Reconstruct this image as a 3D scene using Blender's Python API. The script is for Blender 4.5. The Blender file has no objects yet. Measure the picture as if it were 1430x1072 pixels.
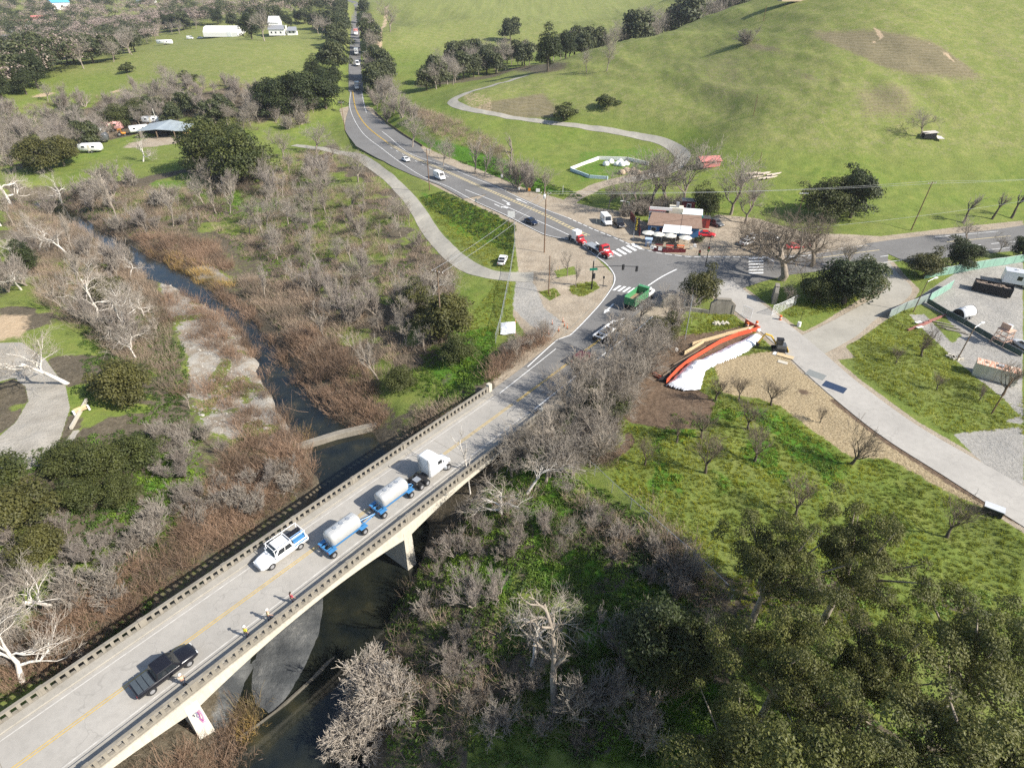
import bpy, bmesh, math, random
import numpy as np
from mathutils import Vector, Matrix

# ------------------------------------------------------------------ camera, sky, sun, exposure
C = bpy.context.scene.collection
SC = bpy.context.scene
F_PX, YH, CX, CY, CAMH = 836.0, -30.0, 715.0, 536.0, 55.0        # focal length and horizon measured in the 1430 px photograph
PITCH = math.atan((CY - YH) / F_PX)
cam = bpy.data.cameras.new('camera')
cam.sensor_width = 36.0
cam.lens = F_PX / 1430.0 * 36.0
cam.clip_start = 0.5
cam.clip_end = 8000
camo = bpy.data.objects.new('camera', cam)
C.objects.link(camo)
camo.location = (0, 0, CAMH)
camo.rotation_euler = (math.pi / 2 - PITCH, 0, 0)
SC.camera = camo

SUN_EL = math.radians(37)
SUN_AZ = math.atan2(0.92, -0.39)          # compass style: angle from +Y towards +X of the direction to the sun
world = bpy.data.worlds.new("World")
SC.world = world
world.use_nodes = True
wn = world.node_tree
sky = wn.nodes.new('ShaderNodeTexSky')
sky.sky_type = 'NISHITA'
sky.sun_disc = False
sky.sun_elevation = SUN_EL
sky.sun_rotation = SUN_AZ
sky.air_density = 1.0
sky.dust_density = 1.2
wn.links.new(sky.outputs[0], wn.nodes['Background'].inputs[0])
wn.nodes['Background'].inputs[1].default_value = 0.105
sun = bpy.data.lights.new('sun', 'SUN')
sun.energy = 4.9
sun.angle = math.radians(0.5)
sun.color = (1.0, 0.945, 0.86)
suno = bpy.data.objects.new('sun', sun)
C.objects.link(suno)
sd = Vector((math.cos(SUN_EL) * math.sin(SUN_AZ), math.cos(SUN_EL) * math.cos(SUN_AZ), math.sin(SUN_EL)))
suno.rotation_euler = sd.to_track_quat('Z', 'Y').to_euler()
suno.location = (100, -60, 120)
SC.view_settings.view_transform = 'Standard'
SC.view_settings.look = 'None'
SC.view_settings.exposure = 0.78
SC.view_settings.gamma = 1.0
SC.cycles.max_bounces = 5
SC.cycles.diffuse_bounces = 2
SC.cycles.glossy_bounces = 2
SC.cycles.transmission_bounces = 3
SC.cycles.transparent_max_bounces = 6
SC.cycles.use_denoising = False

# ------------------------------------------------------------------ measuring: a pixel of the photograph -> a point on a level, or on the terrain
def ray(x, y):
    u = (x - CX) / F_PX; v = (CY - y) / F_PX
    return np.array([u, math.cos(PITCH) + v * math.sin(PITCH), -math.sin(PITCH) + v * math.cos(PITCH)])
def at(x, y, z=0.0):
    d = ray(x, y); t = (z - CAMH) / d[2]
    return np.array([d[0] * t, d[1] * t, z])
def atY(x, y, Y):
    d = ray(x, y); t = Y / d[1]
    return np.array([d[0] * t, Y, CAMH + d[2] * t])
# bridge frame: u along the bridge (away from the camera), v across it from the far railing
BA = at(0, 997, 1.0); BA[2] = 0
BD = np.array([0.62857, 0.77775, 0.0]); BN = np.array([BD[1], -BD[0], 0.0])
def B(u, v, z=0.0):
    p = BA + BD * u + BN * v; return np.array([p[0], p[1], z])
BANG = math.atan2(BD[1], BD[0])

# ------------------------------------------------------------------ noise in numpy
def vnoise(x, y, seed=0):
    xi = np.floor(x).astype(np.int64); yi = np.floor(y).astype(np.int64)
    xf = x - xi; yf = y - yi
    def h(a, b):
        n = (a * 374761393 + b * 668265263 + seed * 1442695041) & 0xffffffff
        n = ((n ^ (n >> 13)) * 1274126177) & 0xffffffff
        return ((n ^ (n >> 16)) & 0xffff) / 65535.0
    u = xf * xf * (3 - 2 * xf); v = yf * yf * (3 - 2 * yf)
    return (h(xi, yi) * (1 - u) + h(xi + 1, yi) * u) * (1 - v) + (h(xi, yi + 1) * (1 - u) + h(xi + 1, yi + 1) * u) * v
def fbm(x, y, s, o=4, seed=0):
    r = 0; a = 1; t = 0
    for k in range(o):
        r = r + a * vnoise(x / s + 31.7 * k, y / s - 17.3 * k, seed + k); t += a; a *= .5; s *= .5
    return r / t
def smooth(a, b, x):
    t = np.clip((x - a) / (b - a), 0, 1); return t * t * (3 - 2 * t)
def seg_dist(X, Y, poly, extra=None):
    """distance to a polyline, and the interpolated extra column at the nearest place"""
    best = np.full(X.shape, 1e9); ex = np.zeros(X.shape)
    for i in range(len(poly) - 1):
        ax, ay = poly[i][0], poly[i][1]; bx, by = poly[i + 1][0], poly[i + 1][1]
        dx, dy = bx - ax, by - ay; L = dx * dx + dy * dy + 1e-9
        t = np.clip(((X - ax) * dx + (Y - ay) * dy) / L, 0, 1)
        d = np.hypot(X - ax - t * dx, Y - ay - t * dy)
        m = d < best
        best = np.where(m, d, best)
        if extra is not None: ex = np.where(m, extra[i] + (extra[i + 1] - extra[i]) * t, ex)
    return best, ex
def in_poly(X, Y, poly):
    c = np.zeros(X.shape, bool); n = len(poly)
    for i in range(n):
        x0, y0 = poly[i][0], poly[i][1]; x1, y1 = poly[(i + 1) % n][0], poly[(i + 1) % n][1]
        if y0 == y1: continue
        m = ((y0 > Y) != (y1 > Y)) & (X < (x1 - x0) * (Y - y0) / (y1 - y0) + x0)
        c ^= m
    return c
def sd_poly(X, Y, poly):
    """signed distance, positive inside"""
    d, _ = seg_dist(X, Y, list(poly) + [poly[0]])
    return np.where(in_poly(X, Y, poly), d, -d)
# ------------------------------------------------------------------ terrain heights: control points, then creek and road beds
CTRL = []
def cz(*rows):
    for x, y, z in rows: CTRL.append(at(x, y, z))
def cY(*rows):
    for x, y, Y in rows: CTRL.append(atY(x, y, Y))
cz((760,490,-.2),(720,540,-.3),(800,440,0),(850,400,0),(900,370,0),(780,320,0),(720,290,0),(650,258,0),(560,220,0),(500,170,.5),(492,127,2),(496,88,5),(496,45,11),
   (1000,365,0),(1140,362,0),(1300,340,0),(1430,328,0),(930,320,.2),(1000,320,.3),(860,300,.2),(1060,420,0),(1150,510,0),(1300,620,0),(1430,690,0))
# hill on the right, slope by slope
cz((1000,290,1),(900,270,1),(800,240,1.5),(700,220,2),(640,200,2.5),(1150,300,1),(1300,300,1),(1430,290,1),(900,230,3),(950,215,3.5),(850,190,5),(750,175,6.5),(660,160,7.5),(640,147,8.5),(680,130,12))
cY(*[(x,y,Y) for x in (1250,1340,1430) for y,Y in ((240,187),(190,205),(130,226),(80,249),(40,272),(0,303))])
cY(*[(1100,y,Y) for y,Y in ((240,190),(190,209),(130,236),(80,268),(40,300),(10,335))])
cY(*[(1000,y,Y) for y,Y in ((240,195),(200,215),(150,245),(110,270),(60,320))])
cY((850,150,265),(850,110,305),(750,140,285),(900,90,320),(920,160,252))
cY((770,98,350),(830,75,358),(900,55,368),(1000,22,385),(1070,0,395))
CTRL += [np.array(p, float) for p in ((230, 360, 56.), (320, 320, 56), (180, 420, 52), (190, 500, 46), (280, 420, 62))]
# ravine and the hill behind
cz((680,108,7),(730,92,8),(600,110,5),(560,130,3))
cY((560,95,440),(620,60,560),(545,50,560),(640,30,650),(700,60,560),(545,10,800),(700,5,860),(900,20,720),(960,4,800),(800,45,600))
CTRL += [np.array(p, float) for p in ((60,470,10),(100,500,14),(150,520,20),(140,450,24),(160,700,42),(0,1000,42),(-80,1100,34),(240,600,50))]
# creek valley
cz((340,540,-7.3),(300,450,-7),(220,430,-6.8),(200,560,-4.5),(150,640,-3.5),(60,560,-2.2),(30,640,-2.2),(10,480,-2.2),(100,700,-3.6),(60,850,-5),(200,800,-5.6),(300,720,-6.6),(100,930,-6),(20,960,-4.5),(300,850,-6.5),
   (120,480,-3.5),(60,420,-3.5),(150,420,-5.5),(470,480,-4.2),(520,540,-4.8),(600,500,-2.6),(560,380,-2.6),(480,330,-4.4),(420,400,-5.6),(400,300,-4),(640,430,-1),(640,400,-.8),(690,410,-.4),(690,340,-.6),(560,270,-1.6),(610,310,-1.6),(500,230,-2),(450,210,-2.4),
   (640,540,-2),(600,600,-5),(650,760,-3.2),(600,850,-5.2),(580,1000,-6),(750,800,-2.6),(750,1000,-4),(880,900,-2.6),(800,680,-1.4),(780,620,-1.2),(900,720,-.8),(1000,800,-1),(950,1000,-2.2),(1200,900,-1),(1000,600,-.4),(1200,700,-.6),(1400,800,-1),(900,560,-.3),(850,560,-.4),(870,500,-.2),(930,470,-.1),
   (1400,420,0),(1300,520,0),(1430,560,0),(1350,380,0),(300,1060,-6.5),(200,1060,-5))
# left field, terrace, valley beyond
cz((100,330,-5.6),(330,235,-3),(150,260,-4),(20,300,-5),(230,192,-2.5),(130,210,-3),(330,195,-2),(400,190,-1.5),(450,165,.5),(330,150,5),(390,140,6),(250,135,7),(200,150,3),(350,112,10.5),(250,103,11),(440,105,8.5),(350,72,14.5),(310,58,15.5),(400,57,15),(450,70,12),(230,66,13),(130,112,8),(30,147,3.5),(60,172,-2),(110,135,4),(20,210,-4),
   (100,85,-8),(0,105,-9),(100,40,0),(0,50,-2),(200,45,2),(270,30,12),(300,10,18),(150,5,18),(0,0,20),(420,15,18),(470,0,25))
CTRL += [np.array(p, float) for p in ((-45,-5,-1),(-70,-20,0),(-60,10,-2),(-110,40,-3),(-140,90,-3.5),(-200,150,-4),(-260,260,-3),(200,150,1),(260,190,14),(300,300,50),(190,90,0),(120,60,-.5),(90,25,-1.5),(40,10,-3),(0,0,-6),(0,-20,-6),(60,-10,-2),
   (-400,500,-4),(-800,800,14),(-900,1200,26),(-300,1300,34),(-500,2400,50),(500,2400,75),(1200,900,70),(600,500,58),(-1500,1000,15),(-900,300,-5),(900,200,15),(400,0,0),(-300,-50,-3),(0,1800,55))]
CTRL = np.array(CTRL)
def tps_fit(P, lam=2.0):
    n = len(P); S = 100.0
    X = P[:, :2] / S
    d2 = ((X[:, None] - X[None]) ** 2).sum(-1)
    K = np.where(d2 > 0, d2 * np.log(d2 + 1e-12), 0) * .5
    A = np.zeros((n + 3, n + 3)); A[:n, :n] = K + np.eye(n) * lam * 1e-3
    A[:n, n] = 1; A[:n, n + 1:] = X; A[n, :n] = 1; A[n + 1:, :n] = X.T
    w = np.linalg.solve(A, np.concatenate([P[:, 2], np.zeros(3)]))
    return X, w, S
TX, TW, TS = tps_fit(CTRL)
def tps(X, Y):
    sh = X.shape; q = np.stack([X.ravel(), Y.ravel()], 1) / TS
    out = np.empty(len(q))
    for i in range(0, len(q), 20000):
        a = q[i:i + 20000]
        d2 = ((a[:, None] - TX[None]) ** 2).sum(-1)
        out[i:i + 20000] = (d2 * np.log(d2 + 1e-12) * .5) @ TW[:-3] + TW[-3] + a @ TW[-2:]
    return np.clip(out, -13, 80).reshape(sh)
WATER_Z = -7.9
CREEK_PX = [(150,335,1.6),(185,358,3.0),(220,378,3.4),(262,398,2.0),(305,425,1.5),(345,455,1.4),(372,495,1.5),(398,535,1.8),(428,575,2.4),(465,612,3.6),(508,665,5.5),(510,745,7.5),(462,860,6.8),(435,950,6.3),(415,1040,6.3)]
CREEK = [tuple(at(x, y, WATER_Z)[:2]) for x, y, w in CREEK_PX]; CREEK_W = [c[2] for c in CREEK_PX]
e = np.array(CREEK[-1]) - np.array(CREEK[-3]); e = e / np.linalg.norm(e)
CREEK += [tuple(np.array(CREEK[-1]) + e * 40)]; CREEK_W += [8]
e = np.array(CREEK[0]) - np.array(CREEK[2]); e = e / np.linalg.norm(e)
CREEK = [tuple(np.array(CREEK[0]) + e * 60)] + CREEK; CREEK_W = [3] + CREEK_W

# road centre lines in world units: (x, y, z), half width
def pl(rows): return [at(*r) for r in rows]
NW = pl([(497,8,20),(496,25,15.5),(496,45,11),(496,66,8),(495.5,88,5.4),(492.5,127,2),(497,152,1),(512,176,.2),(542,200,0),(576,219,0),(619,238,0),(663,258,0),(717,281,0),(760,300,0),(794,317,0),(831,334,0),(870,352,0)])
NW_W = [5,5,5,5,5,5.2,6,7,8,8.5,9,9,9,9.2,9.5,10,10]
EAST = pl([(870,352,0),(930,372,0),(1000,374,0),(1060,370,0),(1141,365,0),(1240,352,0),(1313,343,0),(1426,332,0)]); EAST += [np.array([190, 166, .6]), np.array([320, 190, 3.])]
EAST_W = [8, 11, 9, 8, 7, 6.5, 6.5, 6.5, 6.5, 6.5]
SWL = [B(64, 5), B(75, 4.8), B(88, 4.6), B(100, 4.4), B(112, 3.6), B(122, 2.6), B(135, 1)]
SWL_W = [6, 6, 6.5, 7, 7.5, 8, 8]
DRIVE = pl([(1000,395,0),(1040,425,0),(1075,452,0),(1120,490,0),(1170,535,0),(1250,597,0),(1340,652,0),(1430,706,0)]); DRIVE += [DRIVE[-1] + (DRIVE[-1] - DRIVE[-2]) * 2]
DRIVE_W = [4, 3.6, 3.4, 3.4, 3.4, 3.5, 3.6, 3.8, 3.8]
GTRK = pl([(1118,489,0),(1172,462,0),(1205,440,0),(1245,416,0),(1256,400,0),(1240,384,0),(1226,366,0)]); GTRK_W = [3.2,3.0,2.4,2.3,2.4,2.5,2.6]
BEND = BD
FLATS = [(NW, NW_W, 2.0, .14), (EAST, EAST_W, 2.5, .05), (SWL, SWL_W, 1.5, .05), (DRIVE, DRIVE_W, 1.0, .05), (GTRK, GTRK_W, .6, .05)]
LEFT_APP = [B(-16, 5), B(-60, 5)]
FLATS.append((LEFT_APP, [6.5, 6.5], 2, .05))

def height(X, Y):
    z = tps(X, Y)
    z = z + (fbm(X, Y, 14, 3, 5) - .5) * 1.3 * smooth(0, 120, np.abs(Y) + np.abs(X)) + (fbm(X, Y, 3.2, 3, 9) - .5) * .35
    for poly, w, m, dz in FLATS:
        d, zz = seg_dist(X, Y, poly, [p[2] for p in poly]); _, ww = seg_dist(X, Y, poly, w)
        k = 1 - smooth(ww + m, ww + m + 6, d)
        z = z * (1 - k) + (zz - dz) * k
    # folds and gullies running down the hillside
    hk = smooth(4, 22, z) * smooth(150, 200, Y); aa = X * .94 + Y * .34
    z = z + hk * ((1 - np.abs(2 * fbm(aa, Y * .25, 30, 3, 14) - 1)) * 3.4 - 1.9 + (fbm(X, Y, 7, 3, 15) - .5) * 1.1)
    # creek bed and banks
    d, w = seg_dist(X, Y, CREEK, CREEK_W)
    d = d + (fbm(X, Y, 6, 3, 21) - .5) * 3.0
    bed = WATER_Z - .7 + .1 * np.clip(w - d, -3, 0)
    bank = bed + np.maximum(0, d - w) * .55 + smooth(0, 2.5, d - w) * .6
    z = np.minimum(z, bank)
    # gravel shoal under and beside the bridge
    s = at(405, 890, WATER_Z); dd = np.hypot((X - s[0]) / 3.2, (Y - s[1]) / 8.5)
    z = np.where((dd < 1.6) & (z < -7), np.maximum(z, WATER_Z + .14 - .8 * np.maximum(0, dd - .8) + (fbm(X, Y, 2.5, 3, 4) - .5) * .22), z)
    return z

def axis(lo, hi, step, a, b, g, smax=30.):
    mid = list(np.arange(lo, hi + 1e-6, step)); s = step; x = hi
    while x < b: s = min(s * g, smax); x += s; mid.append(x)
    s = step; x = lo; low = []
    while x > a: s = min(s * g, smax); x -= s; low.append(x)
    return np.array(low[::-1] + mid)
GX = axis(-100, 112, .55, -1500, 1200, 1.05)
GY = axis(14, 190, .55, -60, 2300, 1.035)
MX, MY = np.meshgrid(GX, GY)
MZ = height(MX, MY)
def zt(x, y):
    x = np.asarray(x, float); y = np.asarray(y, float)
    i = np.clip(np.searchsorted(GX, x) - 1, 0, len(GX) - 2); j = np.clip(np.searchsorted(GY, y) - 1, 0, len(GY) - 2)
    u = np.clip((x - GX[i]) / (GX[i + 1] - GX[i]), 0, 1); v = np.clip((y - GY[j]) / (GY[j + 1] - GY[j]), 0, 1)
    return (MZ[j, i] * (1 - u) + MZ[j, i + 1] * u) * (1 - v) + (MZ[j + 1, i] * (1 - u) + MZ[j + 1, i + 1] * u) * v
def gp(px, py):
    """the point of the terrain seen at a pixel of the photograph"""
    d = ray(px, py)
    t = np.concatenate([np.arange(20, 400, .15), np.arange(400, 3000, 1.0)])
    x, y, z = d[0] * t, d[1] * t, CAMH + d[2] * t
    below = z < zt(x, y)
    k = int(np.argmax(below)) if below.any() else len(t) - 1
    return np.array([x[k], y[k], float(zt(x[k], y[k]))])
def gpoly(pts): return [gp(*p)[:2] for p in pts]
# ------------------------------------------------------------------ materials
class NT:
    def __init__(s, name, rough=.7, spec=.3, metal=0.0):
        s.m = bpy.data.materials.new(name); s.m.use_nodes = True
        s.t = s.m.node_tree; s.b = s.t.nodes['Principled BSDF']
        s.b.inputs['Roughness'].default_value = rough; s.b.inputs['Metallic'].default_value = metal
        s.b.inputs['Specular IOR Level'].default_value = spec
        s.co = None
    def n(s, typ, **kw):
        x = s.t.nodes.new(typ)
        for k, v in kw.items(): setattr(x, k, v)
        return x
    def link(s, a, b): s.t.links.new(a, b)
    def coord(s):
        if s.co is None:
            s.co = s.n('ShaderNodeTexCoord').outputs['Object']
        return s.co
    def noise(s, scale, detail=4, rough=.6, vec=None, stretch=None):
        x = s.n('ShaderNodeTexNoise'); x.inputs['Scale'].default_value = scale; x.inputs['Detail'].default_value = detail; x.inputs['Roughness'].default_value = rough
        v = vec or s.coord()
        if stretch:
            mp = s.n('ShaderNodeMapping'); mp.inputs['Scale'].default_value = stretch; s.link(v, mp.inputs[0]); v = mp.outputs[0]
        s.link(v, x.inputs['Vector']); return x.outputs['Fac']
    def ramp(s, fac, *stops):
        r = s.n('ShaderNodeValToRGB'); e = r.color_ramp.elements
        while len(e) < len(stops): e.new(.5)
        for i, (p, c) in enumerate(stops):
            e[i].position = p; e[i].color = tuple(c) + (1,) if len(c) == 3 else c
        s.link(fac, r.inputs[0]); return r.outputs[0]
    def math(s, op, a, b=None, clamp=False):
        x = s.n('ShaderNodeMath', operation=op, use_clamp=clamp)
        for i, v in enumerate((a, b)):
            if v is None: continue
            if isinstance(v, (int, float)): x.inputs[i].default_value = v
            else: s.link(v, x.inputs[i])
        return x.outputs[0]
    def mix(s, fac, a, b, mode='MIX'):
        x = s.n('ShaderNodeMix', data_type='RGBA', blend_type=mode)
        for sock, v in ((x.inputs['Factor'], fac), (x.inputs['A'], a), (x.inputs['B'], b)):
            if isinstance(v, (int, float)): sock.default_value = v
            elif isinstance(v, (tuple, list)): sock.default_value = tuple(v) + (1,) if len(v) == 3 else v
            else: s.link(v, sock)
        return x.outputs['Result']
    def attr(s, name):
        a = s.n('ShaderNodeAttribute', attribute_name=name); sp = s.n('ShaderNodeSeparateColor'); s.link(a.outputs['Color'], sp.inputs[0])
        return sp.outputs[0], sp.outputs[1], sp.outputs[2], a.outputs['Alpha'], a.outputs['Color']
    def bump(s, fac, strength=.4, dist=.1, prev=None):
        x = s.n('ShaderNodeBump'); x.inputs['Strength'].default_value = strength; x.inputs['Distance'].default_value = dist
        s.link(fac, x.inputs['Height'])
        if prev is not None: s.link(prev, x.inputs['Normal'])
        return x.outputs[0]
    def out(s, col=None, normal=None):
        if col is not None:
            if isinstance(col, tuple): s.b.inputs['Base Color'].default_value = col + (1,)
            else: s.link(col, s.b.inputs['Base Color'])
        if normal is not None: s.link(normal, s.b.inputs['Normal'])
        return s.m

_mc = {}
def flat(name, col, rough=.6, spec=.3, metal=0., var=.12, scale=3.0):
    """a painted or weathered surface: one colour with slight grime of its own"""
    if name in _mc: return _mc[name]
    t = NT(name, rough, spec, metal)
    f = t.noise(scale, 5, .65)
    a = tuple(max(0, c * (1 - var)) for c in col); b = tuple(min(1, c * (1 + var)) for c in col)
    _mc[name] = t.out(t.ramp(f, (.3, a), (.7, b)))
    return _mc[name]

def asphalt(name, base, dark=.75, worn=1.25, joint=False):
    t = NT(name, .85, .25)
    big = t.noise(.12, 4, .6); fine = t.noise(9, 3, .7); mid = t.noise(1.1, 5, .7)
    c = t.ramp(big, (.3, tuple(x * .86 for x in base)), (.7, tuple(x * 1.12 for x in base)))
    c = t.mix(t.math('MULTIPLY', t.ramp(mid, (.45, (0, 0, 0)), (.62, (1, 1, 1))), .35), c, tuple(x * dark for x in base))
    c = t.mix(t.math('MULTIPLY', t.ramp(fine, (.5, (0, 0, 0)), (.75, (1, 1, 1))), .4), c, tuple(x * worn for x in base))
    # cracks sealed with tar
    v = t.n('ShaderNodeTexVoronoi', feature='DISTANCE_TO_EDGE'); v.inputs['Scale'].default_value = .16
    vm = t.n('ShaderNodeVectorMath', operation='ADD'); nz = t.n('ShaderNodeTexNoise'); nz.inputs['Scale'].default_value = .5; t.link(t.coord(), nz.inputs['Vector'])
    ms = t.n('ShaderNodeVectorMath', operation='SCALE'); ms.inputs['Scale'].default_value = 3.0; t.link(nz.outputs['Color'], ms.inputs[0])
    t.link(t.coord(), vm.inputs[0]); t.link(ms.outputs[0], vm.inputs[1]); t.link(vm.outputs[0], v.inputs['Vector'])
    c = t.mix(t.math('MULTIPLY', t.ramp(v.outputs['Distance'], (.0, (1, 1, 1)), (.009, (0, 0, 0))), .32), c, tuple(x * .45 for x in base))
    return t.out(c, t.bump(fine, .25, .02))
M_ASPH = asphalt('asphalt', (.165, .160, .152))
M_APPR = asphalt('old_asphalt', (.235, .225, .208), .7, 1.2)
M_DRIVE = asphalt('worn_asphalt', (.36, .34, .305))
M_GRAVELROAD = asphalt('gravel_road', (.33, .31, .262), .72, 1.2)
M_CONC_DECK = asphalt('bridge_deck', (.345, .325, .290))

def terrain_mat():
    t = NT('terrain', .95, .1)
    n05 = t.noise(.05, 5, .6); n3 = t.noise(.35, 5, .65); n1 = t.noise(1.6, 5, .7); nf = t.noise(7, 4, .75); n2 = t.noise(.9, 6, .7)
    d1, g1, s1, l1, _ = t.attr('mask_a'); lush, dry, pale, mud, _ = t.attr('mask_b'); terr, bare, bar_, wetg, _ = t.attr('mask_c')
    def msk(m, n, w=.55, lo=.42, hi=.58):
        # threshold of mask plus noise gives a ragged edge
        s = t.math('ADD', m, t.math('MULTIPLY', t.math('SUBTRACT', n, .5), w))
        mr = t.n('ShaderNodeMapRange', interpolation_type='SMOOTHSTEP'); mr.inputs[1].default_value = lo; mr.inputs[2].default_value = hi; t.link(s, mr.inputs[0]); return mr.outputs[0]
    g = t.ramp(n3, (.28, (.082, .132, .022)), (.5, (.140, .192, .034)), (.72, (.205, .228, .054)))
    g = t.mix(t.ramp(n05, (.35, (0, 0, 0)), (.65, (.6, .6, .6))), g, (.170, .185, .058))
    g = t.mix(t.math('MULTIPLY', t.ramp(n1, (.52, (0, 0, 0)), (.68, (1, 1, 1))), .5), g, (.052, .080, .020))
    g = t.mix(t.math('MULTIPLY', t.ramp(nf, (.5, (0, 0, 0)), (.72, (1, 1, 1))), .45), g, (.215, .225, .075))
    # hillside: drier grass, thin brown patches, cattle terracettes
    hb = t.ramp(n3, (.3, (.172, .196, .056)), (.55, (.222, .232, .074)), (.75, (.26, .25, .10)))
    nh = t.noise(.22, 6, .75); hb = t.mix(t.math('MULTIPLY', t.ramp(nh, (.44, (0, 0, 0)), (.56, (1, 1, 1))), .8), hb, (.150, .188, .042))
    hb = t.mix(t.math('MULTIPLY', t.ramp(t.noise(.55, 5, .8), (.52, (0, 0, 0)), (.64, (1, 1, 1))), .65), hb, (.25, .225, .13))
    hb = t.mix(t.math('MULTIPLY', t.ramp(n1, (.48, (0, 0, 0)), (.66, (1, 1, 1))), .55), hb, (.085, .100, .038))
    c = t.mix(msk(dry, n2, .7, .3, .7), g, hb)
    brown = t.ramp(n2, (.35, (.130, .105, .062)), (.65, (.215, .175, .112)))
    c = t.mix(t.math('MULTIPLY', msk(terr, n1, .9, .3, .65), .85), c, brown)
    wv = t.n('ShaderNodeTexWave', wave_type='BANDS', bands_direction='Z'); wv.inputs['Scale'].default_value = .42; wv.inputs['Distortion'].default_value = 9; wv.inputs['Detail'].default_value = 4; wv.inputs['Detail Scale'].default_value = .22; t.link(t.coord(), wv.inputs['Vector'])
    c = t.mix(t.math('MULTIPLY', t.math('MULTIPLY', t.ramp(wv.outputs['Fac'], (.58, (0, 0, 0)), (.85, (1, 1, 1))), terr), .38), c, (.235, .205, .145))
    lu = t.ramp(n1, (.3, (.040, .105, .012)), (.55, (.088, .190, .022)), (.75, (.15, .235, .035)))
    c = t.mix(msk(lush, n2, .8, .35, .65), c, lu)
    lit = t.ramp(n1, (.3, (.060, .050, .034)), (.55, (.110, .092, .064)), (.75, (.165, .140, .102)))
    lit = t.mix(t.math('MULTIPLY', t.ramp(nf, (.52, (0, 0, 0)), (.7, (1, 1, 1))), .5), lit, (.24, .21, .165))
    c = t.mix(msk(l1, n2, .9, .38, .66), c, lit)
    di = t.ramp(n3, (.3, (.275, .225, .165)), (.6, (.360, .305, .232)), (.8, (.43, .375, .295)))
    di = t.mix(t.math('MULTIPLY', t.ramp(nf, (.5, (0, 0, 0)), (.7, (1, 1, 1))), .3), di, (.23, .195, .15))
    c = t.mix(msk(d1, n2, .55, .42, .6), c, di)
    gr = t.ramp(n1, (.3, (.255, .242, .215)), (.6, (.345, .330, .300)), (.8, (.42, .405, .37)))
    gr = t.mix(t.math('MULTIPLY', t.ramp(nf, (.48, (0, 0, 0)), (.66, (1, 1, 1))), .4), gr, (.18, .165, .14))
    c = t.mix(msk(g1, n2, .5, .42, .6), c, gr)
    st = t.ramp(t.noise(4, 5, .8), (.34, (.15, .11, .065)), (.5, (.33, .26, .155)), (.68, (.50, .41, .27)))
    c = t.mix(msk(s1, n2, 1.0, .38, .62), c, st)
    mu = t.ramp(n1, (.3, (.075, .052, .035)), (.6, (.155, .110, .075)), (.8, (.23, .17, .12)))
    c = t.mix(msk(mud, n2, .6, .42, .6), c, mu)
    pa = t.ramp(n3, (.3, (.27, .248, .21)), (.7, (.37, .345, .30)))
    c = t.mix(msk(pale, n2, .08, .46, .54), c, pa)
    ba = t.ramp(n1, (.3, (.36, .265, .165)), (.7, (.46, .36, .245)))
    c = t.mix(msk(bare, n2, .8, .4, .65), c, ba)
    gb = t.ramp(nf, (.3, (.22, .20, .17)), (.55, (.345, .325, .285)), (.75, (.44, .42, .38)))
    gb = t.mix(t.math('MULTIPLY', t.ramp(n3, (.42, (0, 0, 0)), (.58, (1, 1, 1))), .75), gb, (.21, .165, .115))
    c = t.mix(msk(bar_, n2, .9, .4, .6), c, gb)
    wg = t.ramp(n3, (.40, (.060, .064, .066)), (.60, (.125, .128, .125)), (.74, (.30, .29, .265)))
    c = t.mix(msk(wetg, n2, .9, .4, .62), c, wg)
    nb = t.bump(n1, .55, .35); nb = t.bump(nf, .6, .12, nb)
    return t.out(c, nb)
M_TERR = terrain_mat()

def leaf_mat(name, col, var=.35, trans=.25, hue=(1.25, 1.05, .7)):
    t = NT(name, .55, .35)
    a = t.n('ShaderNodeAttribute', attribute_name='tint'); sp = t.n('ShaderNodeSeparateColor'); t.link(a.outputs['Color'], sp.inputs[0])
    oi = t.n('ShaderNodeObjectInfo')
    c = t.mix(sp.outputs[0], tuple(x * (1 - var) for x in col), tuple(min(1, x * (1 + var) * h) for x, h in zip(col, hue)))
    c = t.mix(t.math('MULTIPLY', oi.outputs['Random'], .35), c, tuple(x * h for x, h in zip(col, (1.35, 1.05, .8))))
    t.link(c, t.b.inputs['Base Color'])
    if trans > 0:
        tr = t.n('ShaderNodeBsdfTranslucent'); t.link(t.mix(.5, c, tuple(min(1, x * 1.6) for x in col)), tr.inputs[0])
        ms = t.n('ShaderNodeMixShader'); ms.inputs[0].default_value = trans
        t.link(t.b.outputs[0], ms.inputs[1]); t.link(tr.outputs[0], ms.inputs[2]); t.link(ms.outputs[0], t.t.nodes['Material Output'].inputs[0])
    return t.m
def bark_mat(name, a, b, scale=2.5, oi=True):
    t = NT(name, .9, .15)
    f = t.noise(scale, 5, .7, stretch=(1, 1, .4))
    c = t.ramp(f, (.32, a), (.62, b))
    if oi:
        o = t.n('ShaderNodeObjectInfo'); c = t.mix(t.ramp(o.outputs['Random'], (.0, (0, 0, 0)), (.5, (.25, .25, .25)), (1, (.8, .8, .8))), c, (b[0] * .72, b[1] * .69, b[2] * .66))
    return t.out(c)
L_OAK = leaf_mat('oak_leaves', (.058, .078, .026))
L_FARGREEN = leaf_mat('far_oak_leaves', (.052, .070, .034), .35, .15)
L_OLIVE = leaf_mat('olive_leaves', (.072, .082, .030), .4)
L_EUC = leaf_mat('eucalyptus_leaves', (.088, .104, .032), .5, .25, (1.2, 1.08, .8))
L_DARK = leaf_mat('dark_leaves', (.034, .052, .020))
L_BRIGHT = leaf_mat('bright_leaves', (.085, .165, .020), .4)
L_IVY = leaf_mat('ivy_leaves', (.050, .100, .018), .45)
L_GRASS = leaf_mat('grass_blades', (.20, .245, .040), .4, .35)
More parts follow.
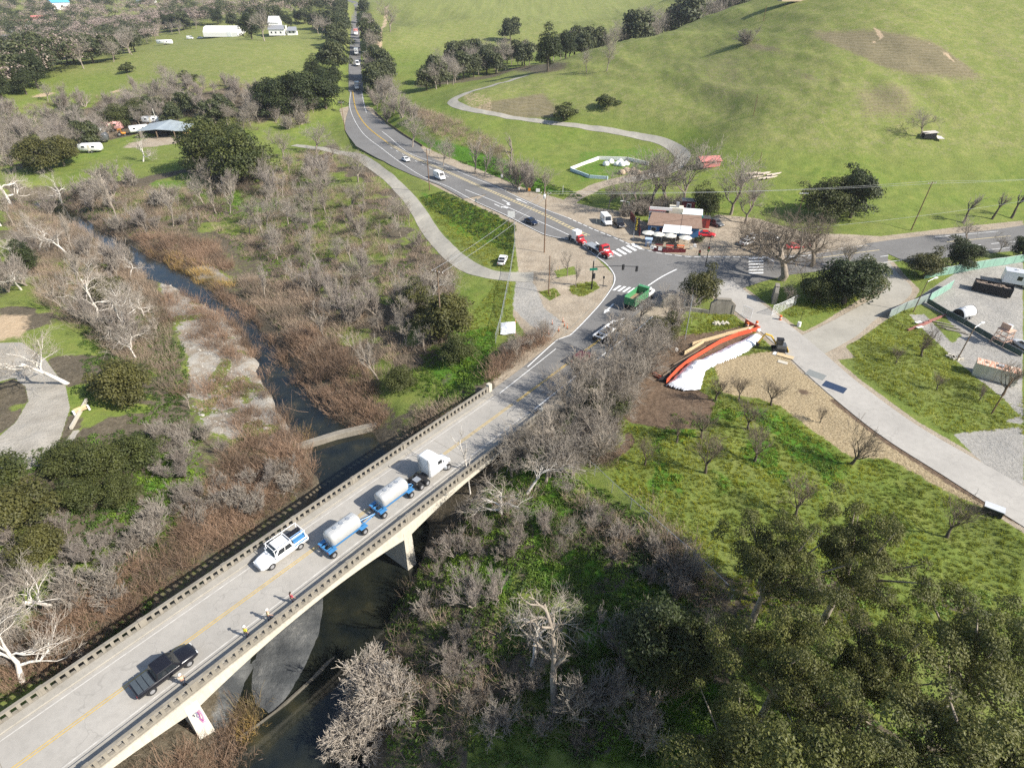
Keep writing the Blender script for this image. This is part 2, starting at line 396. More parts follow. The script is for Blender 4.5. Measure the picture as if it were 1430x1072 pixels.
L_REED = leaf_mat('dry_stems', (.205, .152, .108), .4, .1, (1.1, 1.0, .95))
L_TWIGBRUSH = leaf_mat('grey_stems', (.25, .21, .16), .4, .1, (1.1, 1.0, .95))
L_TAN = leaf_mat('tan_reeds', (.30, .235, .11), .4, .15)
BK_BROWN = bark_mat('brown_bark', (.12, .098, .074), (.24, .20, .155))
BK_GREY = bark_mat('grey_twigs', (.225, .195, .162), (.36, .322, .272))
BK_DARK = bark_mat('dark_bark', (.055, .045, .036), (.13, .108, .082))
BK_TWIGB = bark_mat('brown_twigs', (.125, .10, .075), (.225, .185, .14))
BK_WHITE = bark_mat('pale_bark', (.42, .38, .33), (.76, .725, .66), 1.6)
BK_PALETWIG = bark_mat('pale_twigs', (.30, .255, .205), (.46, .41, .345))
BK_PINK = bark_mat('pinkish_twigs', (.24, .205, .175), (.36, .318, .275))
BK_LIMB = bark_mat('limb_bark', (.18, .15, .12), (.34, .295, .24))
# ------------------------------------------------------------------ mesh helpers and tagging
def mesh_obj(name, V, F, mat, parent=None, smooth=False, loops=None):
    me = bpy.data.meshes.new(name)
    V = np.asarray(V, np.float32)
    if isinstance(F, np.ndarray):
        n, k = F.shape
        me.vertices.add(len(V)); me.vertices.foreach_set('co', V.ravel())
        me.loops.add(n * k); me.loops.foreach_set('vertex_index', F.ravel().astype(np.int32))
        me.polygons.add(n); me.polygons.foreach_set('loop_start', np.arange(0, n * k, k, dtype=np.int32))
        me.update(calc_edges=True)
    else:
        me.from_pydata(V.tolist(), [], F); me.update()
    me.polygons.foreach_set('use_smooth', [smooth] * len(me.polygons))
    if mat is not None: me.materials.append(mat)
    o = bpy.data.objects.new(name, me); C.objects.link(o)
    if parent is not None: o.parent = parent
    return o
def tag(o, label=None, cat=None, group=None, kind=None):
    if label: o['label'] = label
    if cat: o['category'] = cat
    if group: o['group'] = group
    if kind: o['kind'] = kind
    return o
def thing(name, label, cat, loc=(0, 0, 0), rz=0.0, group=None):
    o = bpy.data.objects.new(name, None); C.objects.link(o)
    o.empty_display_size = .3
    o.location = tuple(float(a) for a in loc); o.rotation_euler = (0, 0, rz)
    return tag(o, label, cat, group)
def dup(root, loc, rz=0, scale=1, label=None, group=None):
    r = root.copy(); C.objects.link(r); r.location = tuple(float(a) for a in loc); r.rotation_euler = (0, 0, rz)
    r.scale = (scale,) * 3 if isinstance(scale, (int, float)) else scale
    if label: r['label'] = label
    if group: r['group'] = group
    for ch in list(root.children):
        c = ch.copy(); C.objects.link(c); c.parent = r
        for g in list(ch.children):
            d = g.copy(); C.objects.link(d); d.parent = c
    return r
def struct(o): return tag(o, kind='structure')
def color_attr(me, name, arr, domain='POINT'):
    a = me.attributes.new(name, 'FLOAT_COLOR', domain)
    a.data.foreach_set('color', np.asarray(arr, np.float32).ravel())

# ------------------------------------------------------------------ ground sheet with masks of what covers it
ny, nx = MX.shape
V = np.stack([MX.ravel(), MY.ravel(), MZ.ravel()], 1)
I = (np.arange(ny - 1)[:, None] * nx + np.arange(nx - 1)[None]).ravel()
F = np.stack([I, I + 1, I + nx + 1, I + nx], 1)
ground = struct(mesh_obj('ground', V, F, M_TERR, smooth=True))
def soft(poly_px, w=1.5):
    return smooth(-w, w, sd_poly(MX, MY, gpoly(poly_px)))
def line(poly, half, w=1.2):
    d, ww = seg_dist(MX, MY, poly, half if hasattr(half, '__len__') else [half] * len(poly)); return 1 - smooth(ww - w, ww + w, d)
def gl(pts): return [gp(*p)[:2] for p in pts]
mx = np.maximum
dirt = mx.reduce([
    soft([(716,312),(763,330),(835,362),(858,385),(852,412),(822,442),(794,478),(762,486),(738,470),(716,440),(724,380)], 1.0),
    soft([(762,272),(800,283),(832,290),(870,296),(905,312),(960,318),(1000,300),(1060,306),(1130,326),(1230,330),(1330,318),(1429,308),(1429,345),(1300,345),(1141,362),(1000,366),(925,366),(860,345),(800,312)], 1.0),
    line(NW[6:16], [w + 2.2 for w in NW_W[6:16]], 1.6), line(SWL[1:], 8.6, 1.4), line(DRIVE, [w + 1.0 for w in DRIVE_W], .8), line(GTRK, 3.8, .9),
    line(gl([(780,290),(830,262),(880,248),(935,232)]), 2.4, 1), soft([(178,200),(215,189),(258,188),(262,198),(215,206),(165,208)], 4) * .8,
    soft([(1080,470),(1150,462),(1170,470),(1195,500),(1150,505)], .8) * .9])
for isl in ([(752,408),(775,402),(783,412),(768,420)], [(773,378),(802,372),(806,383),(778,388)], [(795,400),(830,392),(838,402),(815,414),(798,410)]):
    dirt = dirt * (1 - soft(isl, .5))
gravel = mx.reduce([soft([(1245,440),(1290,410),(1340,378),(1429,362),(1429,592),(1405,590),(1345,535),(1300,500),(1262,470)], .8), soft([(1330,606),(1380,600),(1429,596),(1429,706),(1380,655)], .8),
    soft([(722,378),(745,395),(760,430),(785,450),(770,472),(742,455),(716,430)], 1.5)])
yardgrass = mx(soft([(1200,470),(1240,440),(1262,432),(1300,470),(1345,512),(1395,552),(1425,580),(1400,588),(1330,583),(1270,560),(1215,525),(1196,495)], .7), soft([(1238,440),(1275,418),(1320,440),(1345,470),(1330,482),(1290,440)], .8) * .7)
gravel = gravel * (1 - yardgrass); 
straw = mx.reduce([soft([(995,505),(1060,492),(1092,490),(1118,520),(1165,556),(1240,612),(1330,670),(1420,720),(1429,735),(1330,690),(1240,640),(1190,640),(1130,598),(1095,570),(1060,556),(1010,548)], 1.0), line(gl([(1300,672),(1380,700),(1429,722)]), .5, .5)])
pile = gp(1100, 560)
mud = mx.reduce([soft([(868,520),(905,500),(935,520),(1000,560),(985,600),(930,600),(880,590),(850,560)], .9), soft([(880,455),(940,470),(1035,455),(1060,470),(990,500),(930,535),(905,545),(890,500)], .9) * .9,
    line(gl([(835,590),(822,612),(826,632),(842,640),(866,632),(880,618),(878,608)]), [1.3, 1.5, 1.3, .9, .7, .7, .6], .7), soft([(1105,545),(1125,541),(1142,552),(1120,557)], 1.6) * .7,
    soft([(1075,455),(1100,450),(1110,462),(1085,470)], .6) * .5, line(gl([(1165,560),(1240,618),(1340,682),(1420,728)]), .9, .8) * .7])
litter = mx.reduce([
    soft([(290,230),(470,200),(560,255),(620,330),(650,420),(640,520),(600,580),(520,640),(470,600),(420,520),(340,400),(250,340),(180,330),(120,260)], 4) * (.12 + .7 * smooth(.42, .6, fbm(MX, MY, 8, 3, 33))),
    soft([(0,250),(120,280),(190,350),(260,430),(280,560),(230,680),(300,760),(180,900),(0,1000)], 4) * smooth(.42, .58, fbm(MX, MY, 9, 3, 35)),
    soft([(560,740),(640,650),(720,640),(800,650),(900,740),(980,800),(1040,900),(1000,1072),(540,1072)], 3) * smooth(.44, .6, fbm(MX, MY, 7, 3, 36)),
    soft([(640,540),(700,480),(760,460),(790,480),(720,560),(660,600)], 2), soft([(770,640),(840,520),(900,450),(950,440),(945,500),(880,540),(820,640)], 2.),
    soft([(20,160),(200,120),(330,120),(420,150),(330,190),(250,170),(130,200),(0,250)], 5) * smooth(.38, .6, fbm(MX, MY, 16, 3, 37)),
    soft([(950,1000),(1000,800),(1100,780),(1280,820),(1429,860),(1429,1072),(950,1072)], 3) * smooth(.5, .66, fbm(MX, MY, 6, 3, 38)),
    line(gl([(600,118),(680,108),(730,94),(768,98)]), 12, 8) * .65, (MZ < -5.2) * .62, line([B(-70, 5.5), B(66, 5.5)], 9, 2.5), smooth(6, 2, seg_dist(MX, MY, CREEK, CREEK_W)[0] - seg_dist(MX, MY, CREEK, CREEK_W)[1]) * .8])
lush = mx.reduce([soft([(610,470),(690,455),(690,520),(650,560),(600,520)], 2), soft([(190,620),(280,590),(290,680),(240,760),(170,720)], 2) * .9, soft([(640,700),(740,640),(860,690),(960,790),(1020,900),(1000,1072),(900,1072),(760,900),(600,880),(580,760)], 4) * smooth(.35, .55, fbm(MX, MY, 8, 3, 41)),
    soft([(700,220),(790,270),(720,262),(650,230),(560,190)], 2) * .8, soft([(580,265),(660,285),(716,315),(716,360),(640,330)], 2) * .6, soft([(800,210),(900,200),(940,215),(900,240),(800,260)], 4) * .5,
    soft([(900,610),(1000,560),(1090,575),(1190,650),(1150,700),(1000,690),(900,700)], 3) * smooth(.4, .6, fbm(MX, MY, 5, 3, 42)) * .8, yardgrass * .15, soft([(80,270),(250,250),(420,280),(450,330),(300,300)], 3) * .5])
dry = mx.reduce([smooth(3, 16, MZ) * smooth(150, 190, MY), smooth(430, 600, MY) * .8, soft([(180,110),(430,120),(440,170),(330,180),(250,160),(120,170)], 6) * .9])
terr = mx.reduce([soft([(1030,60),(1150,45),(1280,50),(1429,55),(1429,115),(1280,105),(1180,100),(1120,140),(1070,120)], 10) * smooth(.24, .50, fbm(MX * .94 + MY * .34, MY * .18, 20, 3, 51)), soft([(690,140),(760,130),(790,165),(700,165),(650,155)], 4) * .8, soft([(950,80),(1050,70),(1060,140),(980,150)], 8) * .4, soft([(1180,120),(1280,115),(1290,170),(1200,170)], 7) * .55])
bare = mx.reduce([soft([(38,134),(72,124),(75,130),(55,142)], 2.5) * .8, soft([(250,122),(440,128),(430,150),(300,140)], 6) * .42, line(gl([(145,122),(190,136),(232,142)]), .8, .8), line(gl([(540,10),(532,40),(530,70),(540,90)]), 2.5, 2) * .8,
    line(gl([(1210,25),(1220,35),(1230,50),(1222,60)]), .7, .7), line(gl([(1300,62),(1320,75),(1335,88)]), .8, 1) * .8, soft([(640,130),(690,135),(690,160),(650,158)], 2) * .5, soft([(-20,436),(45,440),(40,470),(-20,482)], 3.5) * .8])
pale = mx.reduce([soft([(-40,480),(30,478),(62,500),(92,540),(98,570),(85,612),(62,650),(0,668),(-40,670),(-40,640),(-10,620),(22,590),(40,560),(36,540),(20,528),(-40,545)], .5), soft([(104,600),(112,600),(85,650),(66,655)], .5)])
bar_ = mx.reduce([soft([(225,395),(280,408),(330,450),(372,500),(400,550),(428,600),(400,640),(340,620),(290,600),(262,560),(262,500),(232,440)], 2.0) * (.35 + .65 * smooth(.34, .52, fbm(MX, MY, 6, 3, 61))), soft([(240,375),(300,372),(330,395),(270,392)], 1) * .8,
    0 * dirt])
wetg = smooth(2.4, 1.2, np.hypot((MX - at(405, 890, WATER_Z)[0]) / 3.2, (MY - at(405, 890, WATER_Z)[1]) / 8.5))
one = np.ones_like(dirt)
road_any = mx(pale, 0)
litter = litter * (1 - pale) * (1 - bar_ * .8); lush = lush * (1 - pale)
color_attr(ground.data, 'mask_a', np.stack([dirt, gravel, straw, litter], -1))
color_attr(ground.data, 'mask_b', np.stack([lush, dry, pale, mud], -1))
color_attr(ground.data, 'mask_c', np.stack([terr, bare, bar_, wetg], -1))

# ------------------------------------------------------------------ water
def water_mat():
    t = NT('creek_water', .04, .5)
    f = t.noise(.35, 3, .5); w = t.noise(3.5, 3, .6)
    c = t.ramp(f, (.3, (.006, .009, .010)), (.6, (.018, .020, .014)), (.8, (.042, .038, .020)))
    return t.out(c, t.bump(w, .08, .05))
def ribbon(poly, half, z=None, step=1.0, cols=1, lift=0.0, follow=False):
    pts = [np.array(p[:3] if len(p) > 2 else (p[0], p[1], 0.), float) for p in poly]
    P, W = [], []
    for i in range(len(pts) - 1):
        n = max(1, int(np.linalg.norm(pts[i + 1] - pts[i]) / step))
        for k in range(n):
            s = k / n
            p0 = pts[max(i - 1, 0)]; p3 = pts[min(i + 2, len(pts) - 1)]
            a, b = pts[i], pts[i + 1]
            P.append(.5 * ((2 * a) + (-p0 + b) * s + (2 * p0 - 5 * a + 4 * b - p3) * s * s + (-p0 + 3 * a - 3 * b + p3) * s ** 3)); W.append(half[i] * (1 - s) + half[i + 1] * s)
    P.append(pts[-1]); W.append(half[-1]); P = np.array(P); W = np.array(W)
    T = np.gradient(P[:, :2], axis=0); T /= np.linalg.norm(T, axis=1)[:, None] + 1e-9
    N = np.stack([T[:, 1], -T[:, 0]], 1)
    k = np.linspace(-1, 1, cols + 1)
    XY = P[:, None, :2] + N[:, None] * (W[:, None] * k[None])[..., None]
    Z = zt(XY[..., 0], XY[..., 1]) + lift if follow else np.repeat((P[:, 2] if z is None else np.full(len(P), z))[:, None], cols + 1, 1) + lift
    V = np.concatenate([XY, Z[..., None]], -1).reshape(-1, 3)
    m = cols + 1; I = (np.arange(len(P) - 1)[:, None] * m + np.arange(cols)[None]).ravel()
    return V, np.stack([I, I + 1, I + m + 1, I + m], 1)
V_, F_ = ribbon([(x, y, 0) for x, y in CREEK], [w + 7 for w in CREEK_W], WATER_Z, 3, 2)
water = struct(mesh_obj('creek_water', V_, F_, water_mat()))

# ------------------------------------------------------------------ roads
def road(name, poly, half, mat, lift=.0, step=2., cols=2, follow=False):
    V, F = ribbon(poly, half, None, step, cols, lift, follow)
    return struct(mesh_obj(name, V, F[:, ::1], mat))
def sheet(name, pts, mat, z=0.0, group=None):
    me_v = [tuple(p[:2]) + (z,) for p in pts]
    a = sum(me_v[i][0] * me_v[(i + 1) % len(me_v)][1] - me_v[(i + 1) % len(me_v)][0] * me_v[i][1] for i in range(len(me_v)))
    if a < 0: me_v = me_v[::-1]
    return struct(mesh_obj(name, me_v, [list(range(len(me_v)))], mat))
# junction: one asphalt sheet drawn round by its painted edges
JL = [(663,281),(710,303),(760,328),(801,338),(834,360),(848,371),(857,384),(856,397),(843,418),(826,438),(795,469),(776,475)]
JR = [(870,455),(900,430),(930,424),(1000,405),(1020,408),(1062,394),(1100,384),(1150,378),(1200,373),(1240,368)]
JU = [(1240,339),(1141,354),(1080,357),(1000,357),(960,357),(922,352),(891,345),(860,331),(828,318),(800,307),(763,292),(737,280),(695,262)]
junction_pts = [at(*p) for p in JL] + [B(75.5, -.2), B(75.5, 9.0), B(88, 9.4)] + [at(*p) for p in JR] + [at(*p) for p in JU]
sheet('road_junction', junction_pts, M_ASPH, 0.0)
nwl = [at(*p) for p in ((490,100,4.4),(490,128,1.9),(489,152,.95),(505,184,.12),(536,209.6),(562,229),(592,247.5),(626,261),(663,281))]
nwr = [at(*p) for p in ((502,100,4.4),(505,128,1.9),(510,152,.95),(520,172,.12),(543,191),(572,214),(620,231),(655,246),(695,262))]
sheet('road_approach', [B(66.02, .2), B(75.48, -.2), B(75.48, 9.0), B(66.02, 9.2)], M_APPR, 0.0)
road('road_northwest', [(a + b) / 2 for a, b in zip(nwl, nwr)], [np.linalg.norm(a - b) / 2 + .5 for a, b in zip(nwl, nwr)], M_ASPH, .02, 2.)
road('road_far', [np.array([-420, 1700, 60.]), np.array([-330, 1300, 38.])] + NW[:5] + [(nwl[0] + nwr[0]) / 2, (nwl[1] + nwr[1]) / 2], [4.2] * 9, M_ASPH, .17, 6., 4, True)
road('road_east', [at(1238,353.5)] + EAST[6:], [6.6] * 5, M_ASPH, .02, 3.)
road('road_left_approach', [B(-14.8, 5), B(-70, 5)], [5.3, 5.3], M_CONC_DECK, .02)
road('driveway', DRIVE, DRIVE_W, M_DRIVE, .03)
road('gravel_track', GTRK, GTRK_W, M_GRAVELROAD, .018, 1.5, 2)
LTRK = [gp(*p) for p in ((410,203),(455,209),(500,219),(540,246),(575,282),(598,318),(630,355),(665,378),(700,386),(745,386))]
road('ranch_track', LTRK, [1.9, 1.9, 2, 2.1, 2.2, 2.3, 2.5, 2.3, 2.1, 2.5], M_GRAVELROAD, .06, 1.2, 4, True)
HTRK = [gp(*p) for p in ((872,252),(915,245),(945,232),(953,217),(935,203),(890,190),(830,180),(770,172),(710,164),(665,155),(640,148),(632,141),(645,133),(680,122),(715,112),(735,106))]
road('hill_path', HTRK, [2.2, 2.2, 2.5, 2.6, 2.3, 2, 1.9, 1.8, 1.8, 1.9, 2.2, 2.4, 2.4, 2.2, 2, 2], M_GRAVELROAD, .08, 1.5, 4, True)

# ------------------------------------------------------------------ painted markings
M_WHITE = flat('white_paint', (.72, .72, .70), .7, .2, var=.12, scale=1.2)
M_YELLOW = flat('yellow_paint', (.60, .40, .075), .7, .2, var=.18, scale=1.2)
def stripe(name, poly, half=.07, mat=None, lift=.012, step=1.5):
    V, F = ribbon(poly, [half] * len(poly), None, step, 1, lift); return struct(mesh_obj(name, V, F, mat or M_WHITE))
def pp(*pts): return [at(*p) for p in pts]
def dashes(name, poly, half, mat, on, off, lift=.012):
    P = [np.array(p[:3], float) for p in poly]; V, Fs = [], []
    acc = 0.0; 
    d = np.cumsum([0] + [np.linalg.norm(P[i + 1] - P[i]) for i in range(len(P) - 1)])
    def pos(s):
        i = min(max(int(np.searchsorted(d, s)) - 1, 0), len(P) - 2); t = (s - d[i]) / (d[i + 1] - d[i]); return P[i] + (P[i + 1] - P[i]) * t
    while acc + on < d[-1]:
        a, b = pos(acc), pos(acc + on); t = (b - a) / np.linalg.norm(b - a); n = np.array([t[1], -t[0], 0]) * half; k = len(V)
        V += [a + n, b + n, b - n, a - n]; Fs.append([k + 3, k + 2, k + 1, k]); acc += on + off
    V = np.array(V); V[:, 2] += lift
    return struct(mesh_obj(name, V, Fs, mat))
def off(poly, d):
    P = np.array([p[:3] for p in poly]); T = np.gradient(P[:, :2], axis=0); T /= np.linalg.norm(T, axis=1)[:, None]
    P = P.copy(); P[:, 0] += T[:, 1] * d; P[:, 1] -= T[:, 0] * d; return P
stripe('edge_line', [p + np.array([0, 0, .03]) for p in nwl[1:]] + pp((710,302),(760,327),(801,336),(836,360),(849,371),(858,384),(857,397),(844,417),(827,437),(796,468),(779,474)) + [B(76, .35)], .09)
stripe('edge_line', [p + np.array([0, 0, .03]) for p in nwr[1:]] + pp((707,267.5),(737,281.7),(763,293),(793,304)), .09)
dashes('edge_line', pp((793,304),(828,320),(860,332.6),(891,346.6),(922,353.6),(960,358.5),(1000,358.3),(1060,359),(1114,358.4),(1141,355)), .14, M_WHITE, 1.6, .7)
yel = pp((492.5,127,2.04),(497,152,1.03),(512,176,.23),(542,200,.03),(576,219,.03),(619,237.5,.03),(663,257,.02),(717,280.5,.02),(760,299.5,.02),(794,316.5,.02),(822,329.5,.02))
stripe('centre_line', off(yel, .16)[:4], .09, M_YELLOW); stripe('centre_line', off(yel, -.16)[:4], .09, M_YELLOW)
M_PALEYEL = flat('faded_yellow_paint', (.55, .46, .27), .75, .2, var=.2, scale=1.5)
stripe('centre_line', off(yel, .55)[3:], .10, M_PALEYEL); stripe('centre_line', off(yel, -.55)[3:], .10, M_PALEYEL)
dashes('median_hatch', yel[3:], .42, M_PALEYEL, .5, .9, .014)
stripe('lane_line', pp((650,265,.02),(690,281,.02),(735,301,.02),(790,326,.02),(822,341,.02)), .11); dashes('lane_line', pp((545,206,.02),(590,230,.02),(630,249,.02)), .09, M_WHITE, 2, 4)
def arrow(name, p, ang, L=4.2, turn=0, z=.016):
    w = .16; sh = [(-L / 2, -w), (L * .12, -w), (L * .12, -.55), (L / 2, 0), (L * .12, .55), (L * .12, w), (-L / 2, w)]
    c, s = math.cos(ang), math.sin(ang); vs = [(p[0] + x * c - y * s, p[1] + x * s + y * c, z + p[2]) for x, y in sh]
    fs = [[0, 1, 5, 6], [2, 3, 4]]
    if turn:
        k = len(vs); t = turn
        ex = [(-L * .1, 0), (L * .1, t * .9), (L * .02, t * 1.0), (L * .3, t * 1.5), (L * .34, t * .55), (L * .24, t * .72), (-L * .02, -t * .1)]
        vs += [(p[0] + x * c - y * s, p[1] + x * s + y * c, z + p[2]) for x, y in ex]
        fs = [[0, 1, 5, 6], list(range(k, k + 7))] if True else fs
    me = struct(mesh_obj(name, vs, fs, M_WHITE)); return me
nwd = at(760, 326) - at(663, 279); nwa = math.atan2(nwd[1], nwd[0])
arrow('lane_arrow', at(699, 289), nwa, 6.5, 1.0); arrow('lane_arrow', at(710, 283), nwa, 6.5, -1.0); arrow('lane_arrow', at(728, 280.5), nwa + math.pi, 6)
a0, a1 = at(857, 424), at(843, 438); arrow('lane_arrow', at(850, 431), math.atan2(*(a1 - a0)[[1, 0]]), 5)
# crosswalk bars
def bars(name, quads):
    V, Fs = [], []
    for q in quads:
        k = len(V); V += [tuple(at(*p)[:2]) + (.014,) for p in q]; Fs.append([k, k + 1, k + 2, k + 3])
    return struct(mesh_obj(name, V, Fs, M_WHITE))
bars('crosswalk', [((860 + 7 * i, 348.5 - 2.6 * i), (872.5 + 7 * i, 355.8 - 2.6 * i), (876 + 7 * i, 354.5 - 2.6 * i), (863.5 + 7 * i, 347.2 - 2.6 * i)) for i in range(-1, 4)])
bars('crosswalk', [((855 + 6.8 * i, 405.2 + 1.1 * i), (864.6 + 6.8 * i, 398.6 + 1.1 * i), (868 + 6.8 * i, 399.2 + 1.1 * i), (858.4 + 6.8 * i, 405.8 + 1.1 * i)) for i in range(0, 8)])
bars('crosswalk', [((1046, 360 + 4.1 * i), (1066, 359.4 + 4.1 * i), (1066, 361.2 + 4.1 * i), (1045, 361.8 + 4.1 * i)) for i in range(0, 6)])
stripe('lane_line', pp((905,399),(925,386),(945,376)), .15); stripe('lane_line', pp((1069,358),(1082,366)), .15)
stripe('stop_line', pp((838,343,.02),(832,338,.02)), .2)
eo = [p for p in EAST[4:8]]
stripe('edge_line', off(eo, -5.2), .09); stripe('edge_line', off(eo, 5.0), .09); dashes('lane_line', off(eo, 1.8), .1, M_WHITE, 2.5, 3); stripe('centre_line', off(eo, -1.7), .12, M_PALEYEL)
stripe('road_joint', pp((774,479,.004),(800,455,.004),(832,424,.004)), .05, M_GRAVELROAD)
for sdx in (-.13, .13): stripe('centre_line', [B(67, 5.2 + sdx), B(80, 5.1 + sdx), B(92, 5.0 + sdx), B(102, 4.9 + sdx)], .06, M_YELLOW)
stripe('lane_line', [B(67, 1.7), B(75, 1.2), B(84, .6)], .06)
stripe('lane_line', [B(67, 8.6), B(80, 8.4), B(92, 8.3), B(100, 8.5), B(106, 8.2)], .1)
# ------------------------------------------------------------------ MB collects primitives into ONE mesh object
class MB:
    def __init__(s): s.v = []; s.f = []
    def add(s, vs, fs):
        k = len(s.v); s.v += [tuple(map(float, p)) for p in vs]; s.f += [[i + k for i in f] for f in fs]; return s
    def box(s, c, d, rz=0.0, taper=1.0, ry=0.0):
        hx, hy, hz = d[0] / 2, d[1] / 2, d[2] / 2; cz_, sz_ = math.cos(rz), math.sin(rz); cy_, sy_ = math.cos(ry), math.sin(ry)
        vs = []
        for z in (-1, 1):
            k = taper if z > 0 else 1
            for x, y in ((-1, -1), (1, -1), (1, 1), (-1, 1)):
                a, b, e = x * hx * k, y * hy * k, z * hz
                a, e = a * cy_ + e * sy_, -a * sy_ + e * cy_
                vs.append((c[0] + a * cz_ - b * sz_, c[1] + a * sz_ + b * cz_, c[2] + e))
        return s.add(vs, [[3, 2, 1, 0], [4, 5, 6, 7], [0, 1, 5, 4], [1, 2, 6, 5], [2, 3, 7, 6], [3, 0, 4, 7]])
    def cyl(s, p0, p1, r0, r1=None, n=10, caps=True):
        r1 = r0 if r1 is None else r1; a = Vector(p0); b = Vector(p1); d = (b - a).normalized()
        u = d.orthogonal().normalized(); w = d.cross(u); vs = []
        for p, r in ((a, r0), (b, r1)):
            for i in range(n):
                t = 2 * math.pi * i / n; vs.append(p + (u * math.cos(t) + w * math.sin(t)) * r)
        fs = [[i, (i + 1) % n, n + (i + 1) % n, n + i] for i in range(n)]
        if caps: fs += [list(range(n - 1, -1, -1)), list(range(n, 2 * n))]
        return s.add(vs, fs)
    def tube(s, pts, r, n=6):
        for i in range(len(pts) - 1): s.cyl(pts[i], pts[i + 1], r, r, n)
        return s
    def loft(s, rings, caps=True):
        n = len(rings[0]); vs = [p for r in rings for p in r]; fs = []
        for k in range(len(rings) - 1):
            for i in range(n): fs.append([k * n + i, k * n + (i + 1) % n, (k + 1) * n + (i + 1) % n, (k + 1) * n + i])
        if caps: fs += [list(range(n - 1, -1, -1)), list(range((len(rings) - 1) * n, len(rings) * n))]
        return s.add(vs, fs)
    def prism(s, poly, z0, z1):
        a = sum(poly[i][0] * poly[(i + 1) % len(poly)][1] - poly[(i + 1) % len(poly)][0] * poly[i][1] for i in range(len(poly)))
        if a < 0: poly = poly[::-1]
        return s.loft([[(p[0], p[1], z0) for p in poly], [(p[0], p[1], z1) for p in poly]])
    def quad(s, *p): return s.add(p, [list(range(len(p)))])
    def slab(s, p, t):
        """four corners thickened along their normal"""
        p = [Vector(q) for q in p]; n = (p[1] - p[0]).cross(p[3] - p[0]).normalized() * t
        return s.loft([[q - n for q in p], p])
    def build(s, name, mat, parent=None, smooth=False, bevel=0.0):
        o = mesh_obj(name, s.v, s.f, mat, parent, smooth)
        bm = bmesh.new(); bm.from_mesh(o.data); bmesh.ops.recalc_face_normals(bm, faces=bm.faces); bm.to_mesh(o.data); bm.free()
        if bevel:
            m = o.modifiers.new('bevel', 'BEVEL'); m.width = bevel; m.segments = 2; m.limit_method = 'ANGLE'; m.angle_limit = math.radians(35)
        return o

def concrete(name, a, b, stain=.5):
    t = NT(name, .85, .2); f = t.noise(.6, 6, .7); v = t.noise(1.2, 4, .7, stretch=(2.5, 2.5, .18)); g = t.noise(8, 3, .7)
    c = t.ramp(f, (.3, a), (.7, b)); c = t.mix(t.math('MULTIPLY', t.ramp(v, (.5, (0, 0, 0)), (.7, (1, 1, 1))), stain), c, tuple(x * .55 for x in a))
    c = t.mix(t.math('MULTIPLY', g, .25), c, tuple(x * .7 for x in a))
    return t.out(c, t.bump(g, .3, .02))
M_CONC = concrete('weathered_concrete', (.20, .18, .145), (.30, .272, .225))
M_CONC_L = concrete('pale_concrete', (.47, .43, .35), (.58, .54, .45), .4)
M_GLASS = flat('dark_glass', (.018, .022, .026), .06, .6)
M_TYRE = flat('tyre_rubber', (.022, .022, .023), .85)
M_RIM = flat('wheel_rim', (.42, .42, .43), .35, .5, .6)
M_LAMPW = flat('headlamp_glass', (.75, .75, .72), .15, .6)
M_LAMPR = flat('tail_lamp', (.35, .015, .012), .2, .6)
M_BLACK = flat('black_plastic', (.02, .02, .022), .5)
M_STEEL = flat('galvanised_steel', (.42, .44, .46), .45, .5, .5)
M_WOOD = flat('weathered_wood', (.20, .145, .10), .85, .2, var=.3)
M_POLE = flat('utility_pole_wood', (.17, .105, .065), .85, .2, var=.25)
M_TIMBER = flat('new_timber', (.52, .40, .24), .8, .2, var=.15)

# ------------------------------------------------------------------ the road bridge
br = thing('road_bridge', 'long concrete two lane road bridge with square holed railings over the dark creek', 'bridge', (0, 0, 0))
U0, U1, V0, V1 = -15.0, 66.0, -.15, 10.75
def bpoly(rows): return [B(u, v) for u, v in rows]
deck = MB().prism(bpoly([(U0, V0), (U1, V0), (U1, V1), (U0, V1)]), -.45, -.012).build('deck', M_CONC, br)
surf = MB().quad(*[B(u, v, .0) for u, v in ((U0, 1.2), (U0, 8.85), (U1, 8.85), (U1, 1.2))]).build('road_surface', M_CONC_DECK, br)
M_WALK = concrete('sidewalk_concrete', (.30, .28, .24), (.38, .355, .31), .3)
MB().prism(bpoly([(U0, .25), (U1, .25), (U1, 1.16), (U0, 1.16)]), -.011, .17).build('sidewalk', M_WALK, br)
MB().prism(bpoly([(U0, 8.87), (U1, 8.87), (U1, 10.2), (U0, 10.2)]), -.011, .17).build('sidewalk', M_WALK, br)
def railing(v, u0, u1):
    m = MB()
    def bar(a, b, z0, z1, w): m.prism(bpoly([(a, v - w), (b, v - w), (b, v + w), (a, v + w)]), z0, z1)
    bar(u0, u1, -.011, .20, .17); bar(u0, u1, .92, 1.08, .17)
    n = int((u1 - u0) / .8)
    for i in range(n + 1):
        c = u0 + .2 + i * (u1 - u0 - .4) / n; bar(c - .16, c + .16, .201, .919, .15)
    for i in range(0, 10):
        c = u0 + (u1 - u0) * i / 9; bar(min(max(c, u0 + .25), u1 - .25) - .24, min(max(c, u0 + .25), u1 - .25) + .24, .202, 1.12, .2)
    o = m.build('railing', M_CONC, br); return o
railing(.02, U0 + .1, U1); railing(10.5, U0 + .1, U1)
piers = [11.2, 38.5]
def soffit(u):
    d = min(abs(u - p) for p in piers); L = 13.6
    return -(.95 + 1.45 * max(0, 1 - d / L) ** 2)
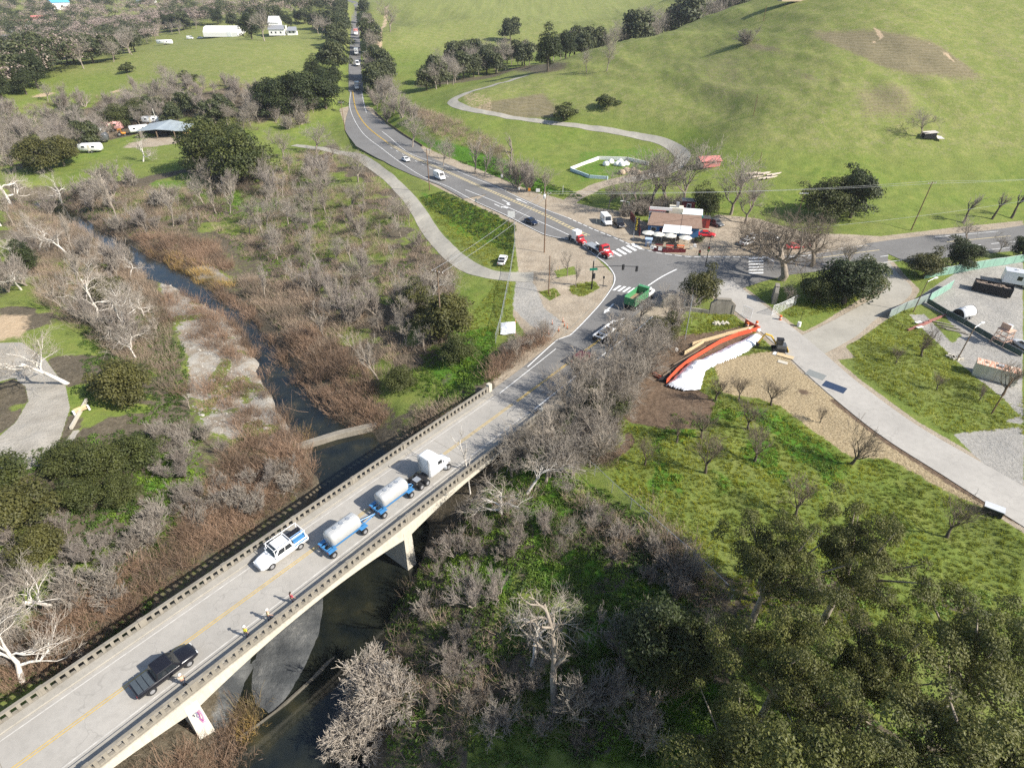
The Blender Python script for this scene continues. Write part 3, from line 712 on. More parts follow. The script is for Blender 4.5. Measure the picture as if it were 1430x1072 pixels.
for v, nm in ((10.45, 'girder'), (7.2, 'girder'), (3.6, 'girder'), (.15, 'girder')):
    m = MB(); us = np.linspace(U0, U1, 70)
    rings = [[B(u, v - .22, -.455), B(u, v + .22, -.455), B(u, v + .22, soffit(u)), B(u, v - .22, soffit(u))] for u in us]
    m.loft(rings).build(nm, M_CONC_L, br)
MB().prism(bpoly([(U0, 10.76), (U1, 10.76), (U1, 10.9), (U0, 10.9)]), -.34, -.1).build('ledge', M_CONC_L, br)
def graffiti_mat():
    t = NT('painted_pier', .8, .2); f = t.noise(.9, 5, .7); v = t.noise(1.5, 3, .6, stretch=(1.6, 1.6, .6))
    c = t.ramp(f, (.3, (.52, .48, .40)), (.7, (.64, .60, .52)))
    return t.out(c)
for i, u in enumerate(piers):
    m = MB(); zb = -9.2
    m.loft([[B(u - .75, V0 + .2, zb), B(u + .75, V0 + .2, zb), B(u + .75, 10.7, zb), B(u - .75, 10.7, zb)], [B(u - .6, V0 + .2, -1.2), B(u + .6, V0 + .2, -1.2), B(u + .6, 10.7, -1.2), B(u - .6, 10.7, -1.2)]])
    p = m.build('pier', graffiti_mat() if i == 0 else M_CONC_L, br)
    if i == 0:     # sprayed strokes on the end of the pier
        for k, (col, pts) in enumerate([((.30, .10, .24), [(.18, -2.6), (.22, -3.2), (.12, -3.8), (.26, -4.4)]), ((.55, .28, .42), [(.36, -2.5), (.40, -3.4), (.34, -4.4)]), ((.22, .22, .30), [(-.02, -2.5), (.10, -2.9), (-.02, -3.2), (.10, -3.6)]), ((.10, .10, .14), [(-.30, -2.7), (-.18, -2.6), (-.18, -3.0)]), ((.45, .20, .36), [(.05, -3.7), (.18, -4.6), (.40, -4.7)])]):
            MB().tube([B(u + a, 10.72 + (.1 if z < -2 else .0) * 0 + .01, z) for a, z in pts], .07 if k < 3 else .05, 6).build('sprayed_tag', flat('spray_paint_%s' % 'abcde'[k], col, .6), br)
    MB().prism(bpoly([(u - 1.6, -.8), (u + 1.6, -.8), (u + 1.6, 11.6), (u - 1.6, 11.6)]), -10.2, -8.3).build('footing', M_CONC, br)
for u0, u1 in ((U0 - .8, U0 + .6), (U1 - .6, U1 + .8)):
    MB().prism(bpoly([(u0, V0), (u1, V0), (u1, V1), (u0, V1)]), -7, -.46).build('abutment', M_CONC, br)
MB().prism(bpoly([(U1 + .02, -.3), (U1 + .7, -.3), (U1 + .7, .35), (U1 + .02, .35)]), -1, 1.45).build('end_post', M_CONC_L, br)
MB().prism(bpoly([(U1 + .02, 10.2), (U1 + .7, 10.2), (U1 + .7, 10.85), (U1 + .02, 10.85)]), -1, 1.45).build('end_post', M_CONC_L, br)
def bstripe(v, half, mat, z=.006, u0=U0, u1=U1, nm='lane_marking', par=br):
    MB().quad(*[B(u, w, z) for u, w in ((u0, v - half), (u0, v + half), (u1, v + half), (u1, v - half))]).build(nm, mat, par)
M_OLDW = flat('worn_white_paint', (.48, .46, .42), .8, .2, var=.25, scale=1.4)
M_OLDY = flat('worn_yellow_paint', (.46, .33, .11), .8, .2, var=.25, scale=1.4)
bstripe(1.75, .06, M_OLDW); bstripe(8.35, .07, M_OLDW); bstripe(5.0, .06, M_OLDY); bstripe(5.28, .06, M_OLDY)
for u in (-1.5, 52.):
    bstripe_m = MB().quad(*[B(a, w, .003) for a, w in ((u - .03, 1.2), (u - .03, 8.85), (u + .03, 8.85), (u + .03, 1.2))]).build('deck_joint', M_CONC, br)
# weir across the creek above the bridge, and the sill below it
wl = tag(MB().loft([[tuple(p + q) for q in (np.array([0, -.6, -1.5]), np.array([0, .6, -1.5]), np.array([0, .6, 0]), np.array([0, -.6, 0]))] for p in (at(412, 622, -6.9), at(470, 604, -6.9), at(526, 591, -6.9))]).build('concrete_weir', M_CONC, bevel=.05), 'pale concrete weir wall across the creek just upstream of the bridge', 'weir')
tag(MB().loft([[tuple(p + q) for q in (np.array([-.5, -.5, -1.5]), np.array([.5, .3, -1.5]), np.array([.5, .3, 0]), np.array([-.5, -.5, 0]))] for p in (at(342, 1022, -7.55), at(392, 985, -7.6), at(440, 942, -7.7), at(468, 912, -7.95))]).build('concrete_sill', concrete('wet_concrete', (.10, .09, .07), (.17, .155, .125)), bevel=.05), 'narrow concrete sill lying in the dark creek below the bridge', 'sill')
for q in (at(512, 889, -7.6), at(520, 886, -7.5), at(505, 893, -7.7)):
    pass
# ------------------------------------------------------------------ trees: grown branch by branch
def grow(rng, H, r0, levels=4, nb=(5, 6, 6, 5), spread=.8, up=.25, wig=.18, trunk_frac=.35, decay=.62, lean=(0, 0), first=.45, stems=1, crook=.0):
    """list of (level, points, radii)"""
    out = []
    def branch(p, d, L, r, lev):
        n = max(2, 4 - lev // 2) if lev < 3 else 2
        pts = [p.copy()]; rr = [r]; q = p.copy(); dd = d.copy()
        for i in range(n):
            dd = dd + rng.normal(0, wig * (1 + crook * (lev == 1)), 3); dd[2] += up * (.35 if lev else .1) * (1 if lev < 3 else .3); dd /= np.linalg.norm(dd)
            q = q + dd * L / n; pts.append(q.copy()); rr.append(r * (1 - (.62 if lev < levels - 1 else .8) * (i + 1) / n))
        out.append((lev, np.array(pts), np.array(rr)))
        if lev + 1 >= levels: return
        m = nb[min(lev, len(nb) - 1)]
        for k in range(m):
            t = first + (1 - first) * (k + rng.uniform(.2, 1)) / m if lev == 0 else rng.uniform(.25, 1.0)
            f = min(t, .999) * n; i = int(f); c = pts[i] + (pts[i + 1] - pts[i]) * (f - i)
            base = pts[i + 1] - pts[i]; base = base / np.linalg.norm(base)
            a = rng.normal(0, 1, 3); a -= base * a.dot(base); a /= np.linalg.norm(a) + 1e-9
            s = spread * rng.uniform(.6, 1.25); nd = base * math.cos(s) + a * math.sin(s); nd[2] += up * rng.uniform(.2, 1); nd /= np.linalg.norm(nd)
            branch(c, nd, L * decay * rng.uniform(.7, 1.2) * (1.15 if lev == 0 else 1), (rr[i] * (1 - (f - i)) + rr[i + 1] * (f - i)) * (.72 if lev == 0 else .62), lev + 1)
    for s in range(stems):
        d = np.array([lean[0], lean[1], 1.0]) + (rng.normal(0, .35, 3) if stems > 1 else 0); d[2] = abs(d[2]); d /= np.linalg.norm(d)
        branch(np.array([0, 0, -.3]) + (rng.normal(0, .15, 3) * (stems > 1)) * np.array([1, 1, 0]), d, H * (trunk_frac if stems == 1 else trunk_frac * rng.uniform(.8, 1.2)), r0, 0)
    zmax = max(p[1][:, 2].max() for p in out); k = H / zmax
    return [(l, p * k, np.maximum(r, .0)) for l, p, r in out]
def tubes(segs, kfun, rmin):
    V, F = [], []; base = 0
    for lev, P, R in segs:
        k = kfun(lev); n = len(P); R = np.maximum(R, rmin)
        T = np.gradient(P, axis=0); T /= np.linalg.norm(T, axis=1)[:, None] + 1e-9
        ref = np.array([.3, .5, .8]) if abs(T[0][2]) < .9 else np.array([1., 0, 0])
        U = np.cross(T, ref); U /= np.linalg.norm(U, axis=1)[:, None] + 1e-9; W = np.cross(T, U)
        a = np.arange(k) * 2 * np.pi / k
        ring = P[:, None] + (U[:, None] * np.cos(a)[None, :, None] + W[:, None] * np.sin(a)[None, :, None]) * R[:, None, None]
        V.append(ring.reshape(-1, 3))
        i = np.arange(n - 1)[:, None] * k; j = np.arange(k)[None]; j2 = (j + 1) % k
        F.append(np.stack([i + j, i + j2, i + k + j2, i + k + j], -1).reshape(-1, 4) + base); base += n * k
    return np.concatenate(V), np.concatenate(F)
def leaves(rng, C_, N_, size, tint, per=1, asp=.6, flatn=.55):
    """one bent leaf-sized quad per centre, facing roughly along N_"""
    n = len(C_)
    d = N_ + rng.normal(0, flatn, (n, 3)); d /= np.linalg.norm(d, axis=1)[:, None] + 1e-9
    a = rng.normal(0, 1, (n, 3)); u = np.cross(d, a); u /= np.linalg.norm(u, axis=1)[:, None] + 1e-9; w = np.cross(d, u)
    s = size * rng.uniform(.55, 1.3, n)[:, None]
    V = np.stack([C_ - u * s, C_ + w * s * asp + d * s * .15, C_ + u * s, C_ - w * s * asp + d * s * .15], 1).reshape(-1, 3)
    F = np.arange(4 * n).reshape(n, 4)
    col = np.repeat(np.stack([tint, tint, tint, np.ones(n)], 1), 4, 0)
    return V, F, col
def leaf_mesh(name, V, F, col, mat):
    o = mesh_obj(name, V, F, mat); color_attr(o.data, 'tint', col); return o
def crown_pts(rng, rx, rz, zc, nblob, nleaf, blob=(.28, .42), low=-.35, ragged=.2, gap=.0):
    """leaf positions on many uneven clumps spread through a crown volume"""
    cs = []
    while len(cs) < nblob:
        v = rng.normal(0, 1, 3); v /= np.linalg.norm(v)
        if v[2] < low: continue
        r = rng.uniform(.35, 1.0) ** .6 * (1 + rng.normal(0, ragged))
        cs.append((v * np.array([rx, rx * .95, rz]) * r * .78, rng.uniform(*blob) * rx, rng.uniform(.0, 1)))
    w = np.array([c[1] ** 2 for c in cs]); w /= w.sum(); cnt = rng.multinomial(nleaf, w)
    P, N, T = [], [], []
    for (c, b, t), m in zip(cs, cnt):
        v = rng.normal(0, 1, (m, 3)); v /= np.linalg.norm(v, axis=1)[:, None]; v[:, 2] = np.where(v[:, 2] < -.35, -v[:, 2], v[:, 2])
        r = b * rng.uniform(.45, 1.0, m)[:, None] ** .5 * (1 + rng.normal(0, .12, (m, 1)))
        P.append(c + np.array([0, 0, zc]) + v * r * np.array([1, 1, .8])); N.append(v + np.array([0, 0, .35])); T.append(np.clip(t * .6 + rng.uniform(0, .4, m), 0, 1))
    return np.concatenate(P), np.concatenate(N), np.concatenate(T), cs
def pivot(name): 
    o = bpy.data.objects.new(name, None); return o
PROTO = {}
def reg(key, trunk=None, crown=None): PROTO[key] = (trunk, crown)
def take(o):
    """keep the mesh, drop the object: things link the mesh later"""
    me = o.data; bpy.data.objects.remove(o); return me
def bare_proto(key, seed, H, r0, trunk_mat, twig_mat, split=2, rmin=.02, **kw):
    rng = np.random.default_rng(seed); segs = grow(rng, H, r0, **kw)
    a = [s for s in segs if s[0] < split]; b = [s for s in segs if s[0] >= split]
    V, F = tubes(a, lambda l: 8 if l == 0 else 6 if l == 1 else 4, .03); t = take(mesh_obj('trunk', V, F, trunk_mat, smooth=True))
    V, F = tubes(b, lambda l: 4 if l == 2 and split == 2 else 3, rmin); c = take(mesh_obj('crown', V, F, twig_mat, smooth=True))
    reg(key, t, c)
def leafy_proto(key, seed, H, rx, rz, mat, nblob, nleaf, size, trunk_mat=BK_DARK, r0=None, **kw):
    rng = np.random.default_rng(seed)
    P, N, T, cs = crown_pts(rng, rx, rz, H - rz * 1.0, nblob, nleaf, **kw)
    V, F, col = leaves(rng, P, N, size, T); c = take(leaf_mesh('crown', V, F, col, mat))
    segs = []; r0 = r0 or H * .035; top = np.array([rng.normal(0, .3), rng.normal(0, .3), (H - rz) * .75])
    pts = np.array([[0, 0, -.4], top * [.4, .4, .5], top]); segs.append((0, pts, np.array([r0, r0 * .8, r0 * .65])))
    for k in rng.permutation(len(cs))[:22]:
        e = cs[k][0] + np.array([0, 0, H - rz]); m_ = (top + e) / 2 + rng.normal(0, .3, 3); s = top * rng.uniform(.7, 1)
        segs.append((1, np.array([s, m_, e]), np.array([r0 * .45, r0 * .28, r0 * .1])))
    V, F = tubes(segs, lambda l: 8 if l == 0 else 5, .03); reg(key, take(mesh_obj('trunk', V, F, trunk_mat, smooth=True)), c)

# bare kinds
for i in range(3): bare_proto('round%d' % i, 10 + i, 8, .2, BK_LIMB, BK_GREY, 2, .013, levels=5, nb=(6, 6, 5, 4), spread=.75, up=.22, wig=.2, trunk_frac=.32, decay=.68, first=.4)
for i in range(3): bare_proto('upright%d' % i, 20 + i, 10, .2, BK_LIMB, BK_PALETWIG, 2, .013, levels=5, nb=(8, 6, 5, 3), spread=.5, up=.4, wig=.14, trunk_frac=.6, decay=.5, first=.3)
for i in range(3): bare_proto('pink%d' % i, 30 + i, 7, .14, BK_LIMB, BK_PINK, 1, .013, levels=4, nb=(9, 7, 5), spread=.5, up=.35, wig=.16, trunk_frac=.55, decay=.55, first=.15, stems=5)
for i in range(3): bare_proto('sycamore%d' % i, 43 + i * 3, 13, .36, BK_WHITE, BK_PALETWIG, 3, .015, levels=5, nb=(5, 5, 6, 5), spread=.8, up=.25, wig=.26, trunk_frac=.5, decay=.66, first=.4, crook=.6)
for i in range(3): bare_proto('orchard%d' % i, 50 + i, 6.5, .24, BK_DARK, BK_TWIGB, 2, .014, levels=5, nb=(6, 4, 4, 3), spread=.62, up=.42, wig=.15, trunk_frac=.26, decay=.82, first=.75)
for i in range(2): bare_proto('valleyoak%d' % i, 60 + i, 13, .6, BK_LIMB, BK_TWIGB, 3, .015, levels=6, nb=(6, 5, 5, 4, 3), spread=.85, up=.12, wig=.27, trunk_frac=.3, decay=.7, first=.45, crook=.5)
for i in range(2): bare_proto('snag%d' % i, 70 + i, 12, .34, BK_LIMB, BK_LIMB, 2, .02, levels=4, nb=(9, 4, 3), spread=.9, up=.05, wig=.2, trunk_frac=.85, decay=.3, first=.35)
for i in range(2): bare_proto('spindle%d' % i, 80 + i, 11, .15, BK_WHITE, BK_PALETWIG, 2, .018, levels=4, nb=(12, 5, 4), spread=.6, up=.25, wig=.12, trunk_frac=.9, decay=.25, first=.2)
for i in range(3): bare_proto('shrub%d' % i, 90 + i, 3.0, .06, BK_LIMB, BK_GREY, 1, .011, levels=4, nb=(7, 6, 4), spread=.55, up=.25, wig=.2, trunk_frac=.6, decay=.6, first=.1, stems=9)
bare_proto('willow0', 97, 6, .12, BK_PALETWIG, BK_PALETWIG, 1, .02, levels=5, nb=(7, 6, 5, 4), spread=.6, up=.15, wig=.2, trunk_frac=.55, decay=.62, first=.2, stems=7)
bare_proto('pollard0', 98, 8, .34, BK_DARK, BK_GREY, 2, .02, levels=4, nb=(6, 7, 6), spread=.5, up=.35, wig=.2, trunk_frac=.5, decay=.5, first=.6)
# evergreen kinds
for i in range(3): leafy_proto('oak%d' % i, 110 + i, 9, 5.0, 4.9, L_OAK, 60, 11000, .20, low=-.75)
for i in range(2): leafy_proto('olive%d' % i, 120 + i, 8, 4.2, 4.4, L_OLIVE, 56, 11000, .19, BK_LIMB, low=-.8)
for i in range(2): leafy_proto('dark%d' % i, 130 + i, 11, 4.5, 5.9, L_DARK, 62, 11000, .21, low=-.8)
for i in range(2): leafy_proto('farcrown%d' % i, 140 + i, 9, 4.8, 4.8, L_FARGREEN, 36, 3600, .38, low=-.7)
for i in range(3): leafy_proto('euc%d' % i, 150 + i, 18, 8.2, 7.0, L_EUC, 88, 32000, .125, BK_LIMB, .5, blob=(.09, .19), ragged=.3, low=-.5)
for i in range(2): leafy_proto('bush%d' % i, 160 + i, 2.2, 1.7, 1.3, L_OAK, 18, 2200, .13, r0=.08)
leafy_proto('olivebush0', 165, 3.2, 2.6, 1.9, L_OLIVE, 26, 4200, .14, BK_LIMB, r0=.1)

NAMES = {'round': 'bare_tree', 'upright': 'bare_tree', 'pink': 'bare_willow', 'sycamore': 'sycamore_tree', 'orchard': 'orchard_tree', 'valleyoak': 'bare_oak_tree', 'snag': 'dead_tree', 'spindle': 'birch_like_tree', 'shrub': 'bare_shrub', 'willow': 'bare_willow', 'pollard': 'bare_tree',
         'oak': 'oak_tree', 'olive': 'evergreen_tree', 'dark': 'evergreen_tree', 'farcrown': 'oak_tree', 'euc': 'eucalyptus_tree', 'bush': 'evergreen_shrub', 'olivebush': 'evergreen_shrub'}
NAMES['spindle'] = 'slender_tree'
CAT = {'bare_shrub': 'shrub', 'evergreen_shrub': 'shrub'}
PH = {k: None for k in PROTO}
def mesh_h(me):
    z = np.empty(len(me.vertices) * 3, np.float32); me.vertices.foreach_get('co', z); return float(z[2::3].max())
for k, (t, c) in PROTO.items(): PH[k] = max(mesh_h(t), mesh_h(c))
TRNG = random.Random(5)
def plant(key, pos, h, label, group=None, wid=1.0, rz=None, lean=None):
    """one tree as a thing of its own: trunk and crown are its parts"""
    kind = key.rstrip('0123456789'); nm = NAMES[kind]; t, c = PROTO[key]
    s = h / PH[key]
    r = thing(nm, label, CAT.get(nm, 'tree'), pos, TRNG.uniform(0, 6.283) if rz is None else rz, group)
    r.scale = (s * wid, s * wid, s)
    if lean: r.rotation_euler = (lean[0], lean[1], r.rotation_euler[2])
    to = bpy.data.objects.new('trunk', t); C.objects.link(to); to.parent = r
    co = bpy.data.objects.new('crown', c); C.objects.link(co); co.parent = r
    return r
def pick(kind): 
    ks = [k for k in PROTO if k.rstrip('0123456789') == kind]; return TRNG.choice(ks)
def g_py(g):
    y, z = g[1], g[2] - CAMH; return CY - F_PX * (y * math.sin(PITCH) + z * math.cos(PITCH)) / (y * math.cos(PITCH) - z * math.sin(PITCH))
def far_k(py):      # trees beyond the junction stand taller than those by the creek
    return 1.0 if py > 345 else 1.0 + .38 * min(1, (345 - py) / 60)
def T(kind, px, py, h, label, wid=1.0, group=None, rz=None, lean=None):
    h *= far_k(py) * (1.18 if py < 170 else 1)
    return plant(pick(kind) if not kind[-1].isdigit() else kind, gp(px, py), h, label, group, wid, rz, lean)
ROADS_XY = [(NW, [w + 1.5 for w in NW_W]), (EAST, [w + 2 for w in EAST_W]), (SWL, [w + .5 for w in SWL_W]), (DRIVE, [w + 1 for w in DRIVE_W]), (GTRK, [4] * len(GTRK)), (LTRK, [3] * len(LTRK)), (HTRK, [3.2] * len(HTRK)), ([tuple(B(-60, 5)[:2]), tuple(B(66, 5)[:2])], [7.2, 7.2]), (CREEK, [w + .3 for w in CREEK_W])]
def clear_of_roads(x, y, extra=0.0):
    X = np.array([x]); Y = np.array([y])
    for p, w in ROADS_XY:
        d, ww = seg_dist(X, Y, p, w)
        if d[0] < ww[0] + extra: return False
    return True
def clear_mask(X, Y, extra=0.0):
    ok = np.ones(X.shape, bool)
    for p, w in ROADS_XY:
        d, ww = seg_dist(X, Y, p, w); ok &= d > ww + extra
    return ok
def scatter_px(poly, n, rng, mind=0.0, extra=.5):
    """n places on the terrain inside a region drawn round what the photograph shows, even in the picture"""
    xs = [p[0] for p in poly]; ys = [p[1] for p in poly]; out = []; tries = 0
    while len(out) < n and tries < n * 30:
        tries += 1
        x = rng.uniform(min(xs), max(xs)); y = rng.uniform(min(ys), max(ys))
        if not in_poly(np.array([x]), np.array([y]), poly)[0]: continue
        g = gp(x, y)
        if not clear_of_roads(g[0], g[1], extra): continue
        if mind and any((g[0] - q[0]) ** 2 + (g[1] - q[1]) ** 2 < mind * mind for q in out): continue
        out.append(g)
    return out
def grove(kinds, poly, n, hr, label, group, mind=2.0, extra=1.0, wid=(.85, 1.15)):
    labs = label if isinstance(label, dict) else None
    for g in scatter_px(poly, n, TRNG, mind, extra):
        k = TRNG.choice(kinds); lab = labs[k] if labs else label
        plant(pick(k), g, TRNG.uniform(*hr) * far_k(g_py(g)), lab, group + ({'': ''}.get(k, '')), TRNG.uniform(*wid))
# ------------------------------------------------------------------ planted where the photograph shows them: single trees first
# evergreens
T('oak', 296, 240, 14, 'broad olive green oak at the left end of the clump in the left field', 1.15)
T('oak', 342, 256, 14, 'broad olive green oak at the right end of the clump in the left field', 1.1)
T('oak', 322, 222, 11, 'olive green oak behind the two broad oaks of the field clump', 1.1)
for px, py, h, w, l in [(385,162,10.5,1.0,'dark oak at the left front of the cluster above the ranch track'), (415,160,12,1.05,'tall dark oak in the middle of the cluster above the ranch track'), (455,152,10.5,1.0,'dark oak at the road end of the cluster above the ranch track'), (440,112,8,1,'brown green oak standing behind the cluster above the ranch track'), (465,128,10,1,'small dark oak beside the road bend behind the cluster')]: T('dark', px, py, h, l, w * 1.25)
T('olive', 977, 424, 9.0, 'round evergreen between the two stone gate walls at the junction', .92)
T('dark', 1178, 424, 10.5, 'big dark round evergreen beside the driveway gate', 1.35)
T('oak', 1135, 424, 7.5, 'small pale green oak just left of the big dark evergreen by the gate', .9)
T('oak', 1198, 410, 8.5, 'grey green oak at the back of the dark evergreen beside the gravel track', 1.1)
T('dark', 1187, 304, 11, 'tall dark evergreen on the far side of the east road', 1.0); T('oak', 1148, 306, 9.5, 'wide dark oak left of the tall evergreen beyond the east road', 1.15)
T('olive', 1290, 386, 7, 'evergreen shrub tree at the corner of the green screened fence', 1.2); T('dark', 1338, 376, 7.5, 'dark evergreen in the middle of the row behind the green screened fence', 1.3); T('dark', 1424, 362, 6, 'dark evergreen behind the green fence at the far right', 1.1)
T('oak', 983, 306, 8.5, 'dark green leaning tree standing behind the cafe roof', .75)
T('dark', 765, 100, 13.5, 'tall dark evergreen rising from the ravine behind the hill path', .95); T('dark', 790, 82, 9, 'dark evergreen at the right foot of the tall ravine evergreen', 1); T('farcrown', 713, 58, 11, 'small dark round tree left of the ravine on the back hill', 1.0)
T('bush', 788, 168, 4, 'dark round bush on the hill just above the path', 1.5); T('bush', 849, 150, 3.2, 'dark round bush higher on the hill above the path', 1.5)
T('olive', 622, 470, 9, 'grey green evergreen beside the pale utility pole', 1.2); T('olive', 585, 440, 8, 'olive evergreen half hidden in the bare trees left of the utility pole', 1.1)
T('oak', 640, 505, 5.5, 'bright edged evergreen below the white tarp', 1.2); T('oak', 560, 545, 5, 'green bush tree among pale willows by the creek bank', 1.1)
T('olive', 185, 560, 8, 'large olive green tree beside the park path', 1.2); T('olive', 158, 430, 7.5, 'olive tree behind the white sycamores', 1.1); T('dark', 40, 380, 8.5, 'dark evergreen at the left edge behind the park', 1.2)
for px, py, h, l in [(100,660,5.5,'dense dark green bush tree below the park path'), (150,665,6,'dense dark green bush tree in the middle of the bank thicket'), (195,650,5.5,'dense green bush tree at the right end of the bank thicket'), (120,705,5,'low dark bush tree at the foot of the bank thicket'), (40,735,6.5,'dark green bush tree near the left edge above the railing'), (5,690,6.5,'dark bush tree at the left edge by the path end'), (60,780,5,'olive bush tree behind the white sycamore near the railing'),(175,700,4.5,'low green bush tree at the front of the bank thicket')]: T('olive' if py > 720 else 'oak', px, py, h, l, 1.25)
T('dark', 905, 935, 11, 'dark oak standing in the shade beside the fence', 1.05); T('oak', 945, 930, 7, 'shaded green oak right of the dark oak by the fence', 1.1)
T('oak', 850, 585, 5.5, 'green bushy tree beside the chain link fence near the dug bank', 1.2); T('olive', 925, 478, 6.5, 'grey green bush tree at the road verge behind the fence', 1.1); T('oak', 828, 560, 4.5, 'ivy covered bush at the road verge', 1.1)
# eucalyptus stand at the lower right
def E_(px, py, h, w, label, zc=12.5, group=None):      # placed by where the middle of its crown shows
    p = at(px, py, zc * h / 18 - 1.5); p[2] = float(zt(p[0], p[1])); return plant(pick('euc'), p, h, label, group, w)
for px, py, h, w, l in [(1085,770,18,.74,'large olive eucalyptus reaching over the meadow at the upper left of the stand'), (1200,760,18,.74,'large olive eucalyptus at the top right of the left group'), (1105,905,18,.78,'broad eucalyptus at the left edge of the stand beside the shaded ravine'), (1228,915,17,.62,'eucalyptus in the middle of the lower right stand'), (1388,890,18,.8,'tall eucalyptus with pale limbs at the right edge'), (1055,1035,17,.72,'eucalyptus at the lower left corner of the stand'), (1180,1045,18,.78,'eucalyptus at the bottom of the stand below the middle one'), (1395,1040,20,.95,'eucalyptus cut by the lower right corner')]: E_(px, py, h, w, l)
for px, py, h, w in [(1090,1150,22,.85), (1300,1150,21,.85)]: E_(px, py, h, w, 'eucalyptus of the lower right stand mostly below the frame', 12.5, 'eucalyptus below the frame')
# white barked sycamores
for k, px, py, h, w, l in [('sycamore0',172,478,14.5,.9,'tall sycamore with white trunk and crooked white limbs above the gravel bar'), ('sycamore1',95,535,13.5,1.1,'wide pinkish sycamore overhanging the park path'), ('sycamore0',140,450,14,1.0,'sycamore with bleached limbs left of the tall white one'), ('sycamore0',18,290,17,.75,'tall pale sycamore at the left edge of the field'), ('sycamore2',88,285,9,.8,'half dead sycamore with dark leaning trunk in the left field'), ('sycamore0',200,226,9,.9,'small white sycamore in front of the metal shed'), ('upright0',165,310,13,1.0,'bleached upright tree leaning left by the creek bend'), ('upright1',242,316,11,.9,'bleached leaning tree right of the creek bend'),
    ('sycamore0',32,955,13,.85,'white trunked sycamore at the lower left beside the railing'), ('sycamore1',85,848,11.5,.85,'white branching sycamore behind the far railing'), ('sycamore0',700,716,9,1.15,'old sycamore with thick grey trunk and long white limb beside the bridge'), ('spindle0',657,690,11.5,.8,'thin white stemmed tree growing up past the bridge railing'),
    ('upright2',528,530,11,1.0,'leaning bare tree with grey trunk on the creek bank'), ('upright0',372,420,9,1.0,'pale feathery tree beside the far creek'), ('upright1',455,475,9,1.,'pale feathery tree near the creek bend right of the gravel bar'), ('sycamore1',600,420,9,.9,'pinkish bare tree right behind the pale utility pole'),
    ('snag0',775,985,14,1.0,'tall grey dead trunk standing in the shaded ravine'), ('sycamore2',742,930,10,.9,'white limbed dead tree left of the tall grey trunk'), ('snag1',120,668,4,1.3,'fallen white branch on the bank thicket'), ('willow0',535,985,6.5,1.2,'pale bushy willow hanging over the dark water'), ('willow0',500,1040,5.5,1.2,'pale willow below the first over the dark water'), ('shrub0',690,1015,3.4,1.3,'small pale spiky shrub in the shade')]: T(k, px, py, h, l, w)
T('sycamore1', 190, 500, 6, 'short white forked sapling right of the tall white sycamore', .9); T('snag1', 265, 570, 3.2, 'broken white trunk lying by the gravel bar', 1.3); T('spindle1', 310, 262, 8, 'thin leaning pale tree below the field oaks', .9)
# big bare oak, cafe trees, roadside trees
T('valleyoak0', 1090, 390, 16, 'huge spreading bare oak at the junction over the parked cars', 1.3, None, 1.2); T('valleyoak1', 1058, 356, 12, 'bare oak left behind the huge spreading one', 1.0); T('valleyoak0', 1132, 372, 13, 'bare oak right behind the huge spreading one', 1.0)
T('round0', 1183, 378, 9, 'bare vase shaped tree between the huge oak and the east road', 1.2); T('round1', 1100, 425, 5, 'reddish bare tree in front of the gate wall', 1.2)
for i, (px, py, h) in enumerate([(868,298,10), (888,294,13), (905,287,13), (930,288,12), (955,284,14), (1020,300,14), (1040,312,12), (850,290,6)]): T('round', px, py, h, ['small bare tree beside the white van', 'bare tree at the left rear corner of the cafe', 'bare tree behind the red roof of the cafe', 'bare tree behind the cafe chimney', 'tall bare tree behind the evergreen of the cafe', 'tall bare tree right of the evergreen of the cafe', 'bare tree leaning over the dark parked car', 'low bare tree at the bend of the dirt drive'][i], 1.05)
for i, (px, py, h, k) in enumerate([(575,206,10,'round'), (618,232,7,'round'), (628,222,6,'round'), (664,243,11,'upright'), (677,246,9,'upright'), (713,244,10,'snag'), (735,268,8.5,'pink'), (722,262,8,'pink'), (760,270,7,'round'), (700,248,6,'round'), (600,215,6,'round')]):
    T(k, px, py, h, ['golden brown bare tree at the road bend beside the hedge', 'low bare tree on the road bank', 'small bare tree behind the low one on the road bank', 'tall dark stemmed tree on the upper side of the road', 'twin of the dark stemmed tree, leaning right', 'broken dead tree on the meadow above the road', 'dense brown thicket tree beside the road signs', 'dense dark thicket tree left of the road signs', 'open bare tree between signs and white fence', 'small bare tree below the broken dead tree', 'slim bare tree behind the utility pole'][i], 1.0)
for px, py, h, l in [(1345,312,7,'pollarded bare tree nearest the leaning utility pole'), (1385,306,6.5,'middle pollarded bare tree beyond the east road'), (1412,305,7.5,'pollarded bare tree at the right edge beyond the east road')]: T('pollard0', px, py, h, l, 1.0)
T('round2', 1350, 338, 6.5, 'bare spreading tree overhanging the east road by the screened fence', 1.2); T('round1', 1395, 352, 5, 'thin bare tree behind the green fence', 1.2)
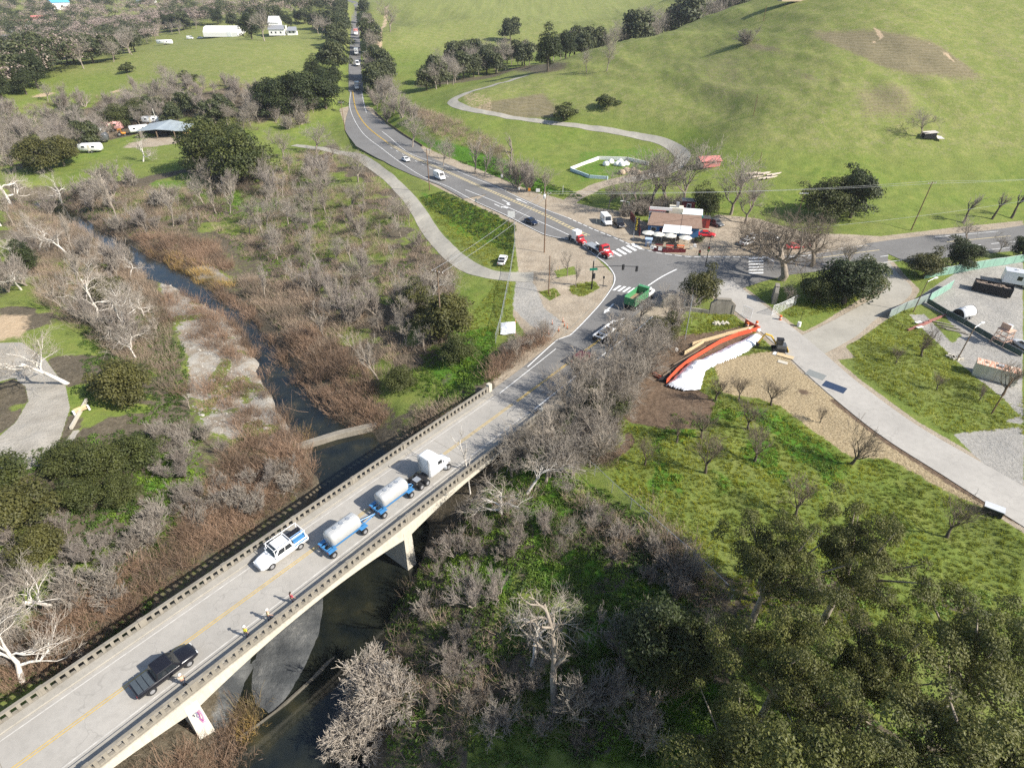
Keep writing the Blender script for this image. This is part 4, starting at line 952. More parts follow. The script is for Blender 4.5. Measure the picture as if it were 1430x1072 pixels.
# orchard
for i, (px, py, h) in enumerate([(1187,648,7.8), (1077,567,6.1), (1000,560,5.8), (1053,645,6.7), (980,612,6.1), (985,660,6.7), (1045,600,6.4), (945,618,5.8), (1110,720,6.4), (1030,560,5.2), (1322,750,6.7), (1287,498,7.2), (1250,508,3.4), (1308,545,3.6), (1366,560,3.6), (1400,552,6.4), (900,650,5.2), (1145,590,2.9)]):
    T('orchard', px, py, h, ['dark bare orchard tree with a long shadow beside the straw', 'bare orchard tree at the top edge of the straw', 'bare orchard tree just below the white tarp', 'twiggy grey orchard tree in the middle of the meadow', 'orchard tree left of the twiggy grey one', 'orchard tree in front of the twiggy grey one', 'orchard tree behind the twiggy grey one', 'orchard tree beside the dark soil ring', 'orchard tree behind the eucalyptus crown', 'small orchard tree by the end of the tarp', 'crooked black tree beside the white utility box', 'bare spreading tree at the stacked red beams', 'small grey bare tree inside the driveway bend', 'pale young tree on the grass inside the bend', 'small bare tree beside the leaning dark pole', 'bare tree at the end of the cream container', 'small orchard tree near the chain link fence', 'tiny bare shrub tree in the straw'][i], 1.05)
# hill singles
T('round', 545, 45, 15, 'round bare oak alone at the foot of the back hill', 1.0)
T('round', 846, 100, 10, 'half dead leaning tree on the crest of the hill', .7); T('round', 820, 102, 7, 'small dead tree left of the one on the crest', .7); T('shrub', 1042, 62, 5, 'small bare shrub high on the hill', 1.2); T('round', 1286, 190, 6.5, 'small tree grown over the ruined shed', 1.2)
T('round', 370, 58, 14, 'tall bare tree in front of the white ranch house', .9); T('dark', 352, 55, 11, 'dark tree between the white hall and the ranch house', 1.1)
T('bush', 178, 102, 3.4, 'small dark shrub alone on the terrace slope', 1.4); T('bush', 265, 118, 4, 'dark shrub by the bare patch of the terrace', 1.5)

# ------------------------------------------------------------------ groves: trees that nothing tells apart share a label
grove(['round', 'upright', 'pink', 'round'], [(300,235),(400,215),(470,215),(530,240),(575,290),(600,340),(560,400),(520,420),(470,400),(400,360),(330,330),(280,280)], 62, (5, 9), 'grey brown bare tree in the dense grove between field and ranch track', 'bare grove beside the ranch track', 2.4)
grove(['pink', 'round', 'upright'], [(360,330),(470,400),(540,400),(620,410),(640,470),(600,500),(520,470),(470,450),(400,400)], 38, (5, 8.5), 'grey brown bare tree in the grove along the right creek bank', 'bare grove on the right creek bank', 2.0)
grove(['upright', 'pink', 'sycamore'], [(0,280),(60,280),(150,310),(170,340),(200,420),(240,520),(120,470),(60,430),(0,420)], 46, (6, 11), 'pale pinkish bare tree in the grove left of the creek', 'pale grove left of the creek', 2.4)
grove(['pink', 'shrub', 'shrub'], [(230,560),(300,620),(400,650),(430,690),(330,740),(250,780),(200,760)], 26, (3, 5), {'pink': 'brown bare willow in the thicket beside the far railing', 'shrub': 'brown bare shrub in the thicket beside the far railing'}, 'thicket beside the far railing', 1.5)
grove(['shrub', 'pink'], [(0,740),(60,760),(180,740),(200,790),(100,880),(0,960)], 22, (2.5, 5), {'pink': 'bare willow among the white sycamores below the railing', 'shrub': 'bare shrub among the white sycamores below the railing'}, 'undergrowth below the white sycamores', 1.6)
grove(['round', 'round', 'upright'], [(700,520),(760,470),(790,480),(745,530),(690,575),(660,585)], 20, (3, 5.5), 'low bare tree on the verge left of the bridge approach', 'verge left of the approach', 1.6, .2)
grove(['round', 'pink', 'round'], [(790,630),(860,560),(880,500),(930,470),(950,490),(900,530),(850,640),(790,680),(740,660)], 30, (4, 6.5), 'grey brown bare tree in the thicket between road and fence', 'thicket right of the approach', 1.8, .3)
grove(['round', 'upright', 'round'], [(700,640),(745,620),(800,560),(850,500),(890,460),(935,440),(950,470),(905,520),(860,600),(820,670),(740,680)], 30, (6.5, 10), {'round': 'tall bare tree overhanging the right side of the bridge approach', 'upright': 'tall upright bare tree overhanging the right side of the bridge approach'}, 'trees overhanging the approach', 2.6, -1.2)
T('round', 893, 452, 7.5, 'bare tree in front of the green dump truck', 1.0); T('round', 868, 476, 7, 'bare tree beside the empty white trailer frame', 1.0); T('upright', 845, 505, 8, 'bare tree on the verge beside the maroon car', 1.0)
T('upright', 768, 655, 11, 'tall multi stemmed bare tree rising in front of the bridge end', 1.1); T('sycamore1', 735, 690, 9, 'grey forked tree below the bridge end', .9); T('round', 715, 665, 8, 'bare tree leaning on the near railing beyond the white truck', 1.0)
T('upright', 830, 648, 9.5, 'tall multi stemmed bare tree at the end of the bridge', 1.1); T('round', 800, 650, 7, 'bare tree beside the end of the near railing', 1.1)
grove(['shrub', 'pink', 'round'], [(600,760),(650,700),(760,690),(850,700),(930,780),(1010,850),(1000,900),(860,800),(700,780),(600,840)], 26, (2.4, 4.4), {'pink': 'grey bare willow on the green bank right of the bridge', 'round': 'grey bare tree on the green bank right of the bridge', 'shrub': 'grey bare shrub on the green bank right of the bridge'}, 'bare thicket on the green bank', 1.7)
grove(['shrub', 'round', 'upright', 'pink'], [(560,860),(620,830),(720,830),(850,860),(900,980),(950,1072),(560,1072),(560,940)], 20, (2.6, 6), {'pink': 'bare willow in the shaded ravine', 'round': 'bare tree in the shaded ravine', 'upright': 'upright bare tree in the shaded ravine', 'shrub': 'bare shrub in the shaded ravine'}, 'trees in the shaded ravine', 1.8)
grove(['shrub', 'pink'], [(170,1060),(240,1015),(300,975),(345,990),(345,1072),(170,1072)], 16, (2.2, 4), {'pink': 'brown bare willow beside the painted pier', 'shrub': 'brown bare shrub beside the painted pier'}, 'scrub beside the painted pier', 1.2)
grove(['shrub'], [(866,292),(960,286),(965,296),(870,306)], 16, (2.5, 4), 'dark bare shrub behind the cafe', 'shrubs behind the cafe', 1.6, .2)
grove(['round', 'pink', 'pink', 'shrub'], [(0,155),(90,135),(200,122),(330,124),(440,142),(440,178),(330,186),(250,162),(180,188),(60,225),(0,235)], 80, (5, 8.5), {'round': 'grey brown bare tree in the scrub below the terrace', 'pink': 'bushy bare tree in the scrub below the terrace', 'shrub': 'low bare shrub in the scrub below the terrace'}, 'scrub below the terrace', 4)
grove(['pink', 'shrub', 'upright'], [(60,275),(150,255),(260,262),(300,280),(280,330),(180,335),(90,310)], 24, (3, 6.5), {'pink': 'bushy bare tree at the near edge of the left field', 'shrub': 'low bare shrub at the near edge of the left field', 'upright': 'pale upright bare tree at the near edge of the left field'}, 'scrub at the near edge of the left field', 3)
grove(['round', 'farcrown', 'round'], [(20,190),(110,170),(190,150),(330,150),(400,175),(300,180),(190,180),(60,230)], 34, (5, 9), {'round': 'bare tree in the belt below the green terrace', 'farcrown': 'dark oak in the belt below the green terrace'}, 'belt below the green terrace', 4)
grove(['round', 'pink'], [(220,110),(340,122),(420,130),(380,160),(260,150),(200,130)], 18, (4, 8), 'greyish bare tree on the slope of the terrace', 'bare trees on the terrace slope', 5)
grove(['farcrown', 'round', 'farcrown'], [(500,20),(515,20),(530,90),(545,120),(520,135),(508,120),(506,60)], 26, (8, 13), {'round': 'bare tree along the right side of the far road', 'farcrown': 'dark oak along the right side of the far road'}, 'trees right of the far road', 5, 4.5)
grove(['farcrown', 'dark', 'farcrown'], [(480,10),(489,15),(488,95),(480,120),(462,110),(472,60),(465,30)], 26, (9, 14), {'dark': 'tall dark evergreen along the left side of the far road', 'farcrown': 'dark oak along the left side of the far road'}, 'trees left of the far road', 5, 4.5)
grove(['round', 'pink', 'round'], [(520,135),(545,120),(560,150),(575,170),(545,178),(525,160)], 16, (5, 9), 'grey bare tree at the road bend behind the guard hedge', 'bare trees at the road bend', 3.5, .5)
grove(['round', 'round', 'farcrown'], [(590,130),(640,118),(670,108),(720,100),(745,92),(700,78),(640,92),(600,110)], 46, (8, 12), {'round': 'grey bare oak in the ravine below the back hill', 'farcrown': 'dark oak in the ravine below the back hill'}, 'trees in the ravine', 5, .5)
for i in range(34):      # the row whose crowns show over the crest of the hill
    x = 775 + i * 9.0 + TRNG.uniform(-5, 5); p = atY(x, max(1, 84 - (x - 770) * .30) + 22, 395 + (x - 770) * .5 + TRNG.uniform(0, 40)); p[2] = float(zt(p[0], p[1])); crest = atY(x, 95 - (x - 770) * .32, p[1])[2]
    k = TRNG.choice(['round', 'round', 'farcrown'])
    plant(pick(k), p, max(7, crest - p[2] + TRNG.uniform(13, 21)), 'bare oak showing over the crest of the hill' if k == 'round' else 'dark oak showing over the crest of the hill', 'trees over the crest of the hill', 1.0)
grove(['farcrown', 'dark'], [(0,100),(40,80),(70,88),(62,118),(30,138),(0,145)], 12, (10, 15), {'dark': 'tall dark evergreen in the clump at the left end of the terrace', 'farcrown': 'dark oak in the clump at the left end of the terrace'}, 'clump at the left end of the terrace', 6)
grove(['farcrown', 'round'], [(92,88),(120,68),(150,72),(200,58),(235,52),(215,66),(150,92),(110,98)], 22, (10, 14), {'round': 'bare tree along the far edge of the terrace', 'farcrown': 'dark oak along the far edge of the terrace'}, 'trees along the far edge of the terrace', 6)
grove(['farcrown', 'dark', 'round'], [(235,45),(300,34),(420,28),(470,40),(465,60),(440,50),(400,40),(300,42),(250,52)], 26, (9, 14), {'dark': 'dark evergreen behind the ranch buildings', 'round': 'bare tree behind the ranch buildings', 'farcrown': 'dark oak behind the ranch buildings'}, 'trees behind the ranch buildings', 7)
T('olive', 60, 240, 9, 'broad olive tree at the left edge of the field', 1.3); T('olive', 90, 232, 8, 'olive tree right of the broad one at the field edge', 1.2); T('oak', 165, 180, 8, 'dark oak behind the pink trailer', 1.1); T('oak', 195, 172, 8, 'dark oak behind the metal shed', 1.1); T('round', 110, 182, 9, 'big bare oak above the parked trailers', 1.4); T('round', 440, 215, 9, 'bare oak beside the bend of the ranch track', 1.3); T('round', 120, 190, 8, 'bare oak right of the big one above the trailers', 1.2)
T('round', 770, 392, 5, 'bare street tree on the first grass island', .8); T('upright', 792, 385, 8, 'thin dark tree behind the first grass island', .9, lean=(0, .15)); T('upright', 804, 402, 6, 'thin bare tree on the second grass island', .8)
T('bush', 975, 338, 1.6, 'bright green bush in front of the cafe umbrellas', 1.3)

# ------------------------------------------------------------------ vegetation nobody could count: one object per kind of cover
SRNG = np.random.default_rng(77)
def clump_proto(seed, kind):
    r = np.random.default_rng(seed)
    if kind == 'grass':      # tuft of blades
        n = 9; b = r.normal(0, .10, (n, 2)); d = np.concatenate([r.normal(0, .45, (n, 2)), np.ones((n, 1))], 1); h = r.uniform(.16, .34, n)
        a = r.uniform(0, 6.28, n); w = .035
        A = np.concatenate([b, np.full((n, 1), -.02)], 1); u = np.stack([np.cos(a), np.sin(a), np.zeros(n)], 1) * w; tip = A + d * h[:, None]
        return np.stack([A - u, A + u, tip + u * .3, tip - u * .3], 1).reshape(-1, 3), np.arange(n * 4).reshape(n, 4)
    if kind in ('stems', 'reeds'):      # upright twiggy stems
        n = 26 if kind == 'stems' else 22; b = r.normal(0, .38, (n, 2)); sp = .38 if kind == 'stems' else .2
        d = np.concatenate([b * .7 + r.normal(0, sp, (n, 2)), np.ones((n, 1))], 1); h = r.uniform(.8, 1.7, n); Vs, Fs = [], []
        for i in range(n):
            A = np.array([b[i, 0], b[i, 1], -.1]); m = A + d[i] * h[i] * .5; e = m + (d[i] + r.normal(0, .25, 3)) * h[i] * .5; a = r.uniform(0, 6.28); u = np.array([math.cos(a), math.sin(a), 0]) * .016
            k = len(Vs); Vs += [A - u, A + u, m + u * .9, m - u * .9, e + u * .4, e - u * .4]; Fs += [[k, k + 1, k + 2, k + 3], [k + 3, k + 2, k + 4, k + 5]]
            for q in range(4 if kind == 'stems' else 2):
                s = A + (e - A) * r.uniform(.3, .95); t = s + (d[i] * .5 + r.normal(0, .55, 3)) * h[i] * .26; u2 = np.array([-u[1], u[0], 0]) * .7; k = len(Vs); Vs += [s - u2, s + u2, t + u2 * .4, t - u2 * .4]; Fs.append([k, k + 1, k + 2, k + 3])
        return np.array(Vs), np.array(Fs)
    if kind == 'leafy':      # mound of leaves
        n = 34; v = r.normal(0, 1, (n, 3)); v /= np.linalg.norm(v, axis=1)[:, None]; v[:, 2] = np.abs(v[:, 2])
        P = v * np.array([.5, .5, .32]) * r.uniform(.5, 1, (n, 1)); V, F, _ = leaves(r, P, v + np.array([0, 0, .5]), .10, np.zeros(n)); return V, F
def cover(name, kind, pts, scale, mat, label_kind=None, tint_noise=4.0, seed=0):
    pts = np.asarray(pts); n = len(pts); r = np.random.default_rng(seed + 900)
    protos = [clump_proto(seed * 10 + i, kind) for i in range(4)]; Vs, Fs, Cs = [], [], []; base = 0
    which = r.integers(0, 4, n); sc = scale[0] + (scale[1] - scale[0]) * r.uniform(0, 1, n) ** 1.5; ang = r.uniform(0, 6.283, n)
    tn = fbm(pts[:, 0], pts[:, 1], tint_noise, 3, seed + 3)
    for q in range(4):
        idx = np.where(which == q)[0]; PV, PF = protos[q]; m = len(idx); k = len(PV)
        c, s = np.cos(ang[idx])[:, None] * sc[idx][:, None], np.sin(ang[idx])[:, None] * sc[idx][:, None]
        X = PV[None, :, 0] * c - PV[None, :, 1] * s + pts[idx, 0][:, None]; Y = PV[None, :, 0] * s + PV[None, :, 1] * c + pts[idx, 1][:, None]; Z = PV[None, :, 2] * sc[idx][:, None] + pts[idx, 2][:, None]
        Vs.append(np.stack([X, Y, Z], -1).reshape(-1, 3)); Fs.append((PF[None] + (np.arange(m) * k)[:, None, None]).reshape(-1, 4) + base); base += m * k
        t = np.clip((tn[idx] - .3) / .4 + r.normal(0, .22, m), 0, 1)
        Cs.append(np.repeat(np.stack([t, t, t, np.ones(m)], 1), k, 0))
    o = leaf_mesh(name, np.concatenate(Vs), np.concatenate(Fs), np.concatenate(Cs), mat); return tag(o, kind='stuff')
def region(poly_px, dens, extra=.1, mask=None, thr=.5):
    """random places inside a region at a density per square metre"""
    P = np.array(gpoly(poly_px)); lo, hi = P.min(0), P.max(0); n = int((hi - lo).prod() * dens)
    X = SRNG.uniform(lo[0], hi[0], n); Y = SRNG.uniform(lo[1], hi[1], n); ok = in_poly(X, Y, P) & clear_mask(X, Y, extra)
    X, Y = X[ok], Y[ok]
    if mask is not None:
        i = np.clip(np.searchsorted(GX, X), 0, len(GX) - 1); j = np.clip(np.searchsorted(GY, Y), 0, len(GY) - 1); k = mask[j, i] + SRNG.normal(0, .12, len(X)) > thr; X, Y = X[k], Y[k]
    return np.stack([X, Y, zt(X, Y)], 1)
cat_ = np.concatenate
wet = smooth(-9, -7.6, MZ)
nograss = mx.reduce([dirt, gravel, straw, mud, pale, bar_ * .9, (MZ < WATER_Z + .1) * 1.0])
grassable = 1 - nograss
FRONT = [(0,470),(120,560),(250,640),(330,560),(420,500),(640,380),(720,330),(860,470),(900,560),(960,470),(1100,440),(1200,440),(1262,400),(1330,470),(1429,560),(1429,1072),(0,1072)]
cover('meadow_grass', 'grass', region([(820,560),(1000,440),(1060,460),(1130,600),(1250,640),(1429,730),(1429,900),(1200,900),(1000,850),(850,660)], 5.5, 0, grassable), (.7, 1.5), L_GRASS, seed=1)
cover('verge_grass', 'grass', cat_([region([(1180,450),(1262,425),(1440,560),(1440,610),(1330,610),(1195,520)], 5, 0, grassable), region([(560,290),(610,270),(720,310),(715,470),(640,470),(690,400),(600,330)], 3.5, 0, grassable), region([(1085,450),(1200,430),(1250,390),(1240,380),(1100,430)], 4, 0, grassable), region([(880,450),(1040,430),(1050,450),(930,480)], 4, 0, grassable),
    region([(750,405),(840,372),(842,405),(780,425)], 5, -9, 1 - dirt)]), (.7, 1.6), L_GRASS, seed=2)
cover('bank_herbs', 'leafy', cat_([region([(560,740),(640,680),(740,640),(860,690),(960,790),(1030,900),(1000,1072),(560,1072)], 4.0, 0, lush * .8 + .45 * fbm(MX, MY, 5, 3, 71), .47), region([(600,480),(690,455),(700,520),(650,570),(560,540)], 3, 0), region([(170,590),(290,600),(300,690),(230,780),(150,740),(120,640)], 2.6, 0, lush * .7 + .5 * fbm(MX, MY, 4, 3, 72), .55),
    region([(0,270),(260,260),(420,230),(560,290),(640,420),(420,430),(300,320),(100,330)], 1.3, .5, fbm(MX, MY, 9, 3, 73), .52), region([(950,850),(1100,760),(1300,800),(1429,850),(1429,1072),(950,1072)], 1.2, 0, fbm(MX, MY, 6, 3, 74), .48), region([(880,560),(1090,560),(1190,660),(1000,720),(880,700)], 1.5, 0, lush, .5)]), (.6, 1.5), L_BRIGHT, seed=3)
cover('ivy_cover', 'leafy', cat_([region([(325,392),(430,395),(480,470),(450,500),(385,455)], .8, .2), region([(120,470),(225,430),(262,500),(262,600),(180,590)], 1.2, .2), region([(540,740),(640,680),(760,640),(900,720),(1040,880),(1000,1072),(540,1072)], 1.8, 0, 1 - lush * .6, .5), region([(0,640),(200,600),(300,700),(180,900),(0,980)], 1.4, 0), region([(560,280),(620,268),(720,312),(716,360),(620,300)], 2.0, .3), region([(640,225),(720,262),(830,285),(800,268),(700,225)], 1.5, .5), region([(100,380),(230,430),(260,560),(120,560)], 1.0, .3), region([(640,520),(700,490),(690,560),(640,590)], 2, 0)]), (.7, 1.7), L_IVY, seed=4)
cover('dry_brush', 'stems', cat_([region([(240,390),(300,420),(420,590),(440,620),(400,640),(340,610),(250,560),(220,440)], .8, .2, fbm(MX, MY, 5, 3, 81), .6), region([(300,400),(350,430),(430,540),(500,610),(470,620),(400,560),(330,470)], 1.0, -.3), region([(400,470),(440,460),(520,520),(540,590),(500,610),(440,540)], 1.3, .1), region([(330,620),(430,610),(440,680),(380,720),(280,790),(200,850),(110,920),(0,980),(0,900),(120,840),(240,760)], 1.3, 0),
    region([(120,1090),(230,1012),(290,968),(352,980),(350,1072),(330,1200),(120,1200)], 1.8, -1.2), region([(180,330),(300,340),(330,380),(240,380)], .8, 0), region([(700,500),(760,462),(782,482),(700,545),(660,580)], 1.5, 0)]), (.9, 1.7), L_REED, seed=5)
cover('grey_brush', 'stems', cat_([region([(325,392),(430,395),(480,470),(450,500),(385,455)], 1.0, .2), region([(280,240),(470,205),(560,270),(640,390),(640,480),(540,560),(480,480),(400,400),(300,320)], .38, .4, fbm(MX, MY, 7, 3, 88), .47), region([(0,280),(160,310),(230,430),(250,560),(60,430)], .5, .3), region([(800,640),(880,510),(940,455),(950,490),(880,550),(850,660)], 1.4, .2), region([(560,800),(640,690),(760,660),(900,740),(1030,880),(1000,1072),(540,1072)], .4, 0, fbm(MX, MY, 5, 3, 83), .52), region([(580,580),(650,560),(640,600),(560,640)], 1.5, .2), region([(900,700),(960,760),(1040,860),(1000,880),(920,790)], 1.0, 0), region([(560,150),(640,170),(720,215),(700,225),(600,185)], .35, .5), region([(0,160),(100,135),(220,125),(430,135),(430,180),(330,186),(250,160),(180,186),(60,225),(0,240)], .14, .5, fbm(MX, MY, 14, 3, 92), .45), region([(80,280),(260,265),(300,290),(260,340),(120,320)], .4, .3)]), (.8, 1.6), L_TWIGBRUSH, seed=6)
cover('tan_reeds', 'reeds', cat_([region([(215,385),(300,420),(345,470),(400,540),(440,600),(425,600),(395,540),(345,470),(290,415)], 1.6, -.5), region([(330,1000),(352,975),(358,1010),(345,1040)], 3, -2), region([(170,345),(250,355),(330,400),(300,410),(240,375)], .8, 0), region([(420,600),(450,590),(460,615),(425,625)], 2, -1)]), (.8, 1.4), L_TAN, seed=7)
g_bar = region([(225,395),(280,408),(330,450),(372,500),(400,550),(428,600),(400,640),(340,620),(290,600),(262,560),(262,500),(232,440)], 1.2, -.6)
def stones(name, pts, seed):
    r = np.random.default_rng(seed); bm = bmesh.new(); bmesh.ops.create_icosphere(bm, subdivisions=1, radius=1); V0_ = np.array([v.co[:] for v in bm.verts]); F0 = np.array([[v.index for v in f.verts] for f in bm.faces]); bm.free(); Vs, Fs = [], []
    for i, p in enumerate(pts):
        sc = r.uniform(.06, .2) * (1 + 2 * (r.uniform() > .97)); Vs.append(V0_ * (1 + r.normal(0, .18, (len(V0_), 1))) * sc * np.array([1.2, .9, .6]) + p); Fs.append(F0 + i * len(V0_))
    return tag(mesh_obj(name, np.concatenate(Vs), np.concatenate(Fs), M_COBBLE), kind='stuff')
M_COBBLE = flat('river_cobble', (.34, .32, .28), .85, .2, var=.4, scale=.8)
stones('river_cobbles', g_bar, 5)
# far-off woods that read as one mass
def wood(name, poly_px, n, kinds, hr, seed):
    r = np.random.default_rng(seed); Vs, Fs, Cs = [], [], []; base = 0; pts = []
    xs = [p[0] for p in poly_px]; ys = [p[1] for p in poly_px]
    while len(pts) < n:
        x, y = r.uniform(min(xs), max(xs)), r.uniform(min(ys), max(ys))
        if in_poly(np.array([x]), np.array([y]), poly_px)[0]: 
            g = gp(x, y)
            if clear_of_roads(g[0], g[1], 5): pts.append(g)
    return pts
def wood_mesh(name, pts, hr, mat, nleaf, size, seed, bare=False):
    r = np.random.default_rng(seed); protos = []
    for i in range(4):
        P, N, Tn, cs = crown_pts(r, 1.0, .85, 1.0, 16, nleaf, blob=(.3, .5), ragged=.25); V, F, col = leaves(r, P, N, size, Tn); protos.append((V, F, col))
    Vs, Fs, Cs = [], [], []; base = 0
    for g in pts:
        V, F, col = protos[r.integers(0, 4)]; h = r.uniform(*hr); a = r.uniform(0, 6.28); R = np.array([[math.cos(a), -math.sin(a), 0], [math.sin(a), math.cos(a), 0], [0, 0, 1]])
        Vs.append(V @ R.T * h * np.array([.55, .55, .5]) + g); Fs.append(F + base); base += len(V); Cs.append(np.clip(col + r.normal(0, .15), 0, 1))
    return tag(leaf_mesh(name, np.concatenate(Vs), np.concatenate(Fs), np.concatenate(Cs), mat), kind='stuff')
L_FARBARE = leaf_mat('far_bare_twigs', (.24, .212, .19), .3, .0, (1.1, 1., .95))
FARW = [(-40,0),(0,-14),(300,-14),(485,-14),(490,20),(470,32),(420,24),(300,33),(240,44),(220,60),(130,86),(60,116),(0,138),(-40,150)]
wood_mesh('far_evergreen_wood', wood('', FARW, 560, None, None, 5), (12, 20), L_FARGREEN, 420, .085, 11)
wood_mesh('far_bare_wood', wood('', FARW, 800, None, None, 6) + wood('', [(60,85),(150,52),(240,40),(300,34),(240,30),(100,50),(20,90)], 260, None, None, 7), (11, 18), L_FARBARE, 420, .06, 12)
# ------------------------------------------------------------------ vehicles (x forward, y left)
def rr_ring(x, hw, z0, z1, r=.12, crown=.0):
    r = min(r, hw * .5, (z1 - z0) * .45)
    ys = [(-hw, z0 + r), (-hw, z1 - r * 1.4), (-hw + r * .6, z1 - r * .4), (-hw + r * 1.7, z1), (hw - r * 1.7, z1), (hw - r * .6, z1 - r * .4), (hw, z1 - r * 1.4), (hw, z0 + r), (hw - r, z0), (-hw + r, z0)]
    return [(x, y, z + crown * (z > (z0 + z1) / 2)) for y, z in ys]
def paint(name, col, rough=.25): return flat(name, col, rough, .5, var=.06, scale=1.5)
P_WHITE = paint('white_car_paint', (.78, .78, .77)); P_BLACK = paint('black_car_paint', (.012, .012, .016)); P_NAVY = paint('navy_car_paint', (.012, .020, .045)); P_RED = paint('red_car_paint', (.50, .025, .03)); P_MAROON = paint('maroon_car_paint', (.10, .012, .018)); P_SILVER = paint('silver_car_paint', (.50, .51, .52)); P_GREY = paint('grey_car_paint', (.09, .095, .10)); P_BLUE = paint('blue_chassis_paint', (.05, .20, .42), .4); P_GREEN = paint('green_truck_paint', (.06, .24, .10), .4); P_ORANGE = paint('orange_paint', (.62, .24, .03), .5); P_CREAM = paint('cream_paint', (.62, .58, .46), .6)
def wheels(root, xs, hw, r, w=.24, dual=False):
    for x in xs:
        for s in (-1, 1):
            ww = w * (1.9 if dual and x < 0 else 1)
            t = MB().cyl((x, s * (hw - ww), r), (x, s * hw, r), r, r, 16).build('wheel', M_TYRE, root)
            MB().cyl((x, s * (hw - .02), r), (x, s * (hw + .012), r), r * .58, r * .55, 12).build('rim', M_RIM, t)
def panel(root, name, c, inset=(.1, .1, .1, .1), off=.012, mat=None):
    """a window set a hair proud of a body face given by four corners (bottom-left, bottom-right, top-right, top-left)"""
    a, b, d, e = [Vector(q) for q in c]; l, r, bo, to = inset
    def pt(u, v): return (a * (1 - u) + b * u) * (1 - v) + (e * (1 - u) + d * u) * v
    q = [pt(l, bo), pt(1 - r, bo), pt(1 - r, 1 - to), pt(l, 1 - to)]; n = (q[1] - q[0]).cross(q[3] - q[0]).normalized() * off
    return MB().loft([[x - n * .5 for x in q], [x + n for x in q]]).build(name, mat or M_GLASS, root)
CARS = {  # length, half width, sill, hood z, belt z, roof z, cabin bottom x0 x1, cabin top x0 x1, wheel r
    'sedan': (4.7, .90, .28, .86, .92, 1.43, (-1.75, 1.05), (-1.05, .25), .33), 'suv': (4.7, .93, .34, 1.0, 1.05, 1.72, (-2.25, 1.1), (-2.0, .45), .37),
    'pickup': (5.75, .98, .42, 1.10, 1.14, 1.88, (-1.15, 1.35), (-.85, .62), .41), 'van': (5.6, .98, .36, 1.05, 1.15, 2.45, (-2.7, 1.9), (-2.65, 1.25), .36), 'minivan': (4.8, .95, .32, .98, 1.05, 1.78, (-2.3, 1.55), (-2.1, .6), .34)}
def car(kind, name, label, cat, loc, rz, col, group=None, rack=False, cover=False, scale=1.0):
    L, hw, z0, zh, zb, zr, cb, ct, wr = CARS[kind]; r = thing(name, label, cat, loc, rz, group); r.scale = (scale,) * 3; h = L / 2
    if kind in ('sedan', 'suv', 'pickup', 'minivan', 'van'):
        tail = zh if kind != 'sedan' else zh + .06
        sec = [(-h, hw * .86, z0 + .12, tail - .12), (-h + .12, hw * .95, z0 + .03, tail - .02), (-h + .6, hw, z0, tail), (cb[0], hw, z0, zb), (cb[1], hw, z0, zb), (cb[1] + .3, hw * .99, z0, zh + .02), (h - .6, hw * .96, z0, zh - .06), (h - .15, hw * .88, z0 + .04, zh - .16), (h, hw * .74, z0 + .14, zh - .32)]
        if kind == 'pickup': sec = [(-h, hw * .94, z0 + .1, zb - .04), (-h + .08, hw * .97, z0 + .04, zb)] + [(x, w, a, b + .02) for x, w, a, b in sec[3:]] if True else sec
        if kind == 'van': sec[0:3] = [(-h, hw * .95, z0 + .05, zb), (-h + .06, hw, z0, zb), (-h + .2, hw, z0, zb)]
        MB().loft([rr_ring(*q, r=.14) for q in sec]).build('body', col, r, True)
    tw = hw * (.80 if kind in ('sedan',) else .84 if kind != 'van' else .93)
    bot = [(cb[0], -hw * .97, zb - .05), (cb[1], -hw * .97, zb - .05), (cb[1], hw * .97, zb - .05), (cb[0], hw * .97, zb - .05)]; top = [(ct[0], -tw, zr), (ct[1], -tw, zr), (ct[1], tw, zr), (ct[0], tw, zr)]
    MB().loft([bot, top]).build('cabin', col, r, False, .05)
    panel(r, 'windshield', (bot[1], bot[2], top[2], top[1]), (.06, .06, .16, .08))
    if kind != 'van': panel(r, 'rear_window', (bot[3], bot[0], top[0], top[3]), (.08, .08, .2, .1))
    sides = ((bot[0], bot[1], top[1], top[0]), (bot[2], bot[3], top[3], top[2]))
    for i, s in enumerate(sides):
        if kind == 'van': panel(r, 'side_window', s, ((.74, .06) if i == 0 else (.06, .74)) + (.42, .12))
        else:
            panel(r, 'side_window', s, ((.08, .54) if i == 0 else (.54, .08)) + (.18, .12)); panel(r, 'side_window', s, ((.49, .10) if i == 0 else (.10, .49)) + (.18, .12))
    wheels(r, (h * .62, -h * .60), hw + .01, wr)
    for s in (-1, 1):
        MB().box((h - .1, s * hw * .60, zh - .30), (.16, .34, .16)).build('headlight', M_LAMPW, r); MB().box((-h + .03, s * hw * .78, zh - .22), (.1, .22, .3)).build('taillight', M_LAMPR, r)
        MB().box((cb[1] - .18, s * (hw + .09), zb + .06), (.12, .2, .15)).build('mirror', col, r)
    MB().box((h - .02, 0, z0 + .22), (.12, hw * 1.3, .2)).build('bumper', M_BLACK if kind != 'pickup' else M_RIM, r)
    if kind == 'pickup':
        x0, x1 = -h + .12, cb[0] - .06
        if cover:
            M_TON = flat('grey_bed_cover', (.062, .075, .085), .45)
            for k in range(3):
                a = x0 + (x1 - x0) * k / 3 + .03; b = x0 + (x1 - x0) * (k + 1) / 3 - .03; MB().box(((a + b) / 2, 0, zb + .035), (b - a, hw * 1.78, .05)).build('bed_cover', M_TON, r, False, .015)
        else: MB().box(((x0 + x1) / 2, 0, zb + .022), (x1 - x0, hw * 1.66, .012)).build('bed', M_BLACK, r)
    return r
